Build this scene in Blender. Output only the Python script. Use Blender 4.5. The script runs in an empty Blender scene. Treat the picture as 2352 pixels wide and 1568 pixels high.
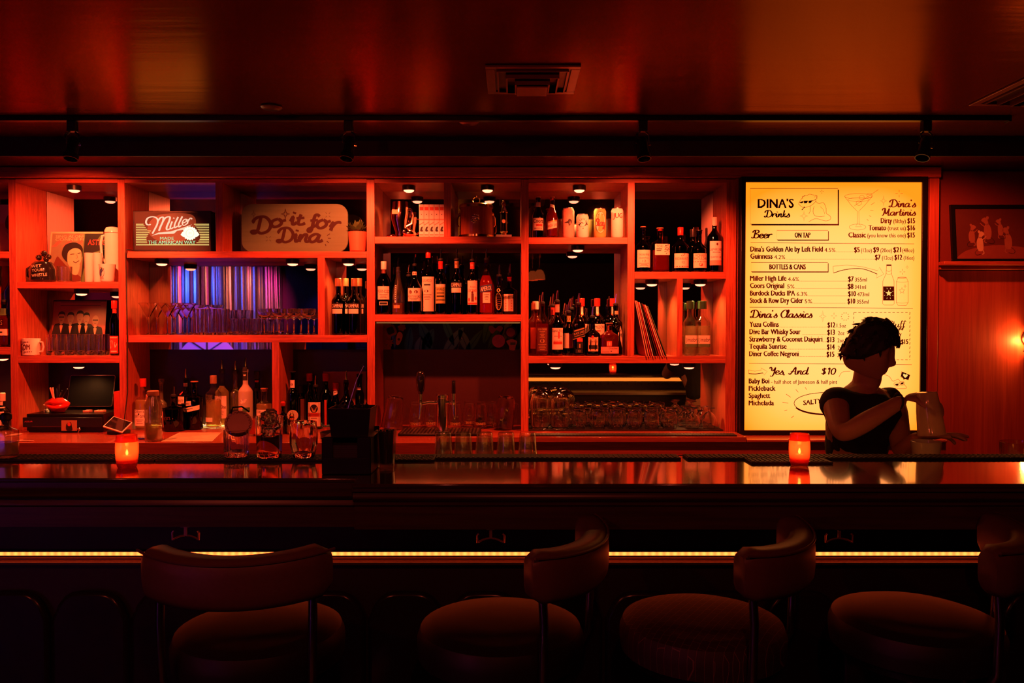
import bpy, bmesh, math, random
from math import sin, cos, pi, radians, sqrt, atan2
from mathutils import Vector, Matrix, noise
random.seed(7)
SC = bpy.context.scene
COL = SC.collection
# ------------------------------------------------------------------ camera, world, exposure
F = 28.0 / 36.0 * 2352          # focal length in pixels of the 2352x1568 frame
HCAM = 1.51
PITCH = radians(1.22)
cam_data = bpy.data.cameras.new('camera'); cam_data.lens = 28.0; cam_data.sensor_width = 36.0
cam_data.clip_start = 0.02
cam = bpy.data.objects.new('camera', cam_data); COL.objects.link(cam)
cam.location = (0, 0, HCAM); cam.rotation_euler = (pi / 2 - PITCH, 0, 0)
SC.camera = cam
SC.view_settings.view_transform = 'Standard'; SC.view_settings.look = 'None'
SC.view_settings.exposure = 0.0; SC.view_settings.gamma = 1.0; SC.view_settings.use_curve_mapping = False
SC.cycles.max_bounces = 32; SC.cycles.transparent_max_bounces = 40; SC.cycles.transmission_bounces = 28
SC.cycles.glossy_bounces = 6; SC.cycles.diffuse_bounces = 4
SC.cycles.caustics_reflective = False; SC.cycles.caustics_refractive = False
SC.cycles.sample_clamp_indirect = 3.0; SC.cycles.use_denoising = True
SC.cycles.blur_glossy = 0.6
W = bpy.data.worlds.new('world'); SC.world = W; W.use_nodes = True
W.node_tree.nodes['Background'].inputs[0].default_value = (0.9, 0.06, 0.16, 1)
W.node_tree.nodes['Background'].inputs[1].default_value = 0.004

RED = (1.0, 0.098, 0.028)
WARM = (1.0, 0.34, 0.09)
def light(name, kind, loc, energy, color, **kw):
    d = bpy.data.lights.new(name, kind); d.energy = energy; d.color = color
    aim = kw.pop('aim', None)
    for k, v in kw.items(): setattr(d, k, v)
    o = bpy.data.objects.new(name, d); COL.objects.link(o); o.location = loc
    if aim is not None:
        o.rotation_euler = (Vector(aim) - Vector(loc)).to_track_quat('-Z', 'Y').to_euler()
    return o
# the ceiling track's four spots: red-gelled, aimed at the shelves
YTR = 3.76
SPOTS = [(172, -2.45, 158), (803, -.92, 126), (1475, .70, 138), (2122, 2.35, 44)]
SPOT_Z = 2.285
for _px, _ax, _e in SPOTS:
    _x = (_px - 1176) * YTR / F
    light('track_spot_light', 'SPOT', (_x + (_ax - _x) * .10, YTR + .045, SPOT_Z), _e, RED, aim=(_ax, 4.62, 1.36),
          spot_size=radians(108), spot_blend=.55, shadow_soft_size=.02)
# the stage at the far left behind the camera, seen in the mirrors
light('stage_light_blue', 'SPOT', (-5.9, -1.3, 2.2), 190, (.04, .10, 1), aim=(-4.6, -2.7, 1.55), spot_size=radians(58), shadow_soft_size=.12)
light('stage_light_pink', 'SPOT', (-3.0, -1.3, 2.2), 620, (1, .04, .30), aim=(-4.4, -2.7, 1.6), spot_size=radians(58), shadow_soft_size=.12)
light('stage_light_orange', 'SPOT', (-3.6, -1.0, 2.3), 640, (1, .22, .08), aim=(-4.5, -2.7, 1.6), spot_size=radians(52), shadow_soft_size=.12)
light('stage_light_violet', 'SPOT', (-2.7, -1.8, 2.0), 30, (.12, .08, 1), aim=(-2.75, -3.1, 1.3), spot_size=radians(60), shadow_soft_size=.08)

FILL_XY = [(.155, -.30), (-1.74, -.30)]      # two added red fill spots that brighten the stool backs
for _x, _y in FILL_XY: light('fillspot', 'SPOT', (_x, _y, 2.462), 24, (1, .10, .05), aim=(_x * .4 + .25, 2.1, .9), spot_size=radians(100), spot_blend=.6, shadow_soft_size=.03)

# ------------------------------------------------------------------ pixel -> point
_ct, _st = cos(PITCH), sin(PITCH)
def at(px, py, Y):
    u = (px - 1176) / F; v = -(py - 784) / F
    d = Vector((u, _ct + v * _st, -_st + v * _ct)); t = Y / d.y
    return Vector((d.x * t, Y, HCAM + d.z * t))
def X(px, Y, py=745): return at(px, py, Y).x
def Z(py, Y): return at(1176, py, Y).z
YF = 4.47        # front plane of the shelving
YM = 4.765       # mirror plane
# ------------------------------------------------------------------ materials
MATS = {}
def M(name, color=(.5, .5, .5), rough=.5, metal=0.0, emit=None, estr=1.0, var=.10, scale=40, bump=0.0, trans=0, ior=1.45, spec=.5, alpha=1, coat=0):
    if name in MATS: return MATS[name]
    m = bpy.data.materials.new(name); m.use_nodes = True; nt = m.node_tree; n = nt.nodes; b = n['Principled BSDF']
    tc = n.new('ShaderNodeTexCoord'); nz = n.new('ShaderNodeTexNoise'); nz.inputs['Scale'].default_value = scale
    nt.links.new(tc.outputs['Object'], nz.inputs['Vector'])
    mx = n.new('ShaderNodeMix'); mx.data_type = 'RGBA'
    mx.inputs['A'].default_value = (*[max(0, c * (1 - var)) for c in color], 1); mx.inputs['B'].default_value = (*[min(1, c * (1 + var)) for c in color], 1)
    nt.links.new(nz.outputs['Fac'], mx.inputs['Factor']); nt.links.new(mx.outputs['Result'], b.inputs['Base Color'])
    b.inputs['Roughness'].default_value = rough; b.inputs['Metallic'].default_value = metal
    b.inputs['Specular IOR Level'].default_value = spec; b.inputs['Transmission Weight'].default_value = trans; b.inputs['IOR'].default_value = ior
    b.inputs['Alpha'].default_value = alpha; b.inputs['Coat Weight'].default_value = coat; b.inputs['Coat Roughness'].default_value = .05
    if emit: b.inputs['Emission Color'].default_value = (*emit, 1); b.inputs['Emission Strength'].default_value = estr
    if bump:
        bp = n.new('ShaderNodeBump'); bp.inputs['Strength'].default_value = bump; bp.inputs['Distance'].default_value = .002
        nt.links.new(nz.outputs['Fac'], bp.inputs['Height']); nt.links.new(bp.outputs['Normal'], b.inputs['Normal'])
    MATS[name] = m; return m
def wood(name, c0, c1, axis='Z', rough=.42, scale=9, coat=0, bump=.15, rvar=0):
    m = bpy.data.materials.new(name); m.use_nodes = True; nt = m.node_tree; n = nt.nodes; b = n['Principled BSDF']
    tc = n.new('ShaderNodeTexCoord'); mp = n.new('ShaderNodeMapping')
    s = {'X': (.6, 14, 14), 'Y': (14, .6, 14), 'Z': (14, 14, .6)}[axis]
    mp.inputs['Scale'].default_value = s
    nt.links.new(tc.outputs['Object'], mp.inputs['Vector'])
    nz = n.new('ShaderNodeTexNoise'); nz.inputs['Scale'].default_value = scale; nz.inputs['Detail'].default_value = 6; nz.inputs['Roughness'].default_value = .65; nz.inputs['Distortion'].default_value = .6
    nt.links.new(mp.outputs['Vector'], nz.inputs['Vector'])
    cr = n.new('ShaderNodeValToRGB'); cr.color_ramp.elements[0].position = .35; cr.color_ramp.elements[1].position = .68
    cr.color_ramp.elements[0].color = (*c0, 1); cr.color_ramp.elements[1].color = (*c1, 1)
    nt.links.new(nz.outputs['Fac'], cr.inputs['Fac']); nt.links.new(cr.outputs['Color'], b.inputs['Base Color'])
    b.inputs['Roughness'].default_value = rough; b.inputs['Coat Weight'].default_value = coat; b.inputs['Coat Roughness'].default_value = .06
    bp = n.new('ShaderNodeBump'); bp.inputs['Strength'].default_value = bump; bp.inputs['Distance'].default_value = .001
    nt.links.new(nz.outputs['Fac'], bp.inputs['Height']); nt.links.new(bp.outputs['Normal'], b.inputs['Normal'])
    MATS[name] = m; return m
def thin_glass(name, tint=(.97, .97, .97), gloss=(1, 1, 1), ior=1.5, edge=(.72, .68, .66), diff=None, dfac=0.0, rg=.06):
    """thin-walled glass: clear face-on, darker and more reflective towards its edges"""
    m = bpy.data.materials.new(name); m.use_nodes = True; nt = m.node_tree; n = nt.nodes
    n.remove(n['Principled BSDF']); out = n['Material Output']
    lw = n.new('ShaderNodeLayerWeight'); lw.inputs['Blend'].default_value = .35
    mx = n.new('ShaderNodeMix'); mx.data_type = 'RGBA'; mx.inputs['A'].default_value = (*tint, 1); mx.inputs['B'].default_value = (*[t * e for t, e in zip(tint, edge)], 1)
    nt.links.new(lw.outputs['Facing'], mx.inputs['Factor'])
    tr = n.new('ShaderNodeBsdfTransparent'); nt.links.new(mx.outputs['Result'], tr.inputs['Color'])
    body = tr
    if dfac > 0:
        df = n.new('ShaderNodeBsdfTranslucent'); df.inputs['Color'].default_value = (*diff, 1)
        d2 = n.new('ShaderNodeBsdfDiffuse'); d2.inputs['Color'].default_value = (*diff, 1)
        ms0 = n.new('ShaderNodeMixShader'); ms0.inputs[0].default_value = .5
        nt.links.new(df.outputs[0], ms0.inputs[1]); nt.links.new(d2.outputs[0], ms0.inputs[2])
        ms1 = n.new('ShaderNodeMixShader'); ms1.inputs[0].default_value = dfac
        nt.links.new(tr.outputs[0], ms1.inputs[1]); nt.links.new(ms0.outputs[0], ms1.inputs[2]); body = ms1
    gl = n.new('ShaderNodeBsdfGlossy'); gl.inputs['Color'].default_value = (*gloss, 1); gl.inputs['Roughness'].default_value = rg
    nz = n.new('ShaderNodeTexNoise'); nz.inputs['Scale'].default_value = 70; tc = n.new('ShaderNodeTexCoord'); nt.links.new(tc.outputs['Object'], nz.inputs['Vector'])
    bp = n.new('ShaderNodeBump'); bp.inputs['Strength'].default_value = .08; bp.inputs['Distance'].default_value = .003; nt.links.new(nz.outputs['Fac'], bp.inputs['Height'])
    nt.links.new(bp.outputs['Normal'], gl.inputs['Normal'])
    fr = n.new('ShaderNodeFresnel'); ge = n.new('ShaderNodeNewGeometry'); mr = n.new('ShaderNodeMapRange'); mr.inputs['To Min'].default_value = ior; mr.inputs['To Max'].default_value = 1 / ior
    nt.links.new(ge.outputs['Backfacing'], mr.inputs['Value']); nt.links.new(mr.outputs['Result'], fr.inputs['IOR'])
    ms = n.new('ShaderNodeMixShader'); nt.links.new(fr.outputs[0], ms.inputs[0]); nt.links.new(body.outputs[0], ms.inputs[1]); nt.links.new(gl.outputs[0], ms.inputs[2])
    nt.links.new(ms.outputs[0], out.inputs['Surface']); MATS[name] = m; return m

wood('shelf_wood_v', (.33, .055, .028), (.66, .14, .065), 'Z', scale=11)
wood('shelf_wood_h', (.34, .058, .03), (.70, .15, .068), 'X', scale=11)
wood('shelf_wood_y', (.34, .06, .03), (.50, .10, .05), 'Z')
wood('panel_wood', (.40, .055, .025), (.60, .10, .045), 'Z', scale=3.5, rough=.5, bump=.25)
wood('bar_wood', (.045, .02, .012), (.09, .04, .022), 'X', rough=.12, coat=1.0, bump=.06, scale=2.5)
wood('bar_front_wood', (.05, .026, .022), (.09, .045, .036), 'X', rough=.30, bump=.08, scale=5)
wood('counter_wood', (.30, .05, .025), (.46, .085, .04), 'X', rough=.25, coat=.3)
wood('bucket_wood', (.40, .09, .04), (.65, .18, .07), 'Z', rough=.3, scale=6)
wood('plywood_sign', (.11, .19, .10), (.13, .22, .12), 'X', rough=.6, scale=4)
M('black_plastic', (.012, .011, .012), .35); M('black_rubber', (.02, .018, .018), .6, bump=.6, scale=300)
M('black_metal', (.02, .018, .018), .32, .6); M('chrome', (.85, .82, .8), .12, 1); M('brass', (.85, .55, .22), .16, 1); M('gold', (.9, .6, .22), .2, 1)
M('steel', (.6, .57, .55), .28, 1); M('dark_paint', (.03, .014, .014), .45); M('black_panel', (.02, .008, .010), .4)
M('mirror_silver', (.62, .60, .60), .015, 1, var=.02)
M('cream_paper', (.86, .78, .60), .6, var=.04); M('white_paper', (.90, .86, .80), .6, var=.04); M('tan_paper', (.70, .50, .30), .6); M('red_paper', (.65, .06, .04), .5)
M('black_ink', (.015, .012, .012), .6); M('brown_ink', (.13, .03, .02), .6); M('red_ink', (.55, .05, .03), .6); M('green_paper', (.10, .20, .07), .6); M('olive_paper', (.45, .42, .12), .6)
M('gold_ink', (.75, .48, .16), .4, .4); M('blue_ink', (.05, .08, .2), .6); M('pink_paper', (.75, .35, .28), .6); M('green_ink', (.06, .16, .06), .6); M('violet_paper', (.40, .10, .22), .6)
M('ceramic_white', (.88, .82, .76), .2, var=.03, coat=.4); M('ceramic_black', (.015, .012, .014), .1, coat=.8); M('ceramic_red', (.75, .03, .02), .08, coat=1.0, var=.02); M('ceramic_terracotta', (.70, .18, .10), .5)
M('cap_red', (.55, .03, .02), .3); M('cap_black', (.02, .016, .016), .3); M('cap_gold', (.75, .42, .18), .3, .7); M('cap_white', (.82, .74, .66), .4); M('cap_green', (.03, .10, .04), .3); M('cap_wood', (.35, .16, .08), .5)
M('leaf_green', (.07, .13, .04), .5, var=.4); M('skin', (.56, .28, .17), .5, var=.06); M('hair', (.018, .011, .010), .55, var=.3, scale=120); M('tshirt', (.018, .015, .017), .85, bump=.3, scale=200); M('denim', (.03, .035, .06), .8)
M('vinyl_seat', (.13, .06, .055), .45, var=.15, bump=.2, scale=90); M('sign_dark', (.03, .010, .009), .7); M('seat_dark', (.012, .007, .007), .5, var=.2); M('woven_seat', (.05, .03, .028), .7); M('chair_steel', (.45, .40, .40), .22, 1)
M('tin_pale', (.80, .66, .52), .34, .8); M('ice', (.9, .9, .9), .15, trans=.0, alpha=.5); M('towel', (.7, .6, .5), .8)
thin_glass('glass_clear', (.96, .95, .94)); thin_glass('glass_cut', (.95, .92, .90), ior=2.15, edge=(.62, .55, .52), diff=(.9, .8, .7), dfac=.045, rg=.11); thin_glass('glass_amber', (.75, .30, .10)); M('glass_heavy', (1, .98, .96), .0, trans=1, ior=1.5, var=0); thin_glass('glass_brown', (.10, .035, .02)); thin_glass('glass_green', (.05, .09, .03)); thin_glass('glass_black', (.012, .01, .01))
thin_glass('glass_red', (1, .45, .28), edge=(.8, .35, .25), diff=(1, .35, .18), dfac=.5); thin_glass('glass_frost', (.8, .8, .78), diff=(.9, .88, .82), dfac=.75)
thin_glass('liquid_clear', (.93, .90, .80), diff=(.9, .8, .45), dfac=.16, ior=1.33); thin_glass('liquid_amber', (.62, .20, .05), diff=(.7, .2, .05), dfac=.3, ior=1.33)
thin_glass('liquid_red', (.55, .05, .03), diff=(.7, .07, .04), dfac=.35, ior=1.33); thin_glass('liquid_orange', (.9, .28, .10), diff=(.95, .25, .10), dfac=.5, ior=1.33); thin_glass('liquid_dark', (.10, .02, .012), ior=1.33)
thin_glass('liquid_drink', (.85, .60, .30), diff=(1, .85, .55), dfac=.9, ior=1.33); thin_glass('liquid_yellow', (.9, .75, .4), diff=(.9, .75, .35), dfac=.35, ior=1.33)
def mirror_glass(name, c, r): return M(name, c, r, 1, var=.1, scale=6)
mirror_glass('boot_mirror', (.85, .35, .25), .1)
def emat(name, c, s):
    m = M(name, (.02, .02, .02), .5, emit=c, estr=s); return m
emat('puck_lens', (1, .19, .10), 5.5); emat('flame', (1, .62, .22), 30); emat('led_amber', (1, .42, .08), 5.0); emat('led_warm', (1, .40, .10), 24)
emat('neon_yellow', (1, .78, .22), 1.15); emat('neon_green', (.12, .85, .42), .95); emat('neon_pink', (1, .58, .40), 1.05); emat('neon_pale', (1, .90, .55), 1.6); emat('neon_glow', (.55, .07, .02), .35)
# ------------------------------------------------------------------ mesh builder
class MB:
    def __init__(s): s.v = []; s.f = []; s.m = []
    def add(s, vs, fs, m=0):
        o = len(s.v); s.v += [tuple(p) for p in vs]; s.f += [tuple(i + o for i in f) for f in fs]; s.m += [m] * len(fs); return s
    def box(s, x0, x1, y0, y1, z0, z1, m=0):
        return s.add([(x0, y0, z0), (x1, y0, z0), (x1, y1, z0), (x0, y1, z0), (x0, y0, z1), (x1, y0, z1), (x1, y1, z1), (x0, y1, z1)],
                     [(3, 2, 1, 0), (4, 5, 6, 7), (0, 1, 5, 4), (1, 2, 6, 5), (2, 3, 7, 6), (3, 0, 4, 7)], m)
    def lathe(s, prof, seg=20, m=0, cx=0, cy=0, rf=None, mat=None, cap=True):
        if not cap and prof[-1][0] > 1e-6 and prof[0][0] > 1e-6: prof = list(prof) + [prof[0]]      # close the rim
        vs = []; fs = []; n = len(prof)
        for (r, z) in prof:
            for k in range(seg):
                a = 2 * pi * k / seg; q = r * (rf(a, z, r) if rf else 1)
                p = Vector((cx + q * cos(a), cy + q * sin(a), z)); vs.append(mat @ p if mat else p)
        for i in range(n - 1):
            for k in range(seg):
                k2 = (k + 1) % seg; fs.append((i * seg + k, i * seg + k2, (i + 1) * seg + k2, (i + 1) * seg + k))
        if cap and prof[0][0] > 1e-6: fs.append(tuple(range(seg - 1, -1, -1)))
        if cap and prof[-1][0] > 1e-6: fs.append(tuple((n - 1) * seg + k for k in range(seg)))
        return s.add(vs, fs, m)
    def tube(s, pts, r, seg=8, m=0, closed=False):
        pts = [Vector(p) for p in pts]; n = len(pts); rs = r if isinstance(r, (list, tuple)) else [r] * n
        vs = []; fs = []; up = None
        for i, p in enumerate(pts):
            a = pts[(i + 1) % n] if (closed or i < n - 1) else p; b = pts[i - 1] if (closed or i > 0) else p
            t = (a - b).normalized()
            if up is None: up = t.orthogonal().normalized()
            up = (up - t * up.dot(t)); up = up.normalized() if up.length > 1e-6 else t.orthogonal().normalized()
            w = t.cross(up)
            for k in range(seg):
                an = 2 * pi * k / seg; vs.append(p + (up * cos(an) + w * sin(an)) * rs[i])
        for i in range(n if closed else n - 1):
            j = (i + 1) % n
            for k in range(seg):
                k2 = (k + 1) % seg; fs.append((i * seg + k, i * seg + k2, j * seg + k2, j * seg + k))
        if not closed: fs.append(tuple(range(seg - 1, -1, -1))); fs.append(tuple((n - 1) * seg + k for k in range(seg)))
        return s.add(vs, fs, m)
    def prism(s, poly, y0, y1, m=0, fn=None):
        """poly of (x,z), extruded along y"""
        n = len(poly); vs = [(x, y0, z) for x, z in poly] + [(x, y1, z) for x, z in poly]
        if fn: vs = [fn(*p) for p in vs]
        fs = [tuple(range(n)), tuple(range(2 * n - 1, n - 1, -1))] + [(i, n + i, n + (i + 1) % n, (i + 1) % n) for i in range(n)]
        return s.add(vs, fs, m)
    def ball(s, c, r, m=0, su=14, sv=10, sc=(1, 1, 1), fn=None):
        vs = []; fs = []
        for j in range(1, sv):
            ph = -pi / 2 + pi * j / sv
            for i in range(su):
                a = 2 * pi * i / su; q = Vector((cos(ph) * cos(a) * sc[0], cos(ph) * sin(a) * sc[1], sin(ph) * sc[2])) * r
                if fn: q = fn(q)
                vs.append(Vector(c) + q)
        lo = Vector((0, 0, -r * sc[2])); hi = Vector((0, 0, r * sc[2]))
        if fn: lo, hi = fn(lo), fn(hi)
        vs += [Vector(c) + lo, Vector(c) + hi]; L = len(vs) - 2
        for j in range(sv - 2):
            for i in range(su):
                i2 = (i + 1) % su; fs.append((j * su + i, j * su + i2, (j + 1) * su + i2, (j + 1) * su + i))
        for i in range(su):
            i2 = (i + 1) % su; fs.append((L, i2, i)); fs.append((L + 1, (sv - 2) * su + i, (sv - 2) * su + i2))
        return s.add(vs, fs, m)
    def build(s, name, mats, parent=None, smooth=True, bevel=0, loc=None, ang=38):
        me = bpy.data.meshes.new(name); me.from_pydata(s.v, [], s.f); me.update()
        if not isinstance(mats, (list, tuple)): mats = [mats]
        for m in mats: me.materials.append(MATS[m])
        if len(mats) > 1: me.polygons.foreach_set('material_index', s.m)
        if smooth:
            me.polygons.foreach_set('use_smooth', [True] * len(me.polygons)); me.set_sharp_from_angle(angle=radians(ang))
        o = bpy.data.objects.new(name, me); COL.objects.link(o)
        if parent: o.parent = parent
        if loc is not None: o.location = loc
        if bevel:
            bv = o.modifiers.new('bevel', 'BEVEL'); bv.width = bevel; bv.segments = 2; bv.limit_method = 'ANGLE'; bv.angle_limit = radians(50)
        return o
def thing(name, label, cat, loc=(0, 0, 0), group=None, rz=0):
    o = bpy.data.objects.new(name, None); COL.objects.link(o); o.location = loc; o.rotation_euler = (0, 0, rz); o.empty_display_size = .03
    return tag(o, label, cat, group)
def tag(o, label, cat, group=None, kind=None):
    o['label'] = label; o['category'] = cat
    if group: o['group'] = group
    if kind: o['kind'] = kind
    return o
def structure(o, label=None):
    o['kind'] = 'structure'
    if label: o['label'] = label
    return o
def dup(root, loc, label=None, rz=None, group=None):
    r = root.copy(); COL.objects.link(r); r.location = loc
    if rz is not None: r.rotation_euler = (0, 0, rz)
    if label: r['label'] = label
    if group: r['group'] = group
    for ch in list(root.children):
        c = ch.copy(); COL.objects.link(c); c.parent = r
        for g in list(ch.children):
            d = g.copy(); COL.objects.link(d); d.parent = c
    return r
# ------------------------------------------------------------------ flat printing: text, script, lines, shapes in pixel units
_GL = {}; CAPH = [None]
def glyphs(s, bold):
    k = (s, bold)
    if k in _GL: return _GL[k]
    c = bpy.data.curves.new('text_source', 'FONT'); c.body = s; c.size = 1; c.resolution_u = 2; c.offset = bold; c.fill_mode = 'FRONT'
    o = bpy.data.objects.new('text_source', c); me = o.to_mesh()
    vs = [(v.co.x, v.co.y) for v in me.vertices]; fs = [tuple(p.vertices) for p in me.polygons]
    o.to_mesh_clear(); bpy.data.objects.remove(o); bpy.data.curves.remove(c)
    x0 = min((v[0] for v in vs), default=0); x1 = max((v[0] for v in vs), default=1)
    if CAPH[0] is None and s != 'H': CAPH[0] = 1; CAPH[0] = glyphs('H', 0)[3]
    ch = CAPH[0] or 1
    _GL[k] = ([((x - x0) / max(1e-6, x1 - x0), y / ch) for x, y in vs], fs, (x1 - x0) / ch, max((v[1] for v in vs), default=1)); return _GL[k]
def spline(pts, n=5, closed=False):
    P = [Vector((p[0], p[1])) for p in pts]; out = []; N = len(P)
    if N < 3: return [tuple(p) for p in P]
    for i in range(N if closed else N - 1):
        if closed: a, b, c, d = P[i - 1], P[i], P[(i + 1) % N], P[(i + 2) % N]
        else: a, b, c, d = P[max(0, i - 1)], P[i], P[i + 1], P[min(N - 1, i + 2)]
        for k in range(n):
            t = k / n; out.append(tuple(.5 * ((2 * b) + (c - a) * t + (2 * a - 5 * b + 4 * c - d) * t * t + (3 * b - a - 3 * c + d) * t ** 3)))
    if not closed: out.append(tuple(P[-1]))
    return out
SCRIPT = {
 'a': ([[(.95, .85), (.6, 1.02), (.15, .7), (.05, .3), (.28, .0), (.65, .2), (.95, .85)], [(1.0, 1.0), (.85, .35), (.97, .02), (1.3, .25)]], 1.2),
 'i': ([[(0, .38), (.26, 1.0), (.2, .3), (.34, .0), (.66, .28)], [(.34, 1.38), (.40, 1.60)]], .60),
 'n': ([[(0, .4), (.22, .98), (.08, 0)], [(.14, .3), (.5, .95), (.76, .92), (.66, .3), (.8, 0), (1.12, .25)]], 1.02),
 'o': ([[(.55, 1.02), (.15, .75), (.06, .28), (.35, 0), (.75, .28), (.8, .75), (.55, 1.02)], [(.62, .88), (.85, .75), (1.15, .88)]], 1.05),
 's': ([[(-.05, .2), (.4, .6), (.6, 1.1), (.56, .85), (.76, .4), (.6, .05), (.25, -.02), (.1, .14)]], .86),
 'r': ([[(0, .4), (.25, 1.0), (.14, .45), (.06, 0)], [(.16, .45), (.4, .88), (.72, 1.02), (.74, .82)]], .80),
 't': ([[(.34, 1.8), (.16, .5), (.22, .03), (.48, .02), (.7, .25)], [(-.02, 1.12), (.62, 1.2)]], .6),
 'e': ([[(.08, .42), (.55, .6), (.72, .86), (.45, 1.03), (.12, .7), (.08, .25), (.36, 0), (.7, .12), (.95, .35)]], .84),
 'l': ([[(.03, .38), (.45, 1.5), (.45, 2.0), (.27, 1.8), (.12, .6), (.22, .03), (.58, .25)]], .5),
 'c': ([[(.74, .78), (.5, 1.03), (.15, .75), (.06, .3), (.32, 0), (.66, .1), (.9, .35)]], .8),
 'd': ([[(.95, .85), (.6, 1.02), (.15, .7), (.05, .3), (.28, .0), (.65, .2), (.95, .85)], [(1.18, 2.0), (.9, .4), (.99, .02), (1.3, .25)]], 1.2),
 'u': ([[(0, .4), (.2, 1), (.1, .35), (.3, 0), (.65, .3), (.82, 1)], [(.84, 1.02), (.72, .28), (.86, 0), (1.15, .25)]], 1.05),
 'y': ([[(0, .4), (.2, 1), (.1, .35), (.3, 0), (.65, .3), (.82, 1)], [(.84, 1.02), (.62, -.3), (.3, -.85), (.1, -.55), (.6, -.1), (1.1, .3)]], 1.05),
 'f': ([[(.8, 1.7), (.58, 2.02), (.38, 1.6), (.2, -.5), (0, -.9), (-.08, -.5), (.35, -.02), (.65, .25)], [(.05, 1.0), (.68, 1.08)]], .66),
 'k': ([[(.42, 2.0), (.12, 0)], [(.75, 1.0), (.25, .5), (.55, .35), (.66, .02), (1.0, .25)]], .92),
 'D': ([[(.78, 1.95), (.55, .35), (.2, 0), (.0, .22), (.4, .3), (.9, .0), (1.55, .35), (1.72, 1.2), (1.2, 1.95), (.5, 1.92), (.1, 1.5), (.22, 1.28)]], 1.8),
 'B': ([[(.7, 1.9), (.45, .3), (.15, 0), (-.05, .25)], [(.1, 1.4), (.5, 1.95), (1.2, 1.95), (1.33, 1.5), (.75, 1.05), (1.32, .85), (1.3, .25), (.8, 0), (.4, .25)]], 1.5),
 'M': ([[(.1, 1.4), (.3, 1.9), (.7, 1.95), (.45, .3), (.1, 0)], [(.75, 1.95), (.95, .4), (1.65, 1.95)], [(1.65, 1.95), (1.45, .3), (1.6, .0), (1.95, .25)]], 1.9),
 'C': ([[(1.3, 1.5), (1.2, 1.95), (.7, 1.9), (.15, 1.2), (.1, .5), (.45, 0), (.95, .1), (1.25, .4)]], 1.2),
 'Y': ([[(0, 1.6), (.3, 1.95), (.5, 1.6), (.5, 1.1), (.8, 1.0), (1.25, 1.9)], [(1.25, 1.9), (.95, .2), (.6, -.5), (.2, -.4)]], 1.25),
 'A': ([[(-.1, .3), (.2, 0), (.6, .6), (1.3, 1.95), (1.25, .3), (1.4, 0), (1.75, .25)], [(.3, .75), (1.35, .8)]], 1.65),
 'S': ([[(1.0, 1.6), (.85, 1.97), (.35, 1.8), (.35, 1.3), (.8, .9), (.8, .3), (.4, 0), (0, .3)]], 1.0),
 '$': ([[(.9, 1.5), (.75, 1.75), (.3, 1.65), (.3, 1.2), (.7, .8), (.7, .35), (.35, .15), (.05, .4)], [(.62, 2.0), (.4, -.1)]], 1.05),
 '1': ([[(.2, 1.5), (.55, 1.92), (.35, 0)]], .75), '0': ([[(.65, 1.92), (.2, 1.4), (.1, .5), (.4, 0), (.8, .5), (.92, 1.4), (.65, 1.92)]], 1.05),
 "'": ([[(.18, 2.0), (.08, 1.6)]], .4), ',': ([[(.1, .15), (0, -.3)]], .35), ' ': ([], .7)}
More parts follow.
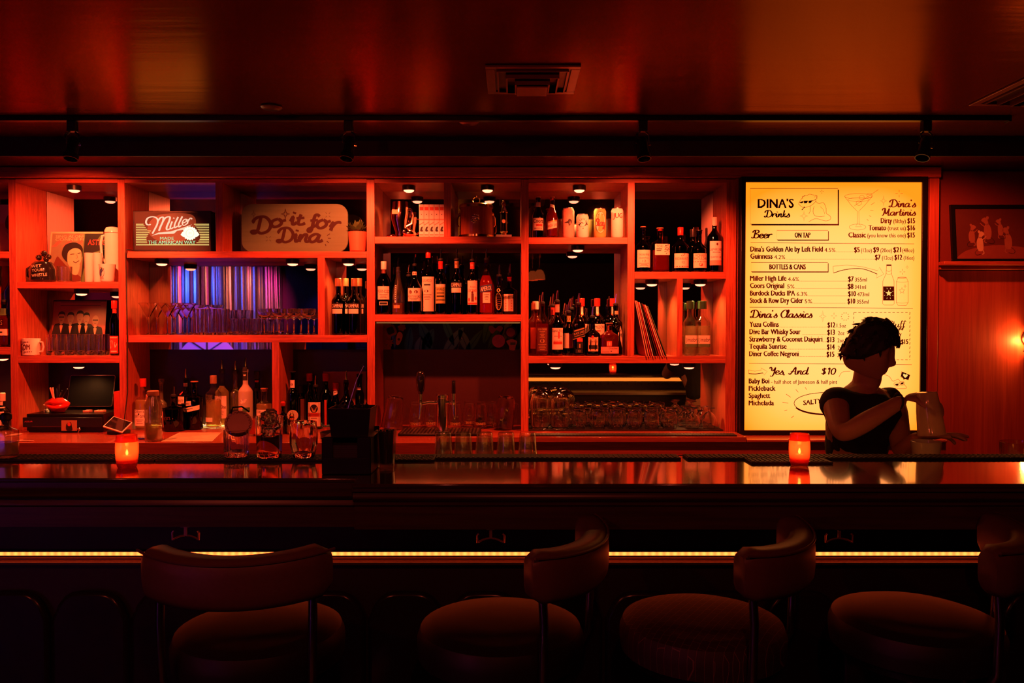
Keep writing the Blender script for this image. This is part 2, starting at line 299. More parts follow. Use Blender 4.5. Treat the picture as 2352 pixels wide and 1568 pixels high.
class Flat:
    def __init__(s): s.v = []; s.f = []; s.m = []; s.lift = 0
    def _add(s, vs, fs, m, layer):
        o = len(s.v); s.v += [(x, y, layer) for x, y in vs]; s.f += [tuple(i + o for i in f) for f in fs]; s.m += [m] * len(fs)
    def rect(s, x0, y0, x1, y1, m=0, layer=0, nx=1, ny=1, tilt=0):
        vs = [(x0 + (x1 - x0) * i / nx, y0 + (y1 - y0) * j / ny - tilt * (x1 - x0) * (i / nx - .5)) for j in range(ny + 1) for i in range(nx + 1)]
        fs = [(j * (nx + 1) + i, (j + 1) * (nx + 1) + i, (j + 1) * (nx + 1) + i + 1, j * (nx + 1) + i + 1) for j in range(ny) for i in range(nx)]
        s._add(vs, fs, m, layer)
    def poly(s, pts, m=0, layer=1): s._add(pts, [tuple(range(len(pts)))], m, layer)
    def ell(s, cx, cy, rx, ry, m=0, layer=1, n=20): s.poly([(cx + rx * cos(2 * pi * k / n), cy + ry * sin(2 * pi * k / n)) for k in range(n)], m, layer)
    def line(s, pts, w, m=0, layer=1, closed=False, cal=None):
        n = len(pts); L = []; R = []
        for i in range(n):
            a = pts[(i + 1) % n] if closed or i < n - 1 else pts[i]; b = pts[i - 1] if closed or i > 0 else pts[i]
            dx, dy = a[0] - b[0], a[1] - b[1]; d = sqrt(dx * dx + dy * dy) or 1; nx, ny = -dy / d, dx / d
            ww = (w * (cal + (1 - cal) * abs(dy / d)) if cal is not None else w) / 2
            L.append((pts[i][0] + nx * ww, pts[i][1] + ny * ww)); R.append((pts[i][0] - nx * ww, pts[i][1] - ny * ww))
        o = len(s.v); s._add(L + R, [(i, (i + 1) % n, n + (i + 1) % n, n + i) for i in range(n if closed else n - 1)], m, layer)
        if cal is not None:     # a brush stroke rises a hair along its length, so that crossings do not share a plane
            for i in range(2 * n): x, y, l = s.v[o + i]; s.v[o + i] = (x, y, l + .35 * (i % n) / n + s.lift)
            s.lift = (s.lift + .37) % 2.2
    def ring(s, cx, cy, rx, ry, w, m=0, layer=1, a0=0, a1=360, n=24):
        cl = abs(a1 - a0) >= 360
        s.line([(cx + rx * cos(radians(a0 + (a1 - a0) * k / n)), cy + ry * sin(radians(a0 + (a1 - a0) * k / n))) for k in range(n if cl else n + 1)], w, m, layer, cl)
    def text(s, t, x0, x1, base, cap, m=1, layer=1, bold=.012, tilt=0, rot=0, tall=1):
        vs, fs, w, _ = glyphs(t, 0); d = bold * cap * .75
        if x1 is None: x1 = x0 + w * cap
        pts = []
        for u, v in vs:
            if 0 < v < 1 and tall != 1: v = v ** tall
            x = x0 + u * (x1 - x0); y = base - v * cap - tilt * (x - (x0 + x1) / 2)
            if rot:
                dx, dy = x - (x0 + x1) / 2, y - base; x = (x0 + x1) / 2 + dx * cos(rot) - dy * sin(rot); y = base + dx * sin(rot) + dy * cos(rot)
            pts.append((x, y))
        if bold < .018: s._add(pts, fs, m, layer)
        else:               # heavier lettering: three passes a hair apart
            for k in (-1, 0, 1): s._add([(x + k * d, y) for x, y in pts], fs, m, layer + .15 * (k + 1))
    def script(s, t, x0, x1, base, cap, m=1, layer=1, w=.21, slant=.12, cal=.40, tilt=0):
        tot = sum(SCRIPT[c][1] for c in t); k = (x1 - x0) / tot; h = cap / 2; x = 0
        for c in t:
            strokes, adv = SCRIPT[c]
            for st in strokes:
                sp = spline(st, 5) if len(st) > 2 else st
                q = [(x0 + (x + px + slant * (py - .5) * h / k * .5) * k, base - py * h) for px, py in sp]
                if tilt: q = [(a, b - tilt * (a - (x0 + x1) / 2)) for a, b in q]
                s.line(q, w * cap, m, layer, cal=cal)
            x += adv
    def spark(s, cx, cy, rx, ry, w, m=0, layer=1):
        P = []
        for k in range(8):
            a = k * pi / 4; q = 1 if k % 2 == 0 else .28; P.append((cx + rx * q * cos(a), cy + ry * q * sin(a)))
        s.line(P, w, m, layer, True)
    def plus(s, cx, cy, r, w, m=0, layer=1, g=.35):
        for a in range(4):
            c, d = cos(a * pi / 2), sin(a * pi / 2); s.line([(cx + c * r * g, cy + d * r * g), (cx + c * r, cy + d * r)], w, m, layer)
    def build(s, name, mats, fn, parent=None, loc=None):
        me = bpy.data.meshes.new(name); me.from_pydata([fn(x, y, l) for x, y, l in s.v], [], s.f); me.update()
        for m in mats: me.materials.append(MATS[m])
        me.polygons.foreach_set('material_index', s.m)
        o = bpy.data.objects.new(name, me); COL.objects.link(o)
        if parent: o.parent = parent
        if loc is not None: o.location = loc
        return o
def plane_fn(Y, eps=.0005, org=(0, 0, 0), lean=0, zb=0):
    """pixel -> point on the plane at depth Y (leaning back by 'lean' per metre above zb), printed layers eps apart"""
    def fn(px, py, l):
        p = at(px, py, Y); q = Vector((p.x, Y - l * eps, p.z))
        if lean: q.y += lean * (q.z - zb)
        return tuple(q - Vector(org))
    return fn
# ================================================================== the room
ZC = Z(990, YF)                 # back counter top
CEIL = 2.485
def sbox(name, x0, x1, y0, y1, z0, z1, m, **kw):
    return structure(MB().box(x0, x1, y0, y1, z0, z1).build(name, m, **kw))
# ceiling: red satin paint with roller marks
def ceiling_mat():
    m = bpy.data.materials.new('ceiling_paint'); m.use_nodes = True; nt = m.node_tree; n = nt.nodes; n.remove(n['Principled BSDF'])
    d = n.new('ShaderNodeBsdfDiffuse'); d.inputs['Color'].default_value = (.06, .014, .018, 1)
    g = n.new('ShaderNodeBsdfGlossy'); g.inputs['Color'].default_value = (.50, .165, .028, 1); g.inputs['Roughness'].default_value = .24
    tc = n.new('ShaderNodeTexCoord'); mp = n.new('ShaderNodeMapping'); mp.inputs['Scale'].default_value = (.7, 7, 1)
    nz = n.new('ShaderNodeTexNoise'); nz.inputs['Scale'].default_value = 2.2; nz.inputs['Detail'].default_value = 3
    nt.links.new(tc.outputs['Object'], mp.inputs['Vector']); nt.links.new(mp.outputs['Vector'], nz.inputs['Vector'])
    bp = n.new('ShaderNodeBump'); bp.inputs['Strength'].default_value = .22; bp.inputs['Distance'].default_value = .006
    nt.links.new(nz.outputs['Fac'], bp.inputs['Height']); nt.links.new(bp.outputs['Normal'], g.inputs['Normal'])
    lw = n.new('ShaderNodeFresnel'); lw.inputs['IOR'].default_value = 1.5
    mx = n.new('ShaderNodeMixShader'); nt.links.new(lw.outputs[0], mx.inputs[0]); nt.links.new(d.outputs[0], mx.inputs[1]); nt.links.new(g.outputs[0], mx.inputs[2])
    nt.links.new(mx.outputs[0], n['Material Output'].inputs['Surface']); MATS['ceiling_paint'] = m
ceiling_mat()
M('floor_dark', (.03, .022, .020), .45, var=.4, scale=3); M('wall_fabric', (.22, .03, .022), .8, bump=.5, scale=160); M('wall_dark', (.07, .02, .02), .7)
XL, XR, YB = -6.4, 3.6, -3.2
sbox('ceiling', XL, XR, YB, 5.0, CEIL, CEIL + .1, 'ceiling_paint')
sbox('floor', XL, XR, YB, 5.0, -.1, 0, 'floor_dark')
sbox('wall_back', XL, XR, 4.80, 5.0, 0, CEIL, 'wall_dark')
sbox('wall_front', XL, XR, YB - .1, YB, 0, CEIL, 'wall_dark')
sbox('wall_left', XL - .1, XL, YB, 5.0, 0, CEIL, 'wall_dark')
sbox('wall_right', XR, XR + .1, YB, 5.0, 0, CEIL, 'wall_dark')
ZT = Z(385, YF)                 # top of the shelving / underside of the bulkhead
sbox('trim_1', XL, XR, 4.18, 4.80, ZT + .002, CEIL, 'ceiling_paint')
MATS['bulk_face'] = M('bulk_face', (.03, .008, .008), .7)
sbox('trim_2', XL, XR, 4.165, 4.18, ZT, CEIL, 'bulk_face')
# right-hand wall: wood panel, ledge, papered wall above
XP = X(2152, YF)
zl = Z(603, 4.5)
sbox('wall_panel', XP, XR, 4.52, 4.80, 0, zl - .045, 'panel_wood')
MATS_led = structure(MB().box(XP, XR, 4.40, 4.80, zl - .02, zl).box(XP + .01, XR, 4.46, 4.80, zl - .04, zl - .02).build('trim_3', 'shelf_wood_h', bevel=.003))
sbox('wall_upper', XP, XR, 4.56, 4.80, zl, ZT, 'wall_fabric')

# ================================================================== the shelving
unit = thing('bar_shelving', 'red-stained oak back-bar shelving of open compartments with mirrored backs', 'shelving', (0, 0, 0))
def fx(px): return X(px, YF)
def fz(py): return Z(py, YF)
UP = [(-170, -150, 412), (23, 40, 412), (273, 289, 412), (843, 861, 412), (1197, 1214, 412), (1667, 1690, 412)]
for a, b, t in UP:
    MB().box(fx(a), fx(b), YF, YM, ZC, fz(t)).build('upright', 'shelf_wood_v', unit, bevel=.0012)
for a, b, t, bt in [(497, 513, 419, 577), (730, 746, 592, 770), (624, 640, 786, 990), (1020, 1036, 419, 543), (1555, 1568, 640, 818), (1441, 1457, 419, 818)]:
    MB().box(fx(a), fx(b), YF + .001, YM, fz(bt), fz(t)).build('divider', 'shelf_wood_v', unit, bevel=.0012)
BOARDS = [(-150, 23, 577, 593), (-150, 23, 797, 814), (40, 273, 647, 662), (40, 273, 817, 833), (289, 843, 577, 592), (289, 843, 770, 786),
          (861, 1197, 543, 559), (861, 1197, 722, 738), (1214, 1441, 545, 560), (1214, 1667, 818, 834), (1457, 1667, 624, 640)]
for a, b, t, bt in BOARDS:
    MB().box(fx(a), fx(b), YF + .0005, YM, fz(bt), fz(t)).build('shelf', 'shelf_wood_h', unit, bevel=.0012)
for a, b in zip([-150, 40, 289, 861, 1214], [23, 273, 843, 1197, 1667]):
    MB().box(fx(a), fx(b), YF + .001, YM, fz(419.5), fz(411)).build('top_board', 'shelf_wood_h', unit, bevel=.001)
MB().box(fx(-170), fx(2152), YF - .03, YM, fz(409), ZT - .001).build('top_rail', 'shelf_wood_h', unit, bevel=.003)
structure(MB().box(fx(2130), fx(2152), YF - .012, YM, 0, fz(410)).build('trim_4', 'panel_wood', bevel=.003))
MB().box(fx(1690), fx(2129.5), YF + .012, YM, ZC - .0155, fz(409.5)).build('sign_panel', 'panel_wood', unit)
M('bay_board', (.05, .009, .008), .5)
# backs: mirror above, board below
for a, b, bot in [(-150, 23, 814), (40, 273, 833), (289, 843, 806), (861, 1197, 806), (1214, 1667, 986)]:
    MB().box(fx(a), fx(b), YM + .001, YM + .006, fz(bot), fz(419)).build('mirror', 'mirror_silver', unit, smooth=False)
for a, b, tp, m in [(-150, 23, 814, 'black_panel'), (40, 273, 833, 'black_panel'), (289, 843, 806, 'black_panel'), (861, 1197, 806, 'bay_board'), (1214, 1667, 986, 'black_panel')]:
    MB().box(fx(a), fx(b), YM + .001, YM + .012, ZC, fz(tp) - .0005).build('back_board', m, unit, smooth=False)

# back counter
ct = thing('back_counter', 'long red-stained wooden back counter carrying the shelving and bottles', 'counter', (0, 0, 0))
xs = X(1004, 4.1)
MB().box(-3.4, xs, 4.04, 4.79, ZC - .065, ZC - .0005).build('worktop', 'counter_wood', ct, bevel=.003)
XSG = fx(1689.7); XCE = fx(2129)
MB().box(xs + .001, XSG, 4.245, 4.79, ZC - .030, ZC - .0005).build('worktop', 'counter_wood', ct, bevel=.003)
MB().box(XSG + .001, XCE, 4.245, 4.79, ZC - .030, ZC - .016).build('worktop', 'counter_wood', ct, bevel=.003)
MB().box(xs + .001, XCE, 4.26, 4.79, ZC - .10, ZC - .031).build('edge_board', 'counter_wood', ct)
MB().box(-3.4, xs, 4.14, 4.79, .0, ZC - .066).build('cabinet', 'dark_paint', ct)
MB().box(xs + .001, XCE, 4.30, 4.79, .0, ZC - .101).build('cabinet', 'dark_paint', ct)

# ================================================================== the bar
bar = thing('bar_counter', 'long dark varnished wooden bar with moulded front running the room', 'bar', (0, 0, 0))
BT = 1.07
XB0, XB1, XBS = -3.4, 3.3, X(810, 2.2, 1112)
MB().box(XBS, XB1, 2.19, 2.66, BT - .012, BT).build('bar_top', 'bar_wood', bar, bevel=.003)
MB().box(XB0, XBS - .0005, 2.272, 2.66, BT - .012, BT).build('bar_top', 'bar_wood', bar, bevel=.003)
def mould(x0, x1, prof, m, name):
    n = len(prof); vs = [(x0, y, z) for y, z in prof] + [(x1, y, z) for y, z in prof]
    b = MB().add(vs, [tuple(range(n)), tuple(range(2 * n - 1, n - 1, -1))] + [(i, n + i, n + (i + 1) % n, (i + 1) % n) for i in range(n)])
    return b.build(name, m, bar, ang=50)
prof = [(2.193, BT - .013), (2.193, BT - .022), (2.203, BT - .026), (2.203, BT - .036), (2.198, BT - .042), (2.203, BT - .050), (2.212, BT - .056), (2.212, BT - .064), (2.220, BT - .070), (2.220, .936), (2.40, .936), (2.40, BT - .013)]
mould(XBS, XB1, prof, 'bar_front_wood', 'fascia')
prof = [(2.276, BT - .013), (2.276, BT - .030), (2.262, BT - .034), (2.246, BT - .030), (2.232, BT - .034), (2.226, BT - .042), (2.232, BT - .050), (2.244, BT - .054), (2.240, BT - .062), (2.238, BT - .070), (2.250, BT - .078), (2.250, .936), (2.40, .936), (2.40, BT - .013)]
mould(XB0, XBS - .0005, prof, 'bar_front_wood', 'fascia')
MB().box(XB0, XB1, 2.47, 2.52, 0, BT - .013).build('front_panel', 'dark_paint', bar)
MB().box(XB0, XB1, 2.46, 2.47, .778, .786).box(XB0, XB1, 2.435, 2.47, .770, .778).build('light_shelf', 'bar_front_wood', bar, bevel=.001)
MB().box(XB0, XB1, 2.52, 2.97, .93, .95).build('service_ledge', 'steel', bar)
MB().box(XB0, XB1, 2.64, 2.66, .951, BT - .013).build('back_panel', 'dark_paint', bar)
MB().box(-1.2, 1.53, 2.6605, 2.664, 1.022, 1.052).build('glow_strip', 'led_back' if emat('led_back', (1, .21, .02), 1.9) else '', bar)
b = MB()
for k in range(20):
    xx = -.75 + k * .115; b.tube([(xx + .028 * cos(a), 2.672, .990 + .028 * sin(a)) for a in [j * pi / 8 for j in range(9)]], .0035, 5)
b.tube([(-1.0, 2.672, 1.056), (1.53, 2.672, 1.056)], .004, 5).build('hook_rail', 'black_metal', bar)
MB().box(XB0, XB1, 2.90, 2.95, 0, .929).build('back_panel', 'dark_paint', bar)
pad = MB()
k = -2.9
while k < 2.9:
    pl = []
    for i in range(13):
        t = i / 12; pl.append((k + .005 + .235 * t, .60 + .085 * (1 - (2 * t - 1) ** 4)))
    pad.prism(pl + [(k + .24, .12), (k + .005, .12)], 2.44, 2.469)
    k += .245
pad.build('padded_front', 'vinyl_dark' if 'vinyl_dark' in MATS else M('vinyl_dark', (.02, .012, .014), .22, var=.2).name, bar, bevel=.012)

# LED strip under the overhang: channel and a run of diodes
led = thing('led_strip', 'glowing amber light strip running under the bar overhang', 'light strip', (0, 2.452, .800))
MB().box(-2.6, 2.6, -.004, .017, .007, .010).box(-2.6, 2.6, .012, .017, -.012, .007).build('channel', 'black_metal', led)
def led_mat():
    m = emat('led_beads', (1, .080, .013), 8); nt = m.node_tree; n = nt.nodes; b = n['Principled BSDF']
    tc = n.new('ShaderNodeTexCoord'); wv = n.new('ShaderNodeTexWave'); wv.inputs['Scale'].default_value = 14
    nt.links.new(tc.outputs['Object'], wv.inputs['Vector']); mr = n.new('ShaderNodeMapRange'); mr.inputs['To Min'].default_value = 5.5; mr.inputs['To Max'].default_value = 9.5
    nt.links.new(wv.outputs['Fac'], mr.inputs['Value']); nt.links.new(mr.outputs['Result'], b.inputs['Emission Strength'])
led_mat()
MB().box(-2.6, 2.6, 0, .010, -.005, .005).build('diodes', 'led_beads', led, smooth=False)
M('hook_metal', (.6, .32, .24), .38, .9)
hook0 = None
for px, lab in [(424, 'dark metal double bag hook under the bar above the straight-backed stool'), (1127, 'dark metal double bag hook under the middle of the bar'), (1930, 'dark metal double bag hook under the bar, right of the patterned-seat stool')]:
    yh = 2.258 if px < 800 else 2.228; p = at(px, 1222, yh); loc = (p.x, yh, .9352)
    if not hook0:
        hook0 = thing('bag_hook', lab, 'hook', loc, 'bag hooks under the bar')
        MB().box(-.012, .012, 0, .05, -.003, 0).box(-.004, .004, .004, .010, -.028, -.003).build('bracket', 'hook_metal', hook0)
        for s in (-1, 1):
            MB().tube([(s * (.002 + .036 * sin(a) if a < 1.4 else .0375), .007, -.028 - .013 * (1 - cos(2 * a)) / 2 + (0 if a < 1.2 else 0)) for a in [0, .3, .6, .9, 1.2, 1.5]] + [(s * .0385, .007, -.020), (s * .034, .007, -.015)], .0028, 6).build('prong', 'hook_metal', hook0)
    else: dup(hook0, loc, lab)

# ================================================================== the lit menu board
SY = YF - .055
sg = thing('menu_sign', 'tall glowing yellow backlit drinks menu in a black frame', 'sign', (0, 0, 0))
x0, x1, zt, zb = X(1701.5, SY), X(2129, SY), Z(405, SY), ZC - .0152
xi0, xi1, zi1, zi0 = X(1711.5, SY), X(2116, SY), Z(418, SY), Z(988, SY)
MB().box(x0, xi0, SY, YF + .011, zb, zt).box(xi1, x1, SY, YF + .011, zb, zt).box(xi0, xi1, SY, YF + .011, zi1, zt).box(xi0, xi1, SY, YF + .011, zb, zi0).build('frame', 'black_metal', sg, bevel=.002)
def sign_mat():
    m = bpy.data.materials.new('menu_panel'); m.use_nodes = True; nt = m.node_tree; n = nt.nodes; b = n['Principled BSDF']
    b.inputs['Base Color'].default_value = (.05, .05, .05, 1); b.inputs['Roughness'].default_value = .3
    tc = n.new('ShaderNodeTexCoord'); mp = n.new('ShaderNodeMapping'); mp.vector_type = 'POINT'
    cx, cz = (xi0 + xi1) / 2, (zi0 + zi1) / 2
    mp.inputs['Location'].default_value = (-cx / ((xi1 - xi0) / 2), 0, -(cz - .06) / ((zi1 - zi0) / 2)); mp.inputs['Scale'].default_value = (2 / (xi1 - xi0), 0, 2 / (zi1 - zi0))
    nt.links.new(tc.outputs['Object'], mp.inputs['Vector'])
    sx = n.new('ShaderNodeSeparateXYZ'); nt.links.new(mp.outputs['Vector'], sx.inputs['Vector'])
    def mth(op, a, b_=None):
        q = n.new('ShaderNodeMath'); q.operation = op
        for i, w in enumerate((a, b_)):
            if w is None: continue
            if isinstance(w, (int, float)): q.inputs[i].default_value = w
            else: nt.links.new(w, q.inputs[i])
        return q.outputs[0]
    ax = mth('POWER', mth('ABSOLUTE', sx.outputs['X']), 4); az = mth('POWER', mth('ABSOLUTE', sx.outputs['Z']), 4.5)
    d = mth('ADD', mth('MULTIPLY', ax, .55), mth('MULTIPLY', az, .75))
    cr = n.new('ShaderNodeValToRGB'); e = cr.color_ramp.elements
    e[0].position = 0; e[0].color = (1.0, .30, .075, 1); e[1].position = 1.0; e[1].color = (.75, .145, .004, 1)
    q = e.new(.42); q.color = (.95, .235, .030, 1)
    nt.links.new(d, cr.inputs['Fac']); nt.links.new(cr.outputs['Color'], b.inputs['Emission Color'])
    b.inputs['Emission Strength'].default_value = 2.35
    MATS['menu_panel'] = m
sign_mat()
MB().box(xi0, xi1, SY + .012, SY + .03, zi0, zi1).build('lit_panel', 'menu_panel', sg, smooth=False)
M('sign_ink', (.05, .008, .006), .6); M('sign_line', (.55, .16, .02), .6)
S = Flat()
def za(x, y): return 1690 + x / 4.9, 400 + y / 4.9
def zb_(x, y): return 1690 + x / 4.9, 690 + y / 4.9
def T(fn, s, xa, xb, base, cap, script=False, **kw):
    a, y = fn(xa, base); b, _ = fn(xb, base)
    y -= .0 
    if script: S.script(s, a, b, y, cap / 4.9, 0, **kw)
    else: S.text(s, a, b, y, cap / 4.9, 0, bold=kw.pop('bold',   .075 if cap > 50 else .03), tall=(.78 if s[0].isalpha() else 1), **kw)
def dots(fn, xa, xb, base, step=12.5):
    x = xa
    while x < xb:
        a, y = fn(x, base); S.rect(a, y - 1.1, a + 1.1, y, 0, 1); x += step
def ln(fn, pts, w=3.2, m=0, closed=False, sp=False, layer=1):
    q = [fn(*p) for p in (spline(pts, 6, closed) if sp else pts)]; S.line(q, w / 4.9, m, layer, closed)
def shbox(fn, xa, ya, xb, yb, sh=9):
    ln(fn, [(xa, ya), (xb, ya), (xb, yb), (xa, yb)], 5, 0, True)
    a, y = fn(xb + 1, ya + sh); b, y2 = fn(xb + sh, yb + sh); S.rect(a, y, b, y2, 0)
    a, y = fn(xa + sh, yb + 1); b, y2 = fn(xb + sh, yb + sh); S.rect(a, y, b, y2, 0)
T(za, "DINA'S", 250, 650, 380, 100, bold=.06); T(za, 'Drinks', 322, 610, 483, 78, True); T(za, 'Beer', 180, 405, 718, 88, True)
T(za, 'ON TAP', 665, 838, 715, 58); T(za, "Dina's", 1725, 2028, 370, 84, True); T(za, 'Martinis', 1640, 2026, 464, 80, True)
for r in [('Dirty', 1633, 1755, 552, 58), ('(filthy)', 1772, 1912, 550, 46), ('$15', 1932, 2015, 552, 58), ('Tomato', 1495, 1690, 632, 58), ('(trust us)', 1710, 1912, 630, 46), ('$16', 1930, 2015, 632, 58),
          ('Classic', 1268, 1462, 713, 58), ('(you know this one)', 1480, 1912, 711, 46), ('$15', 1930, 2013, 713, 58),
          ("Dina's Golden Ale by Left Field", 165, 978, 872, 58), ('4.5%', 998, 1120, 874, 44), ('$5', 1332, 1393, 878, 58), ('(12oz)', 1410, 1530, 878, 44), ('$9', 1548, 1610, 878, 58), ('(20oz)', 1627, 1756, 878, 44), ('$21', 1773, 1858, 878, 58), ('(48oz)', 1873, 2005, 878, 44),
          ('Guinness', 165, 412, 952, 58), ('4.2%', 432, 555, 954, 44), ('$7', 1567, 1627, 962, 58), ('(12oz)', 1645, 1768, 962, 44), ('$12', 1787, 1870, 962, 58), ('(16oz)', 1888, 2008, 962, 44), ('BOTTLES & CANS', 380, 785, 1072, 58),
          ('Miller High Life', 162, 568, 1200, 58), ('4.6%', 588, 710, 1202, 44), ('$7', 1265, 1325, 1207, 58), ('355ml', 1342, 1475, 1207, 44),
          ('Coors Original', 162, 542, 1283, 58), ('5%', 578, 660, 1285, 44), ('$8', 1260, 1322, 1290, 58), ('341ml', 1340, 1465, 1290, 44),
          ('Burdock Ducks IPA', 162, 665, 1367, 58), ('6.3%', 685, 806, 1369, 44), ('$10', 1265, 1350, 1373, 58), ('473ml', 1367, 1500, 1373, 44),
          ('Stock & Row Dry Cider', 160, 757, 1450, 58), ('5%', 776, 858, 1452, 44), ('$10', 1258, 1342, 1456, 58), ('355ml', 1362, 1495, 1456, 44)]: T(za, *r)
for a, b, y in [(1125, 1325, 876), (560, 1562, 958), (715, 1258, 1205), (665, 1253, 1288), (812, 1260, 1371), (863, 1250, 1454)]: dots(za, a, b, y)
shbox(za, 162, 160, 1148, 562, 14); shbox(za, 462, 632, 1038, 738); shbox(za, 172, 992, 1035, 1096)
ln(za, [(165, 770), (2007, 784)], 5); ln(za, [(155, 1496), (1993, 1508)], 5)
# martini glass drawing
def el(fn, cx, cy, rx, ry, w=3.2, m=1, a0=0, a1=360):
    cl = a1 - a0 >= 360; n = 30
    ln(fn, [(cx + rx * cos(radians(a0 + (a1 - a0) * k / n)), cy + ry * sin(radians(a0 + (a1 - a0) * k / n))) for k in range(n if cl else n + 1)], w, m, cl)
el(za, 1380, 248, 155, 30); el(za, 1380, 285, 118, 22)
ln(za, [(1225, 252), (1300, 350), (1365, 415), (1365, 560)], 3.5, 1); ln(za, [(1535, 252), (1450, 350), (1385, 415), (1388, 560)], 3.5, 1); ln(za, [(1365, 560), (1345, 590), (1415, 590), (1388, 560)], 3, 1)
el(za, 1370, 594, 94, 33); ln(za, [(1335, 355), (1605, 172)], 3.5, 1); el(za, 1505, 238, 30, 25); el(za, 1418, 262, 28, 24); el(za, 1385, 325, 30, 26)
for a, b in [((1520, 345), (1562, 318)), ((1513, 405), (1548, 408)), ((1500, 465), (1524, 478)), ((1475, 505), (1492, 522))]: ln(za, [a, b], 4, 1)
def spk(fn, cx, cy, rx, ry, w=3.5, m=1): p = fn(cx, cy); S.spark(p[0], p[1], rx / 4.9, ry / 4.9, w / 4.9, m)
def pls(fn, cx, cy, r, w=4, m=1): p = fn(cx, cy); S.plus(p[0], p[1], r / 4.9, w / 4.9, m)
spk(za, 1662, 300, 38, 60); pls(za, 1838, 218, 42); pls(za, 968, 198, 22); spk(za, 767, 470, 46, 58)
# whiskered critter with dark glasses beside the title
ln(za, [(705, 330), (760, 250), (800, 240), (830, 225), (880, 235), (915, 245), (900, 300), (935, 330), (985, 320), (1015, 380), (1020, 440), (1060, 470), (1065, 505), (1010, 525), (900, 500), (820, 535)], 4, 1, sp=True)
ln(za, [(705, 335), (740, 365), (775, 375), (850, 350), (905, 300)], 4, 1, sp=True); ln(za, [(755, 280), (745, 250), (780, 245)], 4, 1); ln(za, [(880, 260), (905, 240), (915, 275)], 4, 1)
ln(za, [(835, 360), (835, 420), (822, 445)], 4, 1); ln(za, [(880, 360), (870, 420), (890, 465), (950, 478), (1000, 470)], 4, 1, sp=True); ln(za, [(950, 365), (985, 400), (1000, 450)], 3, 1, sp=True)
for P in [[(712, 315), (762, 302), (758, 320), (735, 328)], [(762, 300), (815, 298), (800, 325), (768, 328)], [(818, 300), (868, 292), (845, 322), (820, 326)], [(760, 368), (780, 365), (772, 380)], [(738, 398), (765, 378), (768, 386), (745, 404)]]: S.poly([za(*p) for p in P], 0)
ln(za, [(860, 300), (905, 282)], 5, 0)
# arrow, bottle, can
ln(za, [(1095, 1035), (1250, 1022), (1420, 1040), (1595, 1085), (1615, 1045), (1665, 1125), (1580, 1168), (1590, 1122)], 3.5, 1)
ln(za, [(1590, 1122), (1450, 1070), (1330, 1062), (1200, 1080), (1100, 1112)], 8, 0, sp=True); ln(za, [(1095, 1035), (1098, 1112)], 3.5, 1)
ln(za, [(1698, 1030), (1690, 1120), (1655, 1200), (1652, 1455), (1670, 1472), (1765, 1472), (1783, 1455), (1780, 1200), (1752, 1120), (1750, 1030)], 4, 1, sp=False)
S.rect(*za(1695, 1015), *za(1752, 1032), 0); el(za, 1722, 1070, 28, 24, 3, 1, 0, 180); el(za, 1722, 1110, 32, 16, 3, 1, 0, 180)
S.rect(*za(1658, 1262), *za(1782, 1420), 0)
def star(fn, cx, cy, r, m, layer, fill=True, w=4):
    P = [(cx + r * (1 if k % 2 == 0 else .42) * sin(k * pi / 5), cy - r * (1 if k % 2 == 0 else .42) * cos(k * pi / 5)) for k in range(10)]
    if fill: S.poly([fn(*p) for p in P], m, layer)
    else: ln(fn, P, w, m, True, layer=layer)
M('sign_knock', (.05, .05, .05), emit=(1, .66, .16), estr=1.0)
star(za, 1720, 1340, 38, 2, 2); star(za, 1870, 1310, 38, 1, 1, False)
for k in range(8):
    a = k * pi / 4 + .4; ln(za, [(1720 + 45 * cos(a), 1340 + 52 * sin(a)), (1720 + 55 * cos(a), 1340 + 66 * sin(a))], 5, 2, layer=2)
ln(za, [(1825, 1165), (1808, 1210), (1806, 1440), (1825, 1475), (1918, 1477), (1938, 1445), (1938, 1205), (1920, 1162)], 4, 1, True); el(za, 1872, 1165, 50, 9); el(za, 1872, 1205, 64, 10, 3, 1, 0, 180); el(za, 1872, 1440, 64, 10, 3, 1, 0, 180)
spk(za, 1905, 1260, 16, 22, 3); pls(za, 1875, 1098, 32); pls(za, 1928, 1045, 16)
# lower half
T(zb_, "Dina's Classics", 165, 862, 192, 86, True); spk(zb_, 978, 178, 40, 66); pls(zb_, 1105, 172, 35)
for k in range(10): p = zb_(1230 + 42 * cos(k * .628), 180 + 42 * sin(k * .628)); S.rect(p[0] - .9, p[1] - .9, p[0] + .9, p[1] + .9, 1)
for r in [('Yuzu Collins', 155, 482, 297, 58), ('$12', 1033, 1117, 303, 58), ('1.5oz', 1137, 1240, 303, 44), ('Dive Bar Whisky Sour', 155, 728, 380, 58), ('$13', 1030, 1113, 385, 58), ('2oz', 1150, 1222, 387, 44),
          ('Strawberry & Coconut Daiquiri', 153, 972, 463, 58), ('$13', 1025, 1108, 468, 58), ('2oz', 1145, 1215, 470, 44), ('Tequila Sunrise', 153, 570, 545, 58), ('$14', 1027, 1110, 550, 58), ('2oz', 1147, 1218, 552, 44),
          ('Diner Coffee Negroni', 152, 705, 628, 58), ('$15', 1023, 1107, 633, 58), ('3oz', 1143, 1215, 635, 44), ('by', 1812, 1865, 402, 48), ('ne', 1778, 1838, 488, 44), ('$15', 1862, 1938, 488, 52),
          ('Baby Boi', 148, 375, 933, 56), ('- half shot of Jameson & half pint', 397, 1140, 936, 44), ('Pickleback', 147, 445, 1016, 56), ('Spaghett', 147, 385, 1098, 56), ('Michelada', 147, 427, 1180, 56)]: T(zb_, *r)
T(zb_, 'SALTY SNACKS', 760, 1250, 1150, 54, tilt=.12)
for a, b, y in [(485, 1028, 301), (750, 1025, 384), (977, 1020, 467), (575, 1022, 549), (712, 1018, 632)]: dots(zb_, a, b, y)
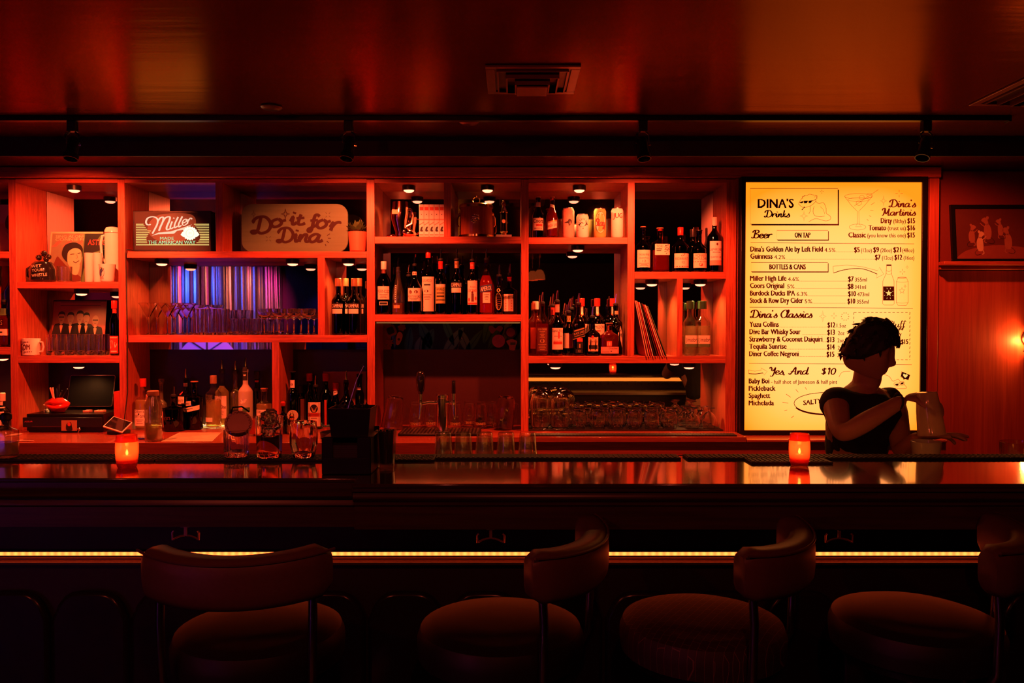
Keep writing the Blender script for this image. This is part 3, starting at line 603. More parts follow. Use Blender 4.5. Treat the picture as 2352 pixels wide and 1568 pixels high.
T(zb_, 'Stuff', 1715, 1905, 300, 72, True, w=.15); T(zb_, 'Yes, And', 375, 815, 830, 82, True); T(zb_, '$10', 962, 1128, 832, 76, True)
ln(zb_, [(148, 706), (1980, 720)], 5)
x = 1330
while x < 1962:
    ln(zb_, [(x, 133), (min(x + 28, 1962), 134)], 6); ln(zb_, [(x, 666), (min(x + 28, 1955), 667)], 6); x += 48
y = 133
while y < 668:
    ln(zb_, [(1330, y), (1328, min(y + 28, 668))], 6); ln(zb_, [(1962, y), (1955, min(y + 28, 668))], 6); y += 48
ln(zb_, [(143, 780), (215, 795), (290, 780), (283, 758), (353, 797), (318, 840), (306, 815)], 3.5, 1, sp=False); ln(zb_, [(306, 815), (220, 826), (145, 822)], 8, 0); ln(zb_, [(143, 780), (145, 822)], 4, 1)
el(zb_, 1010, 1155, 355, 120, 7, 0); el(zb_, 1010, 1163, 355, 120, 14, 0, 20, 160)
for a, b in [((675, 1000), (703, 1032)), ((780, 975), (797, 1003)), ((565, 1052), (618, 1088)), ((525, 1143), (590, 1155)), ((547, 1240), (578, 1230)), ((623, 1318), (655, 1298))]: ln(zb_, [a, b], 5, 1)
ln(zb_, [(1865, 800), (1960, 840), (1940, 892), (1905, 880), (1888, 888), (1885, 870), (1858, 860)], 6, 0, True); S.poly([zb_(*p) for p in [(1868, 800), (1958, 838), (1940, 890), (1905, 880), (1886, 888), (1884, 868), (1860, 855)]], 0)
S.poly([zb_(*p) for p in spline([(1905, 868), (1882, 840), (1890, 822), (1908, 832), (1924, 828), (1932, 846)], 4, True)], 2, 2)
ln(zb_, [(1570, 858), (1640, 832), (1720, 850), (1765, 905), (1800, 895), (1830, 885), (1850, 912), (1900, 950), (1920, 985), (1860, 992), (1790, 985)], 4, 1, sp=True); el(zb_, 1815, 940, 36, 24); el(zb_, 1872, 930, 28, 22)
for P in [[(1790, 940), (1835, 932), (1825, 958), (1800, 955)], [(1852, 930), (1890, 915), (1885, 940), (1862, 945)]]: S.poly([zb_(*p) for p in P], 0)
ln(zb_, [(1160, 860), (1200, 805), (1290, 795)], 4, 1, sp=True)
S.build('lettering', ['sign_ink', 'sign_line', 'sign_knock'], plane_fn(SY + .0115, .0006), sg)

# ================================================================== ceiling things
tr = thing('light_track', 'long black ceiling track holding four spotlights', 'light track', (0, YTR, CEIL))
MB().box(X(-120, YTR), X(2306, YTR), -.018, .018, -.022, 0).build('rail', 'black_metal', tr, bevel=.002)
MB().box(X(2306, YTR), X(2312, YTR), -.02, .02, -.026, 0).build('end_cap', 'black_plastic', tr)
labs = ['black track spotlight at the left end of the ceiling track', 'black track spotlight above the rounded wooden sign', 'black track spotlight above the whisky shelves', 'black track spotlight above the glowing menu']
for (px, ax, e), lab, tw in zip(SPOTS, labs, (.02, .12, -.06, .35)):
    x = X(px, YTR)
    h = thing('track_spotlight', lab, 'spotlight', (x, YTR, CEIL - .0225), 'spotlights on the ceiling track')
    MB().box(-.020, .020, -.017, .017, -.048, 0).build('adapter', 'black_metal', h, bevel=.002)
    MB().tube([(-.012, 0, -.048), (-.028, 0, -.062), (-.030, .004, -.100)], .004, 6).tube([(.012, 0, -.048), (.028, 0, -.062), (.030, .004, -.100)], .004, 6).build('yoke', 'black_metal', h)
    R = Matrix.Translation((0, .004, -.105)) @ Matrix.Rotation(tw, 4, 'Y') @ Matrix.Rotation(radians(-16), 4, 'X')
    MB().lathe([(.020, .030), (.026, .020), (.026, -.048), (.033, -.055), (.033, -.078), (.029, -.078), (.024, -.052), (.0, -.050)], 18, mat=R).build('can', 'black_metal', h)
    MB().lathe([(.0045, 0), (.0045, .012)], 8, mat=R @ Matrix.Translation((.026, 0, -.005)) @ Matrix.Rotation(pi / 2, 4, 'Y')).build('knob', 'brass', h)
    MB().tube([(-.012, -.006, -.05), (-.034, -.012, -.062), (-.030, -.016, -.080), (-.012, -.016, -.085)], .0025, 6).build('cord', 'black_rubber', h)
def vent(cx, cy, w, lab):
    v = thing('ceiling_vent', lab, 'vent', (cx, cy, CEIL), 'ceiling vents')
    h = w / 2
    MB().box(-h, h, -h, -h + .035, -.008, 0).box(-h, h, h - .035, h, -.008, 0).box(-h, -h + .035, -h + .035, h - .035, -.008, 0).box(h - .035, h, -h + .035, h - .035, -.008, 0).build('frame', 'dark_red_metal', v, bevel=.002)
    b = MB(); MB().box(-h + .035, h - .035, -h + .035, h - .035, -.002, 0).build('backing', 'black_plastic', v)
    for k in range(3):
        q = h - .045 - k * .035; z0 = -.010 - .014 * k; lo = []
        for s in (-1, 1):
            b.box(-q, q, s * q - .003, s * q + .003, z0 - .004, -.002); b.box(s * q - .003, s * q + .003, -q, q, z0 - .004, -.002)
    b.box(-.06, .06, -.06, .06, -.05, -.045).build('louvre', 'dark_red_metal', v)
M('dark_red_metal', (.16, .04, .035), .3, .5)
c = at(1222, 186, 3.19); vent(c.x, 3.19, .36, 'square ceiling vent left of the glowing menu reflection'); vent(X(2390, 3.35), 3.35, .40, 'ceiling vent cut by the right edge of the view')
for px, py, m, lab in [(627, 247, 'black_plastic', 'small dark round ceiling disc above the wooden rounded sign'), (1078, 281, 'dark_red_metal', 'small round ceiling disc just below the light track')]:
    Y = (CEIL - HCAM) * F / (745 - py); o = MB().lathe([(.048, 0), (.048, -.006), (.036, -.014), (0, -.015)], 20).build('ceiling_disc', m, loc=(X(px, Y), Y, CEIL)); tag(o, lab, 'disc')

# ================================================================== puck lamps under the shelves
PUCK = [(174, 420, 'in the top of the record sleeve compartment'), (188, 662, 'above the row of ribbed tumblers and cream mug'), (180, 833, 'above the cash drawer'), (5, 814, 'at the far left edge, above the white-capped bottle'),
        (373, 592, 'above the martini glasses'), (673, 592, 'above the coupe glasses'), (801, 592, 'above the red aperitif bottles'), (940, 420, 'above the boot-shaped glass'), (1120, 420, 'above the ice bucket and trophy'),
        (1330, 420, 'above the beer cans'), (1327, 560, 'above the crowded whisky and rum bottles'), (1497, 640, 'above the leaning record sleeves'), (1608, 640, 'above the clear tequila bottles'),
        (1276, 834, 'above the upturned clear pitchers'), (1583, 834, 'above the right end of the upturned mugs')]
puck0 = None
for px, py, w in PUCK:
    Yp = YF + .092; x = X(px, Yp); z = Z(py, YF) - .0006
    lab = 'small black puck lamp ' + w
    if not puck0:
        puck0 = thing('puck_lamp', lab, 'lamp', (x, Yp, z), 'puck lamps under the shelves')
        MB().lathe([(.038, 0), (.038, -.024), (.034, -.027), (.030, -.025), (0, -.025)], 24).build('housing', 'black_plastic', puck0)
        MB().lathe([(.0295, -.0255), (.027, -.031), (.018, -.036), (0, -.038)], 20).build('lens', 'puck_lens', puck0)
    else: dup(puck0, (x, Yp, z), lab)
    light('puck_light', 'SPOT', (x, Yp, z - .042), 13.0 if px > 900 and py < 800 else 7.0, WARM, spot_size=radians(150), spot_blend=.8, shadow_soft_size=.022)
# ================================================================== bottles
PLACED = []
def smooth(t): return t * t * (3 - 2 * t)
def shelf_top(py): return Z(py, YF) + .0012
R1, R2, R3 = YF + .062, YF + .150, YF + .225     # rows on a shelf, front to back
def bottle(px, ybase, ytop, wpx, glass, top, label, liq=None, cap='cap_black', labels=(), Y=None, hs=.60, hn=.76, rn=.0145, sq=0, dr=1.0, fill=.8, kind='liquor_bottle', cat='bottle', group=None, zbase=None, flute=0, neck=None, gmat=None, shp=1, spout_px=27, ytexttop=None):
    Y = Y or R1
    for _i in range(60):      # keep bottles of a shelf clear of each other and of the mirror behind
        s = F / Y; R = wpx / s / 2 * (1 + min(1, dr)) / 2; x = X(px, Y, (ybase + ytop) / 2); key = round(zbase or shelf_top(ybase), 3)
        if not any((x - a) ** 2 + (Y - b) ** 2 < (R * (1.10 if sq else 1) + c + .001) ** 2 for a, b, c, k in PLACED if k == key): break
        Y += .004
    Y = min(Y, YM - R - (.036 if zbase == ZC and px > 735 else .004)); s = F / Y; R = wpx / s / 2; PLACED.append((X(px, Y, (ybase + ytop) / 2), Y, R * (1 + min(1, dr)) / 2, key))
    zb = zbase + .0008 if zbase is not None else shelf_top(ybase)
    x = X(px, Y, (ybase + ytop) / 2)
    H = Z(ytop, Y) - zb
    if top == 'pour': H -= spout_px / s
    capz = 0
    if top in ('cap', 'stopper', 'cork'): capz = (.040 if top == 'cap' else .028); H -= .006
    R = wpx / s / 2
    t = thing(kind, label, cat, (x, Y, zb), group)
    rn = min(rn, R * .8)
    prof = [(R * .82, 0), (R * .96, .004), (R, .012), (R, H * hs * .5), (R, H * hs)]
    for k in range(1, 8):
        u = k / 8; prof.append((R + (rn - R) * smooth(u) ** shp, H * (hs + (hn - hs) * u)))
    prof += [(rn, H * hn), (rn * .96, H * .97 - .012), (rn * 1.12, H - .011), (rn * 1.12, H)]
    def rf(a, z, r):
        q = 1
        if sq:
            w = 1 - min(1, max(0, (z / H - hs) / max(.01, hn - hs))); c, d = abs(cos(a)), abs(sin(a))
            k = 1 / ((c ** sq + d ** sq) ** (1 / sq)); q = 1 + (k - 1) * w
        if flute and H * .06 < z < H * hs: q *= 1 + .035 * cos(flute * a)
        return q
    seg = 28 if sq else (40 if flute else 22)
    b = MB().lathe(prof, seg, rf=rf)
    if dr != 1: b.v = [(vx, vy * (dr + (1 - dr) * min(1, max(0, (vz / H - hs) / max(.01, hn - hs)))), vz) for vx, vy, vz in b.v]
    b.build('glass_body', glass, t)
    if liq:
        zt = H * fill
        lp = [(0, .006)] + [(r * .93, z) for r, z in prof if .004 < z < zt]
        if lp[-1][1] < zt: 
            # interpolate the wall radius at the liquid's surface
            for (ra, za_), (rb, zb2) in zip(prof, prof[1:]):
                if za_ <= zt <= zb2: lp.append((.93 * (ra + (rb - ra) * (zt - za_) / max(1e-6, zb2 - za_)), zt)); break
        lp.append((0, zt))
        b = MB().lathe(lp, seg, rf=rf)
        if dr != 1: b.v = [(vx, vy * (dr + (1 - dr) * min(1, max(0, (vz / H - hs) / max(.01, hn - hs)))), vz) for vx, vy, vz in b.v]
        b.build('liquid', liq, t)
    if top == 'pour':
        p = spout_px / s
        MB().lathe([(rn * .8, H - .012), (rn * .9, H + .001), (rn * 1.02, H + .003), (rn * 1.02, H + .012), (.006, H + .016), (0, H + .016)], 14).build('pourer_collar', 'black_rubber', t)
        MB().tube([(0, 0, H + .014), (.0005, -.001, H + p * .6), (.004, -.005, H + p)], [.0062, .0052, .0038], 8).build('pour_spout', 'chrome', t)
    elif top == 'cap':
        r = rn * 1.22; MB().lathe([(r, H - capz), (r * 1.02, H - capz + .002), (r * 1.02, H + .004), (r * .93, H + .006), (0, H + .006)], 18).build('cap', cap, t)
    elif top == 'cork':
        MB().lathe([(rn * .8, H - .012), (rn * .85, H), (rn * 1.25, H + .001), (rn * 1.25, H + .005), (rn * 1.15, H + .006), (0, H + .006)], 18).build('stopper', cap, t)
    elif top == 'stopper':
        MB().lathe([(rn * .8, H - .012), (rn, H), (rn * 1.5, H + .006), (rn * 1.5, H + .020), (rn * .9, H + .026), (0, H + .027)], 14, rf=lambda a, z, r: 1 + .06 * cos(6 * a)).build('stopper', cap, t)
    # labels, in pixels of the photo
    def zz(py): return Z(py, Y) - zb
    def rad(z):
        for (ra, za_), (rb, zb2) in zip(prof, prof[1:]):
            if za_ <= z <= zb2: return ra + (rb - ra) * (z - za_) / max(1e-6, zb2 - za_)
        return rn
    def fn(qx, qy, l):
        u = (qx - px) / s; z = zz(qy); r = rad(z) + .0006 + .0003 * l
        if sq:
            w = min(1, abs(u) / r); return (u, -(r * (max(1e-3, 1 - w ** sq) ** (1 / sq))) * dr - .0004 - .0003 * l, z)
        a = max(-1.5, min(1.5, u / r)); return (r * sin(a), -r * cos(a) * dr, z)
    for L in labels:
        fl = Flat(); mats = [L['m'], 'black_ink', 'red_ink', 'cream_paper', 'gold_ink', 'brown_ink']
        x0, y0, x1, y1 = L['b']; tl = L.get('tilt', 0); shape = L.get('shape', 'rect')
        if shape == 'rect': fl.rect(x0, y0, x1, y1, 0, 0, 10, 4, tl)
        elif shape == 'ell': fl.ell((x0 + x1) / 2, (y0 + y1) / 2, (x1 - x0) / 2, (y1 - y0) / 2, 0, 0, 24)
        elif shape == 'poly': fl.poly(L['p'], 0, 0)
        for tx in L.get('t', ()):
            s_, a, bb, base, cp = tx[:5]; mi = tx[5] if len(tx) > 5 else 1; bo = tx[6] if len(tx) > 6 else .015
            if s_ == '--':
                fl.rect(a, base - cp, bb, base, mi, 1, 6, 1, tl)
            elif s_ == '()': fl.ell((a + bb) / 2, base - cp / 2, (bb - a) / 2, cp / 2, mi, 1, 18)
            elif s_ == '{}':
                fl.poly(spline(tx[7], 4, True) if len(tx) > 7 else [], mi, 1)
            else: fl.text(s_, a, bb, base, cp, mi, 1, bold=bo, tilt=tl, rot=L.get('rot', 0))
        fl.build(L.get('n', 'label'), mats, fn, t)
    return t
def L(m, b, *t, **k): return dict(m=m, b=b, t=t, **k)
G = 'bottles on the back-bar shelves'
def lines(a, b, y0, y1, n, mi=5):
    c = (a + b) / 2; o = []
    for k in range(n):
        q = (.9, .6, .75, .5, .85)[k % 5] * (b - a) / 2; y = y0 + (y1 - y0) * (k + .5) / n; o.append(('--', c - q, c + q, y, 1.0, mi))
    return o
# ---- D: middle shelf of aperitifs (y 722)
b_ = 722
bottle(881.5, b_, 600, 32, 'glass_green', 'cap', 'dark green bottle with pale barrel label and white cap, leftmost of the aperitif shelf', cap='cap_white', hs=.62, hn=.84, rn=.013,
       labels=[L('cream_paper', (868, 658, 898, 688), ('PERNOD', 869, 897, 673, 7), *lines(872, 894, 676, 686, 3)), L('cream_paper', (873, 693, 893, 701), ('--', 874.5, 891.5, 699.5, 5, 1)), L('brown_ink', (877, 606, 887, 628), n='neck_label')], group=G)
bottle(914.5, b_, 592, 29, 'glass_cut', 'pour', 'clear fluted art-deco bottle with a pour spout, second on the aperitif shelf', liq='liquid_amber', hs=.35, hn=.93, rn=.012, flute=8, fill=.25,
       labels=[L('cream_paper', (908, 655, 912, 695), *[('--', 908.6, 911.4, y, 3) for y in range(660, 694, 5)]), L('gold_ink', (905, 701, 920, 708))], group=G)
bottle(939, b_, 608, 20, 'glass_black', 'pour', 'small dark bottle with a pour spout standing behind the round-berry label bottle', Y=R2, group=G)
bottle(952.5, b_, 584, 34, 'glass_black', 'pour', 'squat black bottle with flared cream label of dark fruit', hs=.50, hn=.80, rn=.013, liq=None,
       labels=[L('cream_paper', (936, 662, 970, 692), ('()', 940, 948, 675, 8, 5), ('()', 953, 962, 674, 7, 5), ('MONTENEGRO', 937, 968, 684, 5.5), *lines(940, 964, 685, 691, 2)), L('cream_paper', (946, 624, 959, 632), ('()', 949, 952, 630, 4, 2), ('()', 953, 956, 630, 4, 2), n='neck_label')], group=G)
bottle(984, b_, 574, 33, 'glass_green', 'cap', 'tall dark bottle with long straw-coloured wrap label and red cap on the aperitif shelf', cap='cap_red', hs=.60, hn=.78, rn=.0125, Y=R1 + .01,
       labels=[L('cream_paper', (968, 636, 1000, 715), ('LUXARDO', 970, 993, 648, 6), ('--', 975, 990, 656, 3), ('()', 976, 986, 672, 6, 5), *lines(971, 994, 676, 690, 4))], group=G)
bottle(1012.5, b_, 572, 27, 'glass_black', 'pour', 'dark bottle with yellow-green banded label and red neck wrap on the aperitif shelf', hs=.62, hn=.80,
       labels=[L('olive_paper', (1000, 653, 1025, 697), ('--', 1000, 1025, 659, 6, 3), ('AMARO', 1003, 1022, 668, 6), ('--', 1003, 1022, 674, 2), ('--', 1003, 1022, 682, 3), ('--', 1001, 1024, 690, 2)), L('cap_red', (1006.5, 600, 1019, 618), n='neck_label')], group=G)
bottle(1049, b_, 572, 28, 'glass_black', 'pour', 'dark bottle with spout and black-over-cream label, middle of the aperitif shelf', hs=.60, hn=.80, liq=None,
       labels=[L('black_ink', (1035, 648, 1062, 660), ('CAMPARI', 1035, 1062, 659, 8.5, 3, .02)), L('cream_paper', (1036, 661, 1061, 672)), L('cap_gold', (1043.5, 600, 1055, 616), n='neck_label')], group=G)
bottle(1085, b_, 573, 27, 'glass_black', 'pour', 'dark bottle with tall label of a figure and red neck wrap on the aperitif shelf', hs=.62, hn=.80,
       labels=[L('cream_paper', (1073, 645, 1098, 700), ('Amaro', 1080, 1094, 661, 4, 2), ('LUCANO', 1075, 1096, 671, 7, 2, .02), ('--', 1083, 1089, 693, 19, 5), ('()', 1083, 1088, 674, 5, 5), ('()', 1075, 1080, 693, 9, 2), ('()', 1091, 1096, 690, 9, 2), ('--', 1074, 1097, 699, 4, 2)), L('red_paper', (1079, 600, 1091, 618), ('Lucano', 1080, 1090, 610, 4, 3), n='neck_label')], group=G)
bottle(1116.5, b_, 571, 32, 'glass_amber', 'pour', 'clear bottle of bright orange aperitif with slanted dark label', liq='liquid_orange', hs=.55, hn=.86, rn=.012, fill=.72,
       labels=[L('blue_ink', (1101, 655, 1132, 670), ('APEROL', 1103, 1131, 667.5, 9.5, 3, .025), tilt=.17), L('cream_paper', (1109, 672, 1127, 696), *lines(1111, 1125, 676, 690, 4))], group=G)
bottle(1146, b_, 608, 21, 'glass_brown', 'pour', 'brown bottle with round pineapple label, second from right on the aperitif shelf', hs=.58, hn=.78, Y=R1 + .02,
       labels=[L('olive_paper', (1137, 672, 1153, 712), ('()', 1141, 1149, 671, 9, 0), *[('--', 1139 + (k % 2), 1151, 678 + k * 5, 1.4, 5) for k in range(7)], shape='ell')], group=G)
bottle(1170, b_, 606, 36, 'glass_brown', 'pour', 'squat square amber bottle with bordered label, rightmost of the aperitif shelf', hs=.60, hn=.72, rn=.0125, sq=5, liq='liquid_dark',
       labels=[L('cream_paper', (1158, 676, 1179, 715), *[('--', 1161, 1163, 692 + 6 * k, 2, 2) for k in range(4)], *[('--', 1174, 1176, 692 + 6 * k, 2, 2) for k in range(4)]), L('brown_ink', (1158, 680, 1179, 687), ('COINTREAU', 1158.5, 1178.5, 686, 4.6, 4), tilt=.12), L('cap_red', (1164.5, 636, 1175, 646), n='neck_label')], group=G)
# ---- E: whisky and rum (y 818)
b_ = 818
bottle(1230, b_, 692, 34, 'glass_amber', 'cap', 'amber rum bottle with white cap at the left end of the whisky compartment, behind', cap='cap_white', liq='liquid_amber', Y=R2, hs=.62, hn=.78, labels=[L('pink_paper', (1217, 752, 1244, 800))], group=G)
bottle(1245.5, b_, 671, 31, 'glass_amber', 'pour', 'amber bottle with tall dark printed label, front left of the whisky compartment', liq='liquid_amber', hs=.64, hn=.84, fill=.62,
       labels=[L('brown_ink', (1232, 752, 1258, 806), ('SEVEN CROOK', 1234, 1256, 758, 4, 4), *lines(1238, 1252, 760, 776, 5, 4), ('()', 1240, 1250, 787, 9, 4), ('()', 1241.5, 1248.5, 785.5, 6, 0), *lines(1234, 1256, 789, 804, 4, 4))], group=G)
bottle(1270, b_, 677, 30, 'glass_black', 'pour', 'dark bottle with red neck behind the sailor-label rum', Y=R2, hs=.62, hn=.78, labels=[L('red_paper', (1264, 706, 1276, 723), n='neck_label')], group=G)
bottle(1279.5, b_, 667, 31, 'glass_amber', 'pour', 'spiced rum bottle with cream label of a standing sailor', liq='liquid_dark', hs=.58, hn=.80,
       labels=[L('cream_paper', (1266, 753, 1294, 802), ('Captain Morg', 1266.5, 1293.5, 762, 6), ('--', 1281, 1285, 777, 15, 2), ('()', 1281, 1285, 765, 4, 5), ('--', 1272, 1292, 772, 1, 5), ('--', 1270, 1292, 790, 6, 2), ('Spiced Rum', 1271, 1291, 784, 4, 2)), L('pink_paper', (1273, 699, 1286, 717), n='neck_label')], group=G)
bottle(1301, b_, 699, 22, 'glass_black', 'pour', 'dark bottle with a spout just behind the half-wrapped amber bottle', Y=R2 + .03, group=G)
bottle(1306, b_, 692, 22, 'glass_amber', 'pour', 'amber bottle with half-wrapped cream label between the rum and the slanted-label whisky', liq='liquid_dark', Y=R1 + .045, hs=.62, hn=.78,
       labels=[L('cream_paper', (1293, 765, 1306, 799)), L('red_paper', (1306, 767, 1315, 799)), L('olive_paper', (1301, 725, 1311, 739), ('()', 1303, 1309, 736, 7, 5), n='neck_label')], group=G)
bottle(1312.5, b_, 684, 16, 'glass_black', 'pour', 'thin dark bottle with spout at the rear middle of the whisky compartment', Y=R3, group=G)
bottle(1329, b_, 673, 30, 'glass_amber', 'pour', 'square whisky bottle with slanted black label and gold rule', liq='liquid_dark', hs=.62, hn=.86, sq=5, fill=.66,
       labels=[L('black_ink', (1315, 754, 1343, 774), ('BLACK LABEL', 1317, 1342, 766, 5, 4), ('--', 1318, 1341, 758, 2.5, 4), ('--', 1318, 1341, 770, 1, 4), tilt=.3), L('gold_ink', (1315, 774.5, 1343, 775.8), tilt=.3), L('red_paper', (1324, 776, 1337, 784)), L('black_ink', (1324, 785, 1338, 800), ('--', 1329, 1332, 798, 9, 4)), L('black_ink', (1321, 801, 1337, 810), ('12', 1327, 1332, 808, 5, 4))], group=G)
bottle(1399.5, b_, 741, 42, 'glass_amber', 'cork', 'low square-shouldered bourbon bottle with orange front label', liq='liquid_amber', cap='cap_wood', hs=.62, hn=.80, sq=5, rn=.0165, dr=.6, Y=YF + .05,
       labels=[L('pink_paper', (1379, 796, 1420, 811), ('Distiller', 1397, 1418, 801, 4, 5), ('--', 1382, 1398, 808, 1, 5), ('--', 1401, 1404, 807, 2, 1)), L('red_paper', (1392, 783, 1404, 795), ('--', 1393.5, 1395, 793, 8, 3), ('--', 1397, 1399, 793, 8, 3), ('--', 1401, 1402.5, 793, 8, 3))], group=G)
bottle(1414, b_, 675, 31, 'glass_black', 'pour', 'dark rye bottle with a diagonal cream label at the right of the whisky compartment', hs=.64, hn=.78, Y=R1 + .05,
       labels=[L('cream_paper', (0, 0, 0, 0), ('LOT 40', 1404, 1433, 763, 8.5, 1, .02), shape='poly', p=[(1407, 748), (1421, 739), (1425, 750), (1430, 762), (1431.5, 775), (1431.5, 799), (1426, 785), (1418, 768)], rot=1.0), L('tan_paper', (1411, 714, 1422, 722), n='neck_label')], group=G)
for px, lab, a, b in [(1336, 'green whiskey bottle with red cap behind the slanted-label bottle', 1326, 1348), (1371.5, 'green whiskey bottle with red cap and readable cream label, middle of the three', 1357, 1390), (1407, 'green whiskey bottle with red cap behind the diagonal-label bottle', 1391, 1423)]:
    bottle(px, b_, 685, 37, 'glass_green', 'cap', lab, cap='cap_red', hs=.60, hn=.78, Y=R2 + .03, labels=[L('cream_paper', (px - 15, 744, px + 18, 775), ('JAMESON', px - 15, px + 17, 754, 6.5), ('--', px - 5, px + 6, 761, 3, 2)), L('cream_paper', (px - 3, 704, px + 3, 720), n='neck_label'), L('red_ink', (px - 4, 717, px + 4, 725), ('()', px - 2.4, px + 2.4, 723.5, 5, 4), shape='ell', n='seal')], group=G)
bottle(1347, b_, 708, 16, 'glass_black', 'pour', 'dark bottle with short spout between the first two red-capped whiskeys', Y=R3, group=G)
bottle(1361, b_, 703, 36, 'glass_brown', 'pour', 'squat cut-glass whisky bottle with domed shoulders and crest label', liq='liquid_amber', hs=.55, hn=.72, flute=10, dr=.8,
       labels=[L('tan_paper', (1349, 765, 1374, 806), ('()', 1357, 1363, 777, 7, 2), ('Crown Royal', 1350, 1373, 786, 5, 5), ('--', 1351, 1372, 801, 9, 1))], group=G)
# ---- F: whisky on the upper right shelf (y 624)
b_ = 624
bottle(1477, b_, 520, 35, 'glass_brown', 'cork', 'tall-necked whisky with large cream label, leftmost on the upper right shelf', cap='cap_wood', hs=.56, hn=.74, rn=.0125, neck=1,
       labels=[L('cream_paper', (1459.5, 575, 1494, 615), ('THE BALVENIE', 1464, 1490, 588, 4.5), ('DoubleWood', 1466, 1488, 595, 4), ('12', 1473, 1481, 603, 5), *lines(1464, 1490, 605, 613, 3))], group=G)
bottle(1516, b_, 523, 40, 'glass_amber', 'cork', 'square whisky bottle with wide wooden stopper and brush-written character', liq='liquid_amber', cap='cap_wood', hs=.66, hn=.76, sq=6, rn=.0165, fill=.5,
       labels=[L('cream_paper', (1501, 562, 1535, 587), ('TOKI', 1504, 1519, 570, 5.5, 2), ('--', 1504, 1517, 574, 1.5), ('--', 1504, 1515, 578, 1.5), ('\u5b63', 1522, 1534, 583, 16))], group=G)
bottle(1563, b_, 522, 39, 'glass_brown', 'cap', 'dark whiskey bottle with red-gold cap and small bird label on the upper right shelf', cap='cap_red', hs=.56, hn=.76, rn=.0135,
       labels=[L('cream_paper', (1544, 583, 1583, 616), ('{}', 0, 0, 0, 0, 2, 0, [(1560, 589), (1565, 584), (1570, 583), (1567, 588), (1563, 590)]), ('REDBREAST', 1547, 1579, 598, 5.5, 5), ('12', 1562, 1569, 606, 5), ('--', 1545, 1582, 614, 2, 2))], group=G)
bottle(1592, b_, 526, 26, 'glass_black', 'cap', 'dark bottle half hidden behind the stout-labelled whisky, upper right shelf', Y=R2, group=G)
bottle(1605.5, b_, 528, 37, 'glass_brown', 'cork', 'rounded whisky bottle with bold lettered cream label, second from right on the upper right shelf', cap='cap_black', hs=.54, hn=.74, rn=.015,
       labels=[L('cream_paper', (1588, 583, 1623, 616), ('MONKEY', 1593, 1618, 591, 6), ('SHOULDER', 1590, 1621, 597.5, 5.5), ('--', 1588, 1622, 603, 1.5, 2), ('{}', 0, 0, 0, 0, 2, 0, [(1601, 608), (1605, 605), (1610, 607), (1609, 612), (1604, 612)]))], group=G)
bottle(1641, b_, 499, 33, 'glass_green', 'cap', 'tallest green bottle with white label and pale capsule, right end of upper right shelf', cap='cap_white', hs=.64, hn=.80, rn=.0135,
       labels=[L('white_paper', (1626, 555, 1657, 599), ('()', 1641, 1646, 565, 6, 5), ('LAPHROAIG', 1627, 1656, 577, 6), ('--', 1633, 1652, 581, 1.2), ('QUARTER CASK', 1628, 1655, 593.5, 4)), L('pink_paper', (1626, 599.5, 1657, 610)), L('cap_white', (1636, 503, 1647, 519), n='neck_label')], group=G)
# ---- F: two rows of clear tequila (y 818)
for px, Y, lab in [(1585, R1, 'clear square tequila bottle with dark cap, left of the front pair'), (1615, R1, 'clear square tequila bottle with dark cap, right of the front pair'), (1586, R2 + .01, 'clear tequila bottle behind the left one of the front pair'), (1610, R2 + .01, 'clear tequila bottle behind the right one of the front pair')]:
    bottle(px, 818, 691, 28.5 * R1 / Y, 'glass_clear', 'cap', lab, liq='liquid_clear', cap='cap_green', hs=.62, hn=.76, sq=7, rn=.0165, Y=Y, fill=.55,
           labels=[L('cream_paper', (px - 13.4, 770, px + 13.4, 789), ('Jimador', px - 12, px + 12, 784, 9)), L('green_paper', (px - 13.4, 789, px + 13.4, 796))], group='clear tequila bottles in the narrow right compartment')
# ---- C right: red aperitif bottles (y 770)
for px, Y, lab in [(777, R1, 'dark red aperitif bottle with pale cap, front left of the pair by the upright'), (814, R1, 'dark red aperitif bottle with pale cap, front right of the pair by the upright'), (794, R2, 'dark red aperitif bottle behind and between the front pair'), (825, R2, 'dark red aperitif bottle behind the right one of the front pair')]:
    bottle(px, 770, 639, 31 * R1 / Y, 'glass_black', 'cap', lab, cap='cap_gold', hs=.60, hn=.76, rn=.0145, Y=Y, labels=[L('black_ink', (px - 14, 696, px + 14, 708), ('CAMPARI', px - 13.5, px + 13.5, 706.5, 8, 3, .02)), L('cream_paper', (px - 12.5, 709.5, px + 12.5, 720))], group='matching aperitif bottles beside the upright')
# ---- B: wine bottle (y 817); A: edge bottles
bottle(263, 817, 690, 20, 'glass_black', 'cap', 'dark wine bottle with red label and foiled neck beside the ribbed tumblers', cap='cap_red', hs=.60, hn=.78, rn=.013, labels=[L('red_paper', (253, 771, 276, 811), ('--', 255, 274, 776, 2, 3), ('{}', 0, 0, 0, 0, 3, 0, [(257, 784), (263, 782), (262, 795), (257, 800)]), ('{}', 0, 0, 0, 0, 3, 0, [(267, 786), (273, 790), (268, 798)]), ('--', 258, 272, 808, 3, 3)), L('red_paper', (261.5, 694, 272, 719), ('--', 263, 271, 700, 1, 3), ('--', 263, 271, 709, 1, 3), n='neck_label')], group=G)
bottle(10, 797, 667, 34, 'glass_amber', 'pour', 'amber bottle with green lettering cut by the left edge of the view', liq='liquid_amber', hs=.62, hn=.76, sq=5, rn=.016, labels=[L('cream_paper', (-6, 755, 27, 770), ('--', 0, 16, 764, 3)), L('green_paper', (4, 708, 19, 724), n='neck_label'), L('glass_amber', (-4, 732, 18, 748), ('TOS', -2, 16, 746, 11, 4))], group=G)
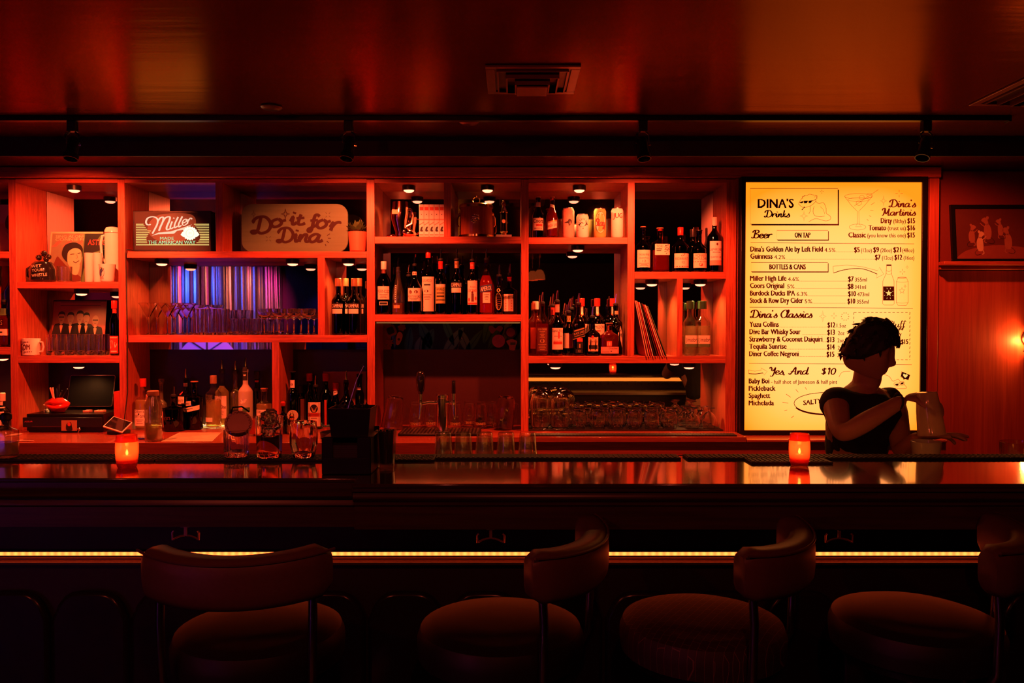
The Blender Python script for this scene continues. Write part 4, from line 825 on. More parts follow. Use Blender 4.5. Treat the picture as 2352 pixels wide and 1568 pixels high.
bottle(5, 990, 902, 30, 'glass_green', 'cap', 'pale-capped bottle on the counter at the left edge of the view', cap='cap_white', hs=.5, hn=.7, Y=R1, labels=[L('white_paper', (-6, 934, 17, 975), *lines(-3, 15, 945, 965, 3)), L('white_paper', (-2, 917, 10, 930), n='neck_label')], group=G, zbase=ZC)
# ---- C: bottles on the back counter
GC = 'bottles on the back counter'
def cb(px, yt, w, glass, top, lab, yb=986, **k):
    Yc = HCAM * 0 + (HCAM - ZC) * F / (yb - 745); k.setdefault('Y', Yc)
    return bottle(px, yb, yt, w, glass, top, lab, zbase=ZC, group=GC, **k)
cb(340, 893, 16, 'glass_clear', 'cork', 'clear bottle with pale neck strip behind the red-capped gin', yb=980, liq='liquid_clear', labels=[L('pink_paper', (337, 905, 343, 922))])
cb(329, 869, 36, 'glass_clear', 'cap', 'clear gin bottle with white label and red cap, leftmost on the counter', liq='liquid_yellow', cap='cap_red', hs=.58, hn=.68, fill=.60,
   labels=[L('white_paper', (312, 939, 346, 976), ("Dillon's", 316, 338, 946, 6), ('--', 325, 328, 951, 4), ('DRY GIN', 314, 340, 957, 6), *lines(318, 338, 961, 972, 3))])
cb(371, 876, 24, 'glass_cut', 'stopper', 'cut crystal decanter with glass stopper behind the jar', yb=978, liq='liquid_clear', cap='glass_cut', hs=.5, hn=.62, flute=10, rn=.012)
cb(399, 887, 52, 'glass_black', 'pour', 'squat dark apothecary gin bottle with slanted diamond label', yb=989, hs=.66, hn=.74, rn=.016, spout_px=24,
   labels=[L('pink_paper', (0, 0, 0, 0), ('NDRICK\'S', 372, 402, 961, 6.5, 5, .02), shape='poly', p=[(371, 951), (381, 942), (408, 958.5), (382, 979), (371, 968)])])
cb(424, 926, 20, 'glass_black', 'cork', 'plain dark square bottle right of the diamond-label gin', hs=.9, hn=.95, yb=984, sq=6)
cb(427.5, 846, 35, 'glass_black', 'pour', 'dark bottle with cream crown label behind the ribbon-labelled bottle', yb=976, hs=.66, hn=.78, labels=[L('cream_paper', (410, 909, 430, 926), ('WHITE', 411, 429, 922, 6)), L('cream_paper', (421, 879, 433, 887), n='neck_label'), L('red_ink', (413, 895, 423, 906), shape='ell', n='seal')])
cb(447, 875, 37, 'glass_black', 'cork', 'dark gin bottle with two slanted cream ribbon labels', cap='cap_wood', hs=.68, hn=.76, rn=.017, labels=[L('cream_paper', (427, 920, 446, 930), ('EMPRESS', 429, 444, 928, 4.5), tilt=.12), L('cream_paper', (429, 932, 465, 942), ('--', 431, 450, 938, 1.2), tilt=.2)])
cb(490.5, 862, 35, 'glass_clear', 'cap', 'clear vodka bottle with bold dark lettering and silver cap', liq='liquid_yellow', cap='cap_gold', hs=.66, hn=.80, rn=.0155, fill=.55, yb=984, labels=[L('liquid_clear', (474, 905, 494, 924), ('ABSO', 474.5, 493, 913, 7, 1, .03), ('VOD', 475.5, 492, 922, 7, 1, .03)), L('cream_paper', (474, 957, 494, 967))])
cb(510, 826, 32, 'glass_clear', 'pour', 'tall clear vodka bottle with large white portrait label and pour spout', liq='liquid_yellow', hs=.62, hn=.74, rn=.0155, fill=.74, yb=986,
   labels=[L('white_paper', (494.5, 908, 525.5, 959), ('()', 503, 513, 923, 10, 5), ('Ketel One', 495, 524, 937, 8.5, 5, .02), ('VODKA', 504, 516, 941.5, 3, 2), *lines(500, 520, 943, 956, 4))])
cb(541, 828, 26, 'glass_cut', 'pour', 'diamond-patterned clear bottle with spout behind the frosted one', yb=976, liq='liquid_clear', hs=.60, hn=.72, flute=9, labels=[L('black_ink', (528, 939, 553, 952))])
cb(564, 821, 32, 'glass_frost', 'pour', 'frosted glass vodka bottle with flying goose drawing', liq='liquid_yellow', hs=.62, hn=.76, rn=.015, yb=984,
   labels=[L('white_paper', (0, 0, 0, 0), shape='poly', p=[(555, 923), (560, 921), (557, 914), (563, 920), (569, 914), (572, 916), (567, 923), (560, 926)]), L('pink_paper', (549, 932, 563, 937)), L('green_ink', (562, 934, 579, 944)), L('black_ink', (556.5, 848, 571, 873), ('{}', 0, 0, 0, 0, 3, 0, [(560, 857), (564, 860), (568, 856), (566, 862), (561, 862)]), n='neck_label')])
cb(591, 852, 25, 'glass_black', 'cap', 'dark bottle with dark screw cap behind the short yellow-lit gin', yb=978, cap='cap_black', hs=.62, hn=.74, labels=[L('red_ink', (586, 873, 596, 877), n='neck_label')])
cb(607, 891, 35, 'glass_clear', 'cork', 'short clear gin bottle with white label and stopper beside the divider', liq='liquid_yellow', cap='cap_wood', hs=.62, hn=.72, rn=.0165, fill=.64, labels=[L('white_paper', (590, 939, 623, 984), ("Dillon's", 595, 615, 947, 6), ('--', 605, 608, 952, 4))])
cb(672, 852, 26, 'glass_black', 'cork', 'dark bottle with white neck label right of the divider', yb=986, hs=.62, hn=.74, labels=[L('white_paper', (665.5, 872, 679, 890), ('()', 669, 674, 885, 6, 5), n='neck_label')])
cb(692, 884, 20, 'glass_black', 'cap', 'narrow dark bottle with a vertical brown strip label', yb=974, hs=.7, hn=.8, labels=[L('brown_ink', (693, 915, 703, 966))])
cb(711, 857, 24, 'glass_black', 'cap', 'dark bottle with red-brown capsule behind the stag-label bottle', yb=972, cap='cap_red')
cb(725, 862, 31, 'glass_green', 'pour', 'square green herbal liqueur bottle with a stag disc label and red band', yb=984, hs=.64, hn=.74, sq=5,
   labels=[L('cream_paper', (711, 922, 739, 977), ('--', 711, 739, 955, 9, 2), ('Jagermeister', 712.5, 737.5, 952.5, 5.5, 1), ('--', 713.5, 714.3, 976, 52, 5), ('--', 735.7, 736.5, 976, 52, 5), ('()', 716, 734, 946, 19, 1), ('{}', 0, 0, 0, 0, 4, 0, [(719, 932), (723, 938), (725, 941), (727, 938), (731, 932), (729, 942), (725, 945), (721, 942)]), ('--', 718, 732, 959, 1.2, 5))])
cb(748, 857, 26, 'glass_black', 'cap', 'dark bottle with a vertical red strip label right of the stag-label bottle', yb=974, cap='cap_red', labels=[L('red_paper', (748, 917, 753, 975))])
cb(771, 878, 20, 'glass_black', 'cap', 'dark bottle with slanted white neck label', yb=976, cap='cap_red', hs=.55, hn=.7, labels=[L('white_paper', (765, 895, 777, 906), ('--', 768, 775, 901, 1.2), tilt=.35, n='neck_label')])
cb(795, 851, 35, 'glass_black', 'pour', 'broad-shouldered black bottle with spout behind the bar caddy', yb=980, hs=.5, hn=.76, labels=[L('cap_gold', (802, 889, 808, 895), n='seal')])
cb(826, 858, 20, 'glass_black', 'cork', 'dark bottle with pale neck ring at the right end of the counter row', yb=974, labels=[L('white_paper', (818, 889, 830, 895), n='neck_label')])
cb(838, 940, 18, 'glass_black', 'cap', 'short bottle with white label against the upright', yb=986, hs=.7, hn=.8, labels=[L('cream_paper', (832, 954, 846, 977))])
cb(650, 930, 22, 'glass_black', 'stopper', 'small dark bitters bottle with dasher top', yb=996, cap='cap_red', kind='bitters_bottle', hs=.62, hn=.78, rn=.009)
# crown bottle: pale disc and round body
Yk = (HCAM - ZC) * F / (997 - 745)
t = thing('liqueur_bottle', 'small round bottle with a pale crown disc rising behind its stopper', 'bottle', (X(669, Yk), Yk, ZC), GC); s_ = F / Yk
MB().lathe([(.020, 0), (.026, .008), (.027, .03), (.024, .055), (.012, .066), (.010, .075), (.010, .08)], 20).build('glass_body', 'glass_clear', t)
MB().lathe([(0, .004), (.023, .008), (.025, .03), (.022, .05), (0, .05)], 20).build('liquid', 'liquid_yellow', t)
MB().lathe([(.012, .08), (.016, .088), (.012, .098), (.014, .104), (.006, .118), (0, .128)], 14).build('stopper', 'brass', t)
MB().lathe([(.030, -.002), (.030, .002)], 26, mat=Matrix.Translation((0, .017, .100)) @ Matrix.Rotation(pi / 2, 4, 'X')).build('disc', 'cream_paper', t)
# mason jar in front of the gin
Yj = (HCAM - ZC) * F / (1013 - 745)
t = thing('mason_jar', 'clear glass jar with lid standing on the counter in front of the gin bottle', 'jar', (X(350, Yj), Yj, ZC)); sj = F / Yj
hj = (1013 - 897) / sj; rj = 19 / sj
MB().lathe([(rj * .9, 0), (rj, .006), (rj, hj * .40), (rj * .94, hj * .44), (rj, hj * .48), (rj, hj * .72), (rj * .62, hj * .88), (rj * .62, hj * .92), (rj * .56, hj * .92), (rj * .56, hj * .88), (rj * .92, hj * .71), (rj * .92, .01), (0, .008)], 24).build('glass_body', 'glass_cut', t)
MB().lathe([(0, .010), (rj * .9, .011), (rj * .9, hj * .36), (0, hj * .36)], 20).build('liquid', 'liquid_yellow', t)
MB().lathe([(rj * .66, hj * .90), (rj * .68, hj * .91), (rj * .68, hj * .99), (rj * .6, hj), (0, hj)], 20).build('lid', 'cap_wood', t)
# bottle on the bar mat at the left edge
Yl = (HCAM - BT) * F / (1057 - 745)
t = bottle(14, 1057, 962, 42, 'glass_cut', 'stopper', 'clear square dasher bottle on the bar mat at the left edge', liq='liquid_drink', cap='cap_black', Y=Yl, zbase=BT + .0085, sq=6, hs=.72, hn=.86, rn=.012, fill=.42, kind='dasher_bottle')
# ---- E: beer bottles and cans (y 545)
b_ = 545
bottle(1236, b_, 452, 27, 'glass_brown', 'cork', 'brown stubby-neck beer bottle with cream label, first on the beer shelf', cap='cap_gold', hs=.52, hn=.84, rn=.0125, shp=.9, group='beer bottles on the beer shelf',
       labels=[L('cream_paper', (1222, 502, 1249, 530), ('Coors', 1224, 1248, 513, 9, 1, .03), ('--', 1231, 1246, 521, 5, 2), ('BEER', 1227, 1246, 528, 4)), L('cream_paper', (1229, 465, 1243, 476), n='neck_label')], kind='beer_bottle')
bottle(1268, b_, 452, 27, 'glass_amber', 'cork', 'pale beer bottle with slanted label, second on the beer shelf', liq='liquid_amber', cap='cap_gold', hs=.50, hn=.86, rn=.012, shp=.9, group='beer bottles on the beer shelf',
       labels=[L('cream_paper', (1256, 511, 1280, 526), ('HIGH LIFE', 1257, 1280, 522, 6, 2, .02), tilt=.2), L('gold_ink', (1256, 508, 1280, 510.5), tilt=.2), L('cream_paper', (1262, 470, 1275, 477), n='neck_label', tilt=-.3)], kind='beer_bottle')
def can(px, yt, w, mat_, lab, prints):
    Y = R1; s = F / Y; x = X(px, Y, 500); zb = shelf_top(545); H = Z(yt, Y) - zb; R = w / s / 2
    t = thing('drink_can', lab, 'can', (x, Y, zb), 'cans on the beer shelf')
    MB().lathe([(R * .76, 0), (R * .80, .003), (R, .012), (R, H - .016), (R * .84, H - .004)], 24).build('can_body', mat_, t)
    MB().lathe([(R * .845, H - .006), (R * .86, H - .001), (R * .84, H), (R * .78, H - .001), (R * .76, H - .006), (0, H - .006)], 24).build('can_end', 'steel', t)
    fl = Flat(); prints(fl)
    def fn(qx, qy, l):
        u = (qx - px) / s; a = max(-1.5, min(1.5, u / R)); r = R + .0005 + .0003 * l; return (r * sin(a), -r * cos(a), Z(qy, Y) - zb)
    fl.build('print', ['cream_paper', 'black_ink', 'red_ink', 'olive_paper', 'green_ink', 'tan_paper'], fn, t)
def p1(f):
    f.rect(1297, 486, 1315, 488, 1); f.text('DUCKS', 1294, 1317, 502, 7, 5, bold=.03)
    f.poly(spline([(1295, 513), (1303, 509), (1306, 504), (1312, 507), (1312, 514), (1306, 520), (1304, 514)], 4, True), 1); f.poly([(1293, 541), (1300, 523), (1308, 522), (1317, 530), (1317, 541)], 5)
def p2(f):
    for k in range(9):
        a = pi * (k + .5) / 9; f.line([(1338 - 9 * cos(a), 519 - 12 * sin(a)), (1338 - 13 * cos(a), 519 - 17 * sin(a))], 1.2, 4)
    f.poly(spline([(1328, 517), (1334, 512), (1340, 514), (1346, 510), (1349, 516), (1343, 520), (1336, 522), (1330, 521)], 4, True), 1); f.line([(1325, 530), (1338, 526), (1350, 516)], 2, 4)
def p3(f):
    f.ell(1378, 512, 13.5, 26, 4, 1); f.ell(1378, 512, 11, 23.5, 0, 2); f.script('Stay', 1366, 1390, 520, 17, 2, 3, w=.16); f.rect(1369, 527, 1387, 528.5, 2, 3); f.rect(1372, 493, 1384, 495, 1, 3); f.rect(1370, 532, 1386, 533.2, 2, 3)
def p4(f):
    f.rect(1405, 489, 1430, 504.5, 0, 1); f.line([(1405, 489), (1430, 489), (1430, 504.5), (1405, 504.5)], 1.2, 2, 2, True); f.text('JUG', 1406.5, 1428.5, 502, 11, 2, 2, bold=.05); f.rect(1410, 524, 1425, 525, 5); f.rect(1411, 528, 1424, 529, 5)
can(1305, 478, 28, 'pink_paper', 'tall can with a dark duck head printed on pink', p1); can(1338, 492, 28, 'white_paper', 'shortest can, white with a small running animal print', p2)
can(1378, 479, 28, 'olive_paper', 'tall can with an oval green-bordered label', p3); can(1417.5, 478, 28, 'white_paper', 'tall white can with boxed red lettering, last on the beer shelf', p4)
M('candle_wax', (.9, .75, .5), .4, emit=(1, .45, .12), estr=1.2)
M('drink_clear', (1, .72, .30), .0, trans=1, ior=1.33, var=0); M('ice_clear', (1, .95, .85), .08, trans=1, ior=1.31, var=0)
M('napkin_dark', (.06, .05, .055), .8)
# ================================================================== glassware
def cup(b, R0, R1, H, wall=.0022, base=.010, seg=28, fl=0, amp=.03, belly=None, z0=.006, z1=.9):
    """open vessel: outer wall up, inner wall down; fl flutes between z0*H and z1*H"""
    out = []; N = 10
    for i in range(N + 1):
        t = i / N; r = R0 + (R1 - R0) * t
        if belly: r += belly * sin(pi * t)
        out.append((r, H * t))
    out[0] = (R0 * .92, 0); out.insert(1, (R0, .004))
    inn = [(r - wall, max(z, base)) for r, z in reversed(out) if z >= base * .9]
    prof = out + [(out[-1][0] - wall * .5, H + .0006)] + inn + [(0, base)]
    rf = (lambda a, z, r: 1 + (amp * (abs(cos(fl * a / 2)) - .5) if z0 * H < z < z1 * H else 0)) if fl else None
    return b.lathe(prof, seg if not fl else fl * 4, rf=rf)
def place(proto, spots, labels, group=None):
    out = []
    for i, loc in enumerate(spots):
        lab = labels if isinstance(labels, str) else labels[i]
        if i == 0: proto.location = loc; proto['label'] = lab; out.append(proto)
        else: out.append(dup(proto, loc, lab))
    return out
def glass_thing(name, label, cat, group, fn, part='glass_body', m='glass_heavy'):
    t = thing(name, label, cat, (0, 0, 0), group); b = MB(); fn(b); b.build(part, m, t); return t
EPS = .0012
# B: ribbed tumblers behind the cream mug
z = shelf_top(817) + EPS
h = (815 - 767) / 409
t = glass_thing('tumbler', '', 'glass', 'ribbed tumblers beside the cream mug', lambda b: cup(b, .0225, .0245, h, fl=14, amp=.05, wall=.003, base=.014))
xs_ = [116, 139, 162, 185, 208, 231]
place(t, [(X(p, R1), R1, z) for p in xs_] + [(X(p + 10, R2 - .01), R2 - .01, z) for p in xs_], 'clear ribbed tumbler in the tight block beside the cream printed mug')
# C: martini glasses
z = shelf_top(770) + EPS
def martini(b):
    b.lathe([(.036, 0), (.036, .0015), (.010, .005), (.0042, .012), (.0036, .09), (.0045, .094), (.052, .180), (.0515, .1806), (.005, .099), (0, .098)], 26)
t = glass_thing('martini_glass', '', 'glass', 'martini glasses under the curtain reflection', martini)
mg = place(t, [(X(341, R1), R1, z), (X(385, R1), R1, z), (X(429, R1 + .01), R1 + .01, z), (X(360, R2 + .03), R2 + .03, z), (X(402, R2 + .03), R2 + .03, z)],
      ['long-stemmed clear martini glass, first in the front row by the upright', 'long-stemmed clear martini glass, middle of the front row', 'long-stemmed clear martini glass beside the ribbed tall glasses', 'long-stemmed martini glass behind the first two', 'long-stemmed martini glass behind the middle one'])
# C: tall ribbed glasses, some leaning stacks
h = (766 - 706) / 407
t = glass_thing('highball_glass', '', 'glass', 'tall ribbed glasses by the martini glasses', lambda b: cup(b, .024, .030, h, fl=14, amp=.05, wall=.003, base=.014))
place(t, [(X(p, R1), R1, z) for p in (455, 482, 508)] + [(X(p, R2), R2, z) for p in (464, 491, 515)], 'tall clear ribbed glass between the martini glasses and the low tumblers')
h = (766 - 729) / 407
t = glass_thing('low_tumbler', '', 'glass', 'low tumblers in the middle of the glass shelf', lambda b: cup(b, .026, .028, h, fl=18, amp=.04, wall=.003, base=.012))
place(t, [(X(p, R1), R1, z) for p in (537, 562, 587)] + [(X(p, R2 - .01), R2 - .01, z) for p in (549, 574)], 'low clear ribbed tumbler in the middle of the glass shelf')
def coupe(b): b.lathe([(.032, 0), (.032, .0015), (.009, .005), (.004, .012), (.0036, .085), (.010, .090), (.026, .098), (.036, .112), (.0395, .130), (.0405, .148), (.0395, .1484), (.0380, .130), (.034, .114), (.024, .102), (0, .096)], 26)
t = glass_thing('coupe_glass', '', 'glass', 'coupe glasses at the right end of the glass shelf', coupe)
place(t, [(X(p, R1), R1, z) for p in (607, 641, 675, 708.5)] + [(X(p, R2), R2, z) for p in (628, 660, 692)] , 'stemmed clear coupe glass in the crowded group at the right of the glass shelf')
# E/F low: black mat, clear pitchers upside down, beer mugs, goblets
z = ZC + EPS
mt = thing('bar_mat', 'thin black rubber mat under the upturned mugs and pitchers', 'mat', (0, 0, z - .0006)); MB().box(X(1215, YF), X(1664, YF), YF + .012, YF + .275, 0, .006).build('mat', 'black_rubber', mt)
z += .0066
def pitcher(b):
    b.lathe([(.048, 0), (.049, .004), (.047, .012), (.0505, .018), (.052, .09), (.051, .16), (.044, .190), (.026, .206), (0, .210), (0, .206), (.024, .202), (.041, .187), (.048, .16), (.049, .09), (.0475, .018), (.045, .004)], 64, rf=lambda a, z, r: 1 + (.03 * abs(cos(10 * a)) if .016 < z < .17 and r > .03 else 0), cap=False)
t = glass_thing('pitcher', '', 'pitcher', 'clear pitchers standing upside down', pitcher)
MB().tube([(-.046, -.016, .045), (-.066, -.050, .045), (-.07, -.056, .10), (-.066, -.050, .155), (-.046, -.016, .158)], .007, 8).build('handle', 'glass_clear', t)
for c in t.children:
    if c.name.startswith('handle'): c.rotation_euler = (0, 0, radians(-100))
place(t, [(X(1240, R1), R1, z), (X(1287, R1), R1, z), (X(1252, R2 + .035), R2 + .035, z), (X(1300, R2 + .035), R2 + .035, z)],
      ['clear ribbed pitcher upside down at the left end of the black mat', 'clear ribbed pitcher upside down, second on the black mat', 'clear upturned pitcher behind the first on the black mat', 'clear upturned pitcher behind the second on the black mat'])
def mug(b): b.lathe([(.037, 0), (.040, .003), (.041, .012), (.038, .020), (.041, .034), (.042, .055), (.039, .075), (.034, .092), (.036, .104), (.034, .112), (0, .113), (0, .102), (.030, .100), (.036, .07), (.038, .05), (.036, .020), (.035, .002)], 48, rf=lambda a, z, r: 1 + (.06 * abs(cos(6 * a)) if .022 < z < .095 and r > .03 else 0), cap=False)
t = glass_thing('beer_mug', '', 'mug', 'upturned dimpled beer mugs on the black mat', mug)
MB().tube([(.038, 0, .030), (.060, 0, .030), (.064, 0, .055), (.060, 0, .082), (.036, 0, .085)], .005, 8).build('handle', 'glass_clear', t)
for c in t.children:
    if c.name.startswith('handle'): c.rotation_euler = (0, 0, radians(-62))
place(t, [(X(p, R1), R1, z) for p in (1331, 1374, 1416, 1457, 1498, 1539)] + [(X(p, R2 + .01), R2 + .01, z) for p in (1345, 1384, 1422, 1460, 1498, 1534)] , 'clear dimpled beer mug standing upside down on the black mat')
def goblet(b): b.lathe([(.030, 0), (.038, .012), (.043, .035), (.040, .062), (.026, .084), (.010, .096), (.008, .108), (.020, .114), (.034, .117), (.034, .119), (0, .119), (0, .117), (.006, .094), (.024, .080), (.038, .06), (.041, .035), (.036, .012), (.0285, .0005)], 30, cap=False)
t = glass_thing('goblet', '', 'glass', 'upturned goblets at the right end of the black mat', goblet)
place(t, [(X(p, Y), Y, z) for p, Y in [(1592, R1), (1630, R1), (1575, R2), (1614, R2)]], 'clear round goblet standing upside down at the right end of the black mat')
# long ribbed bar mat at the front edge of the right counter
o = MB().box(X(1219, 4.3), X(1690, 4.3), 4.262, 4.335, 0, .007)
for k in range(60): o.box(X(1219, 4.3) + .006 + k * .0183, X(1219, 4.3) + .014 + k * .0183, 4.268, 4.329, .007, .0085)
tag(o.build('counter_mat', 'black_rubber', loc=(0, 0, ZC + .0004)), 'narrow black ribbed mat along the front edge of the right counter', 'mat')
# D low: drip tray, tap tower, upturned printed glasses, leaning pitchers
z = ZC + EPS
tray = thing('drip_tray', 'black drip tray under the beer tap in the counter bay', 'tray', (X(1012, 4.4), 4.40, z))
MB().box(-.22, .22, -.13, .105, 0, .012).build('pan', 'black_metal', tray, bevel=.003)
b = MB()
for k in range(22): b.box(-.21 + k * .0195, -.200 + k * .0195, -.12, .095, .012, .0145)
b.build('grille', 'steel', tray)
tap = thing('beer_tap', 'chrome two-handled beer tap tower standing on the black drip tray', 'beer tap', (X(1015.5, 4.36), 4.36, z + .0150))
s = F / 4.36; zt0 = Z(905, 4.36) - z - .0155
MB().lathe([(.042, 0), (.042, .006), (.033, .010), (.033, zt0 - .02), (.035, zt0 - .018), (.035, zt0 - .004), (.031, zt0), (0, zt0)], 26).build('column', 'chrome', tap)
for sgn, px, pz, tall in ((-1, 968, 852, 1), (1, 1043, 873, 0)):
    hx = (px - 1015.5) / s; zh = Z(pz, 4.3) - z - .0155; zc = zt0 - .045
    f = MB().tube([(sgn * .02, 0, zc), (hx * .6, -.02, zc + .004), (hx, -.045, zc - .002)], [.011, .010, .011], 10).tube([(hx, -.045, zc + .018), (hx, -.045, zc - .012), (hx + sgn * .004, -.056, zc - .055), (hx + sgn * .006, -.060, zc - .085)], [.012, .011, .008, .006], 10).build('faucet', 'chrome', tap)
    MB().tube([(hx, -.045, zc + .018), (hx, -.043, zc + .052)], [.010, .012], 10).build('shank', 'chrome', tap)
    z1 = zc + .05
    if tall: MB().lathe([(.012, z1), (.015, z1 + .01), (.022, z1 + .03), (.026, zh - .03), (.022, zh - .012), (.014, zh - .002), (0, zh)], 16, cx=hx, cy=-.043).build('tap_handle', 'ceramic_black', tap)
    else: MB().lathe([(.009, z1), (.012, z1 + .006), (.0105, zh - .004), (.006, zh), (0, zh)], 14, cx=hx, cy=-.043).build('tap_handle', 'ceramic_black', tap)
def tulip(b): b.lathe([(.036, 0), (.0365, .003), (.040, .030), (.042, .055), (.040, .085), (.034, .115), (.029, .140), (.0285, .150), (0, .150), (0, .138), (.027, .136), (.032, .112), (.038, .085), (.040, .055), (.038, .030), (.0345, .001)], 26, cap=False)
t = glass_thing('tulip_glass', '', 'glass', 'printed tulip glasses upturned by the beer tap', tulip)
fl = Flat(); fl.text('GUINNESS', -13, 13, 0, -6, 0, 1, bold=.02)
fl.v = [(-x, y, l) for x, y, l in fl.v]
fl.build('print', ['gold_ink'], lambda qx, qy, l: (.0405 * sin(qx / 410 / .0405), -.0405 * cos(qx / 410 / .0405) - .0012, .036 - qy / 410), t)
place(t, [(X(p, Y), Y, z) for p, Y in [(955, 4.60), (990, 4.62), (1046, 4.60), (1078, 4.66), (1104, 4.60), (1128, 4.66)]],
      'clear printed tulip glass standing upside down behind the beer tap')
def pitcher2(b):
    b.lathe([(.060, 0), (.061, .004), (.058, .05), (.054, .11), (.050, .150), (.046, .172), (.034, .186), (0, .190), (0, .184), (.032, .180), (.044, .168), (.047, .15), (.051, .11), (.055, .05), (.058, .001)], 60, rf=lambda a, z, r: 1 + (.035 * abs(cos(8 * a)) if .01 < z < .17 and r > .03 else 0), cap=False)
for px, rz, lab in [(899, 0, 'clear ribbed jug upside down and leaning, left of the beer tap'), (1154, 0, 'clear ribbed jug upside down and leaning, right of the beer tap'), ]:
    t = thing('jug', lab, 'jug', (X(px, 4.55), 4.55, z), 'upturned jugs by the beer tap')
    lean = .13; R = Matrix.Rotation(lean, 4, 'Y')
    b = MB(); pitcher2(b); b.v = [tuple(R @ Vector(v)) for v in b.v]; dz = -min(v[2] for v in b.v)
    b.v = [(x, y, q + dz) for x, y, q in b.v]; b.build('glass_body', 'glass_heavy', t)
    MB().tube([tuple(R @ Vector(v) + Vector((0, 0, dz))) for v in [(.052, 0, .045), (.072, 0, .04), (.078, 0, .09), (.070, 0, .140), (.046, 0, .150)]], .007, 8).build('handle', 'glass_clear', t)
o = MB().box(X(861, YF) + .02, X(935, YF), YF + .01, YF + .16, 0, .0005)
# ---- bar-top glassware
# far-edge service mats on the bar
def barmat(px0, px1, y0, y1, lab, bars=0):
    x0 = X(px0, (y0 + y1) / 2); x1 = X(px1, (y0 + y1) / 2)
    b = MB().box(x0, x1, y0, y1, 0, .006); n = int((x1 - x0) / .016)
    for k in range(n):
        xa = x0 + .005 + k * (x1 - x0 - .01) / n
        for r in range(5 if bars == 0 else 1):
            if bars: b.box(xa, xa + .008, y0 + .006, y1 - .006, .006, .0078)
            else: ya = y0 + .008 + r * (y1 - y0 - .016) / 5; b.box(xa + .004 * (r % 2), xa + .010 + .004 * (r % 2), ya, ya + (y1 - y0) / 9, .006, .0078)
    o = b.build('bar_mat', 'black_rubber', loc=(0, 0, BT + .0008)); return tag(o, lab, 'mat', 'rubber mats on the bar')
barmat(-60, 368, 2.545, 2.655, 'black rubber bar mat under the dasher bottle and behind the left candle', 1)
barmat(371, 1000, 2.545, 2.655, 'black rubber bar mat under the drinks and strainer glass')
barmat(1003, 1560, 2.58, 2.655, 'long black rubber rail mat in front of the upturned pint glasses', 1)
barmat(1575, 2420, 2.58, 2.655, 'long black rubber rail mat behind the right candle, in front of the bartender', 1)
barmat(1720, 1905, 2.50, 2.578, 'short black ribbed mat on the bar beside the right candle', 1)
zm = BT + .0092
def onbar(px, py, zz=None): return (HCAM - (zz or zm)) * F / (py - 745)
# mixing glass with strainer
Y = 2.60; s = F / Y
t = thing('mixing_glass', 'ribbed clear mixing glass on the bar mat with a strainer resting in it', 'glass', (X(541, Y), Y, zm))
h = (1054 - 993) / s; b = MB(); cup(b, .0385, .040, h, fl=22, amp=.05, wall=.004, base=.014); b.build('glass_body', 'glass_heavy', t)
st = thing('cocktail_strainer', 'dark round cocktail strainer tilted in the mixing glass', 'strainer', (X(546, Y), Y, zm + h + .020))
R = Matrix.Rotation(radians(38), 4, 'Y') @ Matrix.Rotation(radians(62), 4, 'X')
MB().lathe([(.002, -.0012), (.044, -.0012), (.044, .0012), (.002, .0012)], 30, mat=R).build('plate', 'hook_metal', st)
MB().tube([tuple(R @ Vector(((.037 + .0035 * cos(k * 2.2)) * cos(k * .1), (.037 + .0035 * cos(k * 2.2)) * sin(k * .1), .004 + .0035 * sin(k * 2.2)))) for k in range(63)], .0011, 5).build('coil', 'hook_metal', st)
MB().tube([tuple(R @ Vector(v)) for v in [(-.04, .01, 0), (-.05, .03, .0), (-.03, .05, .0), (0, .052, 0)]], .003, 6).build('ear', 'black_metal', st)
# ice-filled drink
Y = 2.585; s = F / Y; h = (1056 - 962) / s
t = thing('mixing_pint', 'straight clear glass of iced pale drink on the bar mat', 'drink', (X(617, Y), Y, zm))
b = MB(); cup(b, .039, .0445, h, wall=.003, base=.014, seg=32); b.build('glass_body', 'glass_heavy', t)
MB().lathe([(0, .0125), (.0372, .0128), (.0403, h * .55), (.0400, h * .56), (0, h * .56)], 28).build('drink', 'drink_clear', t)
for i in range(9):
    a = i * 2.3; r = (.018 if i < 7 else .008) if i else 0; zz = h * (.60 + .06 * i) if i < 7 else h * (1.0 + .06 * (i - 7))
    b = MB(); q = .014; b.box(-q, q, -q, q, -q, q); Rm = Matrix.Translation((r * cos(a), r * sin(a), zz)) @ Matrix.Rotation(a, 4, 'X') @ Matrix.Rotation(a * 1.7, 4, 'Z'); b.v = [tuple(Rm @ Vector(v)) for v in b.v]
    b.build('ice_cube', 'ice_clear', t, bevel=.003)
# faceted tumbler
Y = 2.59; s = F / Y; h = (1055 - 974) / s
t = thing('faceted_tumbler', 'stout faceted clear tumbler on the bar mat beside the bar caddy', 'glass', (X(696, Y), Y, zm))
b = MB(); b.lathe([(.032, 0), (.035, .005), (.042, h * .35), (.0445, h * .6), (.0415, h * .97), (.0415, h), (.038, h), (.039, h * .6), (.037, h * .35), (.031, .016), (0, .015)], 48, rf=lambda a, z, r: 1 + (.07 * abs(cos(5 * a)) * (1 if .02 < z < h * .5 else .6 if z < h * .85 else 0) if r > .03 else 0)); b.build('glass_body', 'glass_heavy', t)
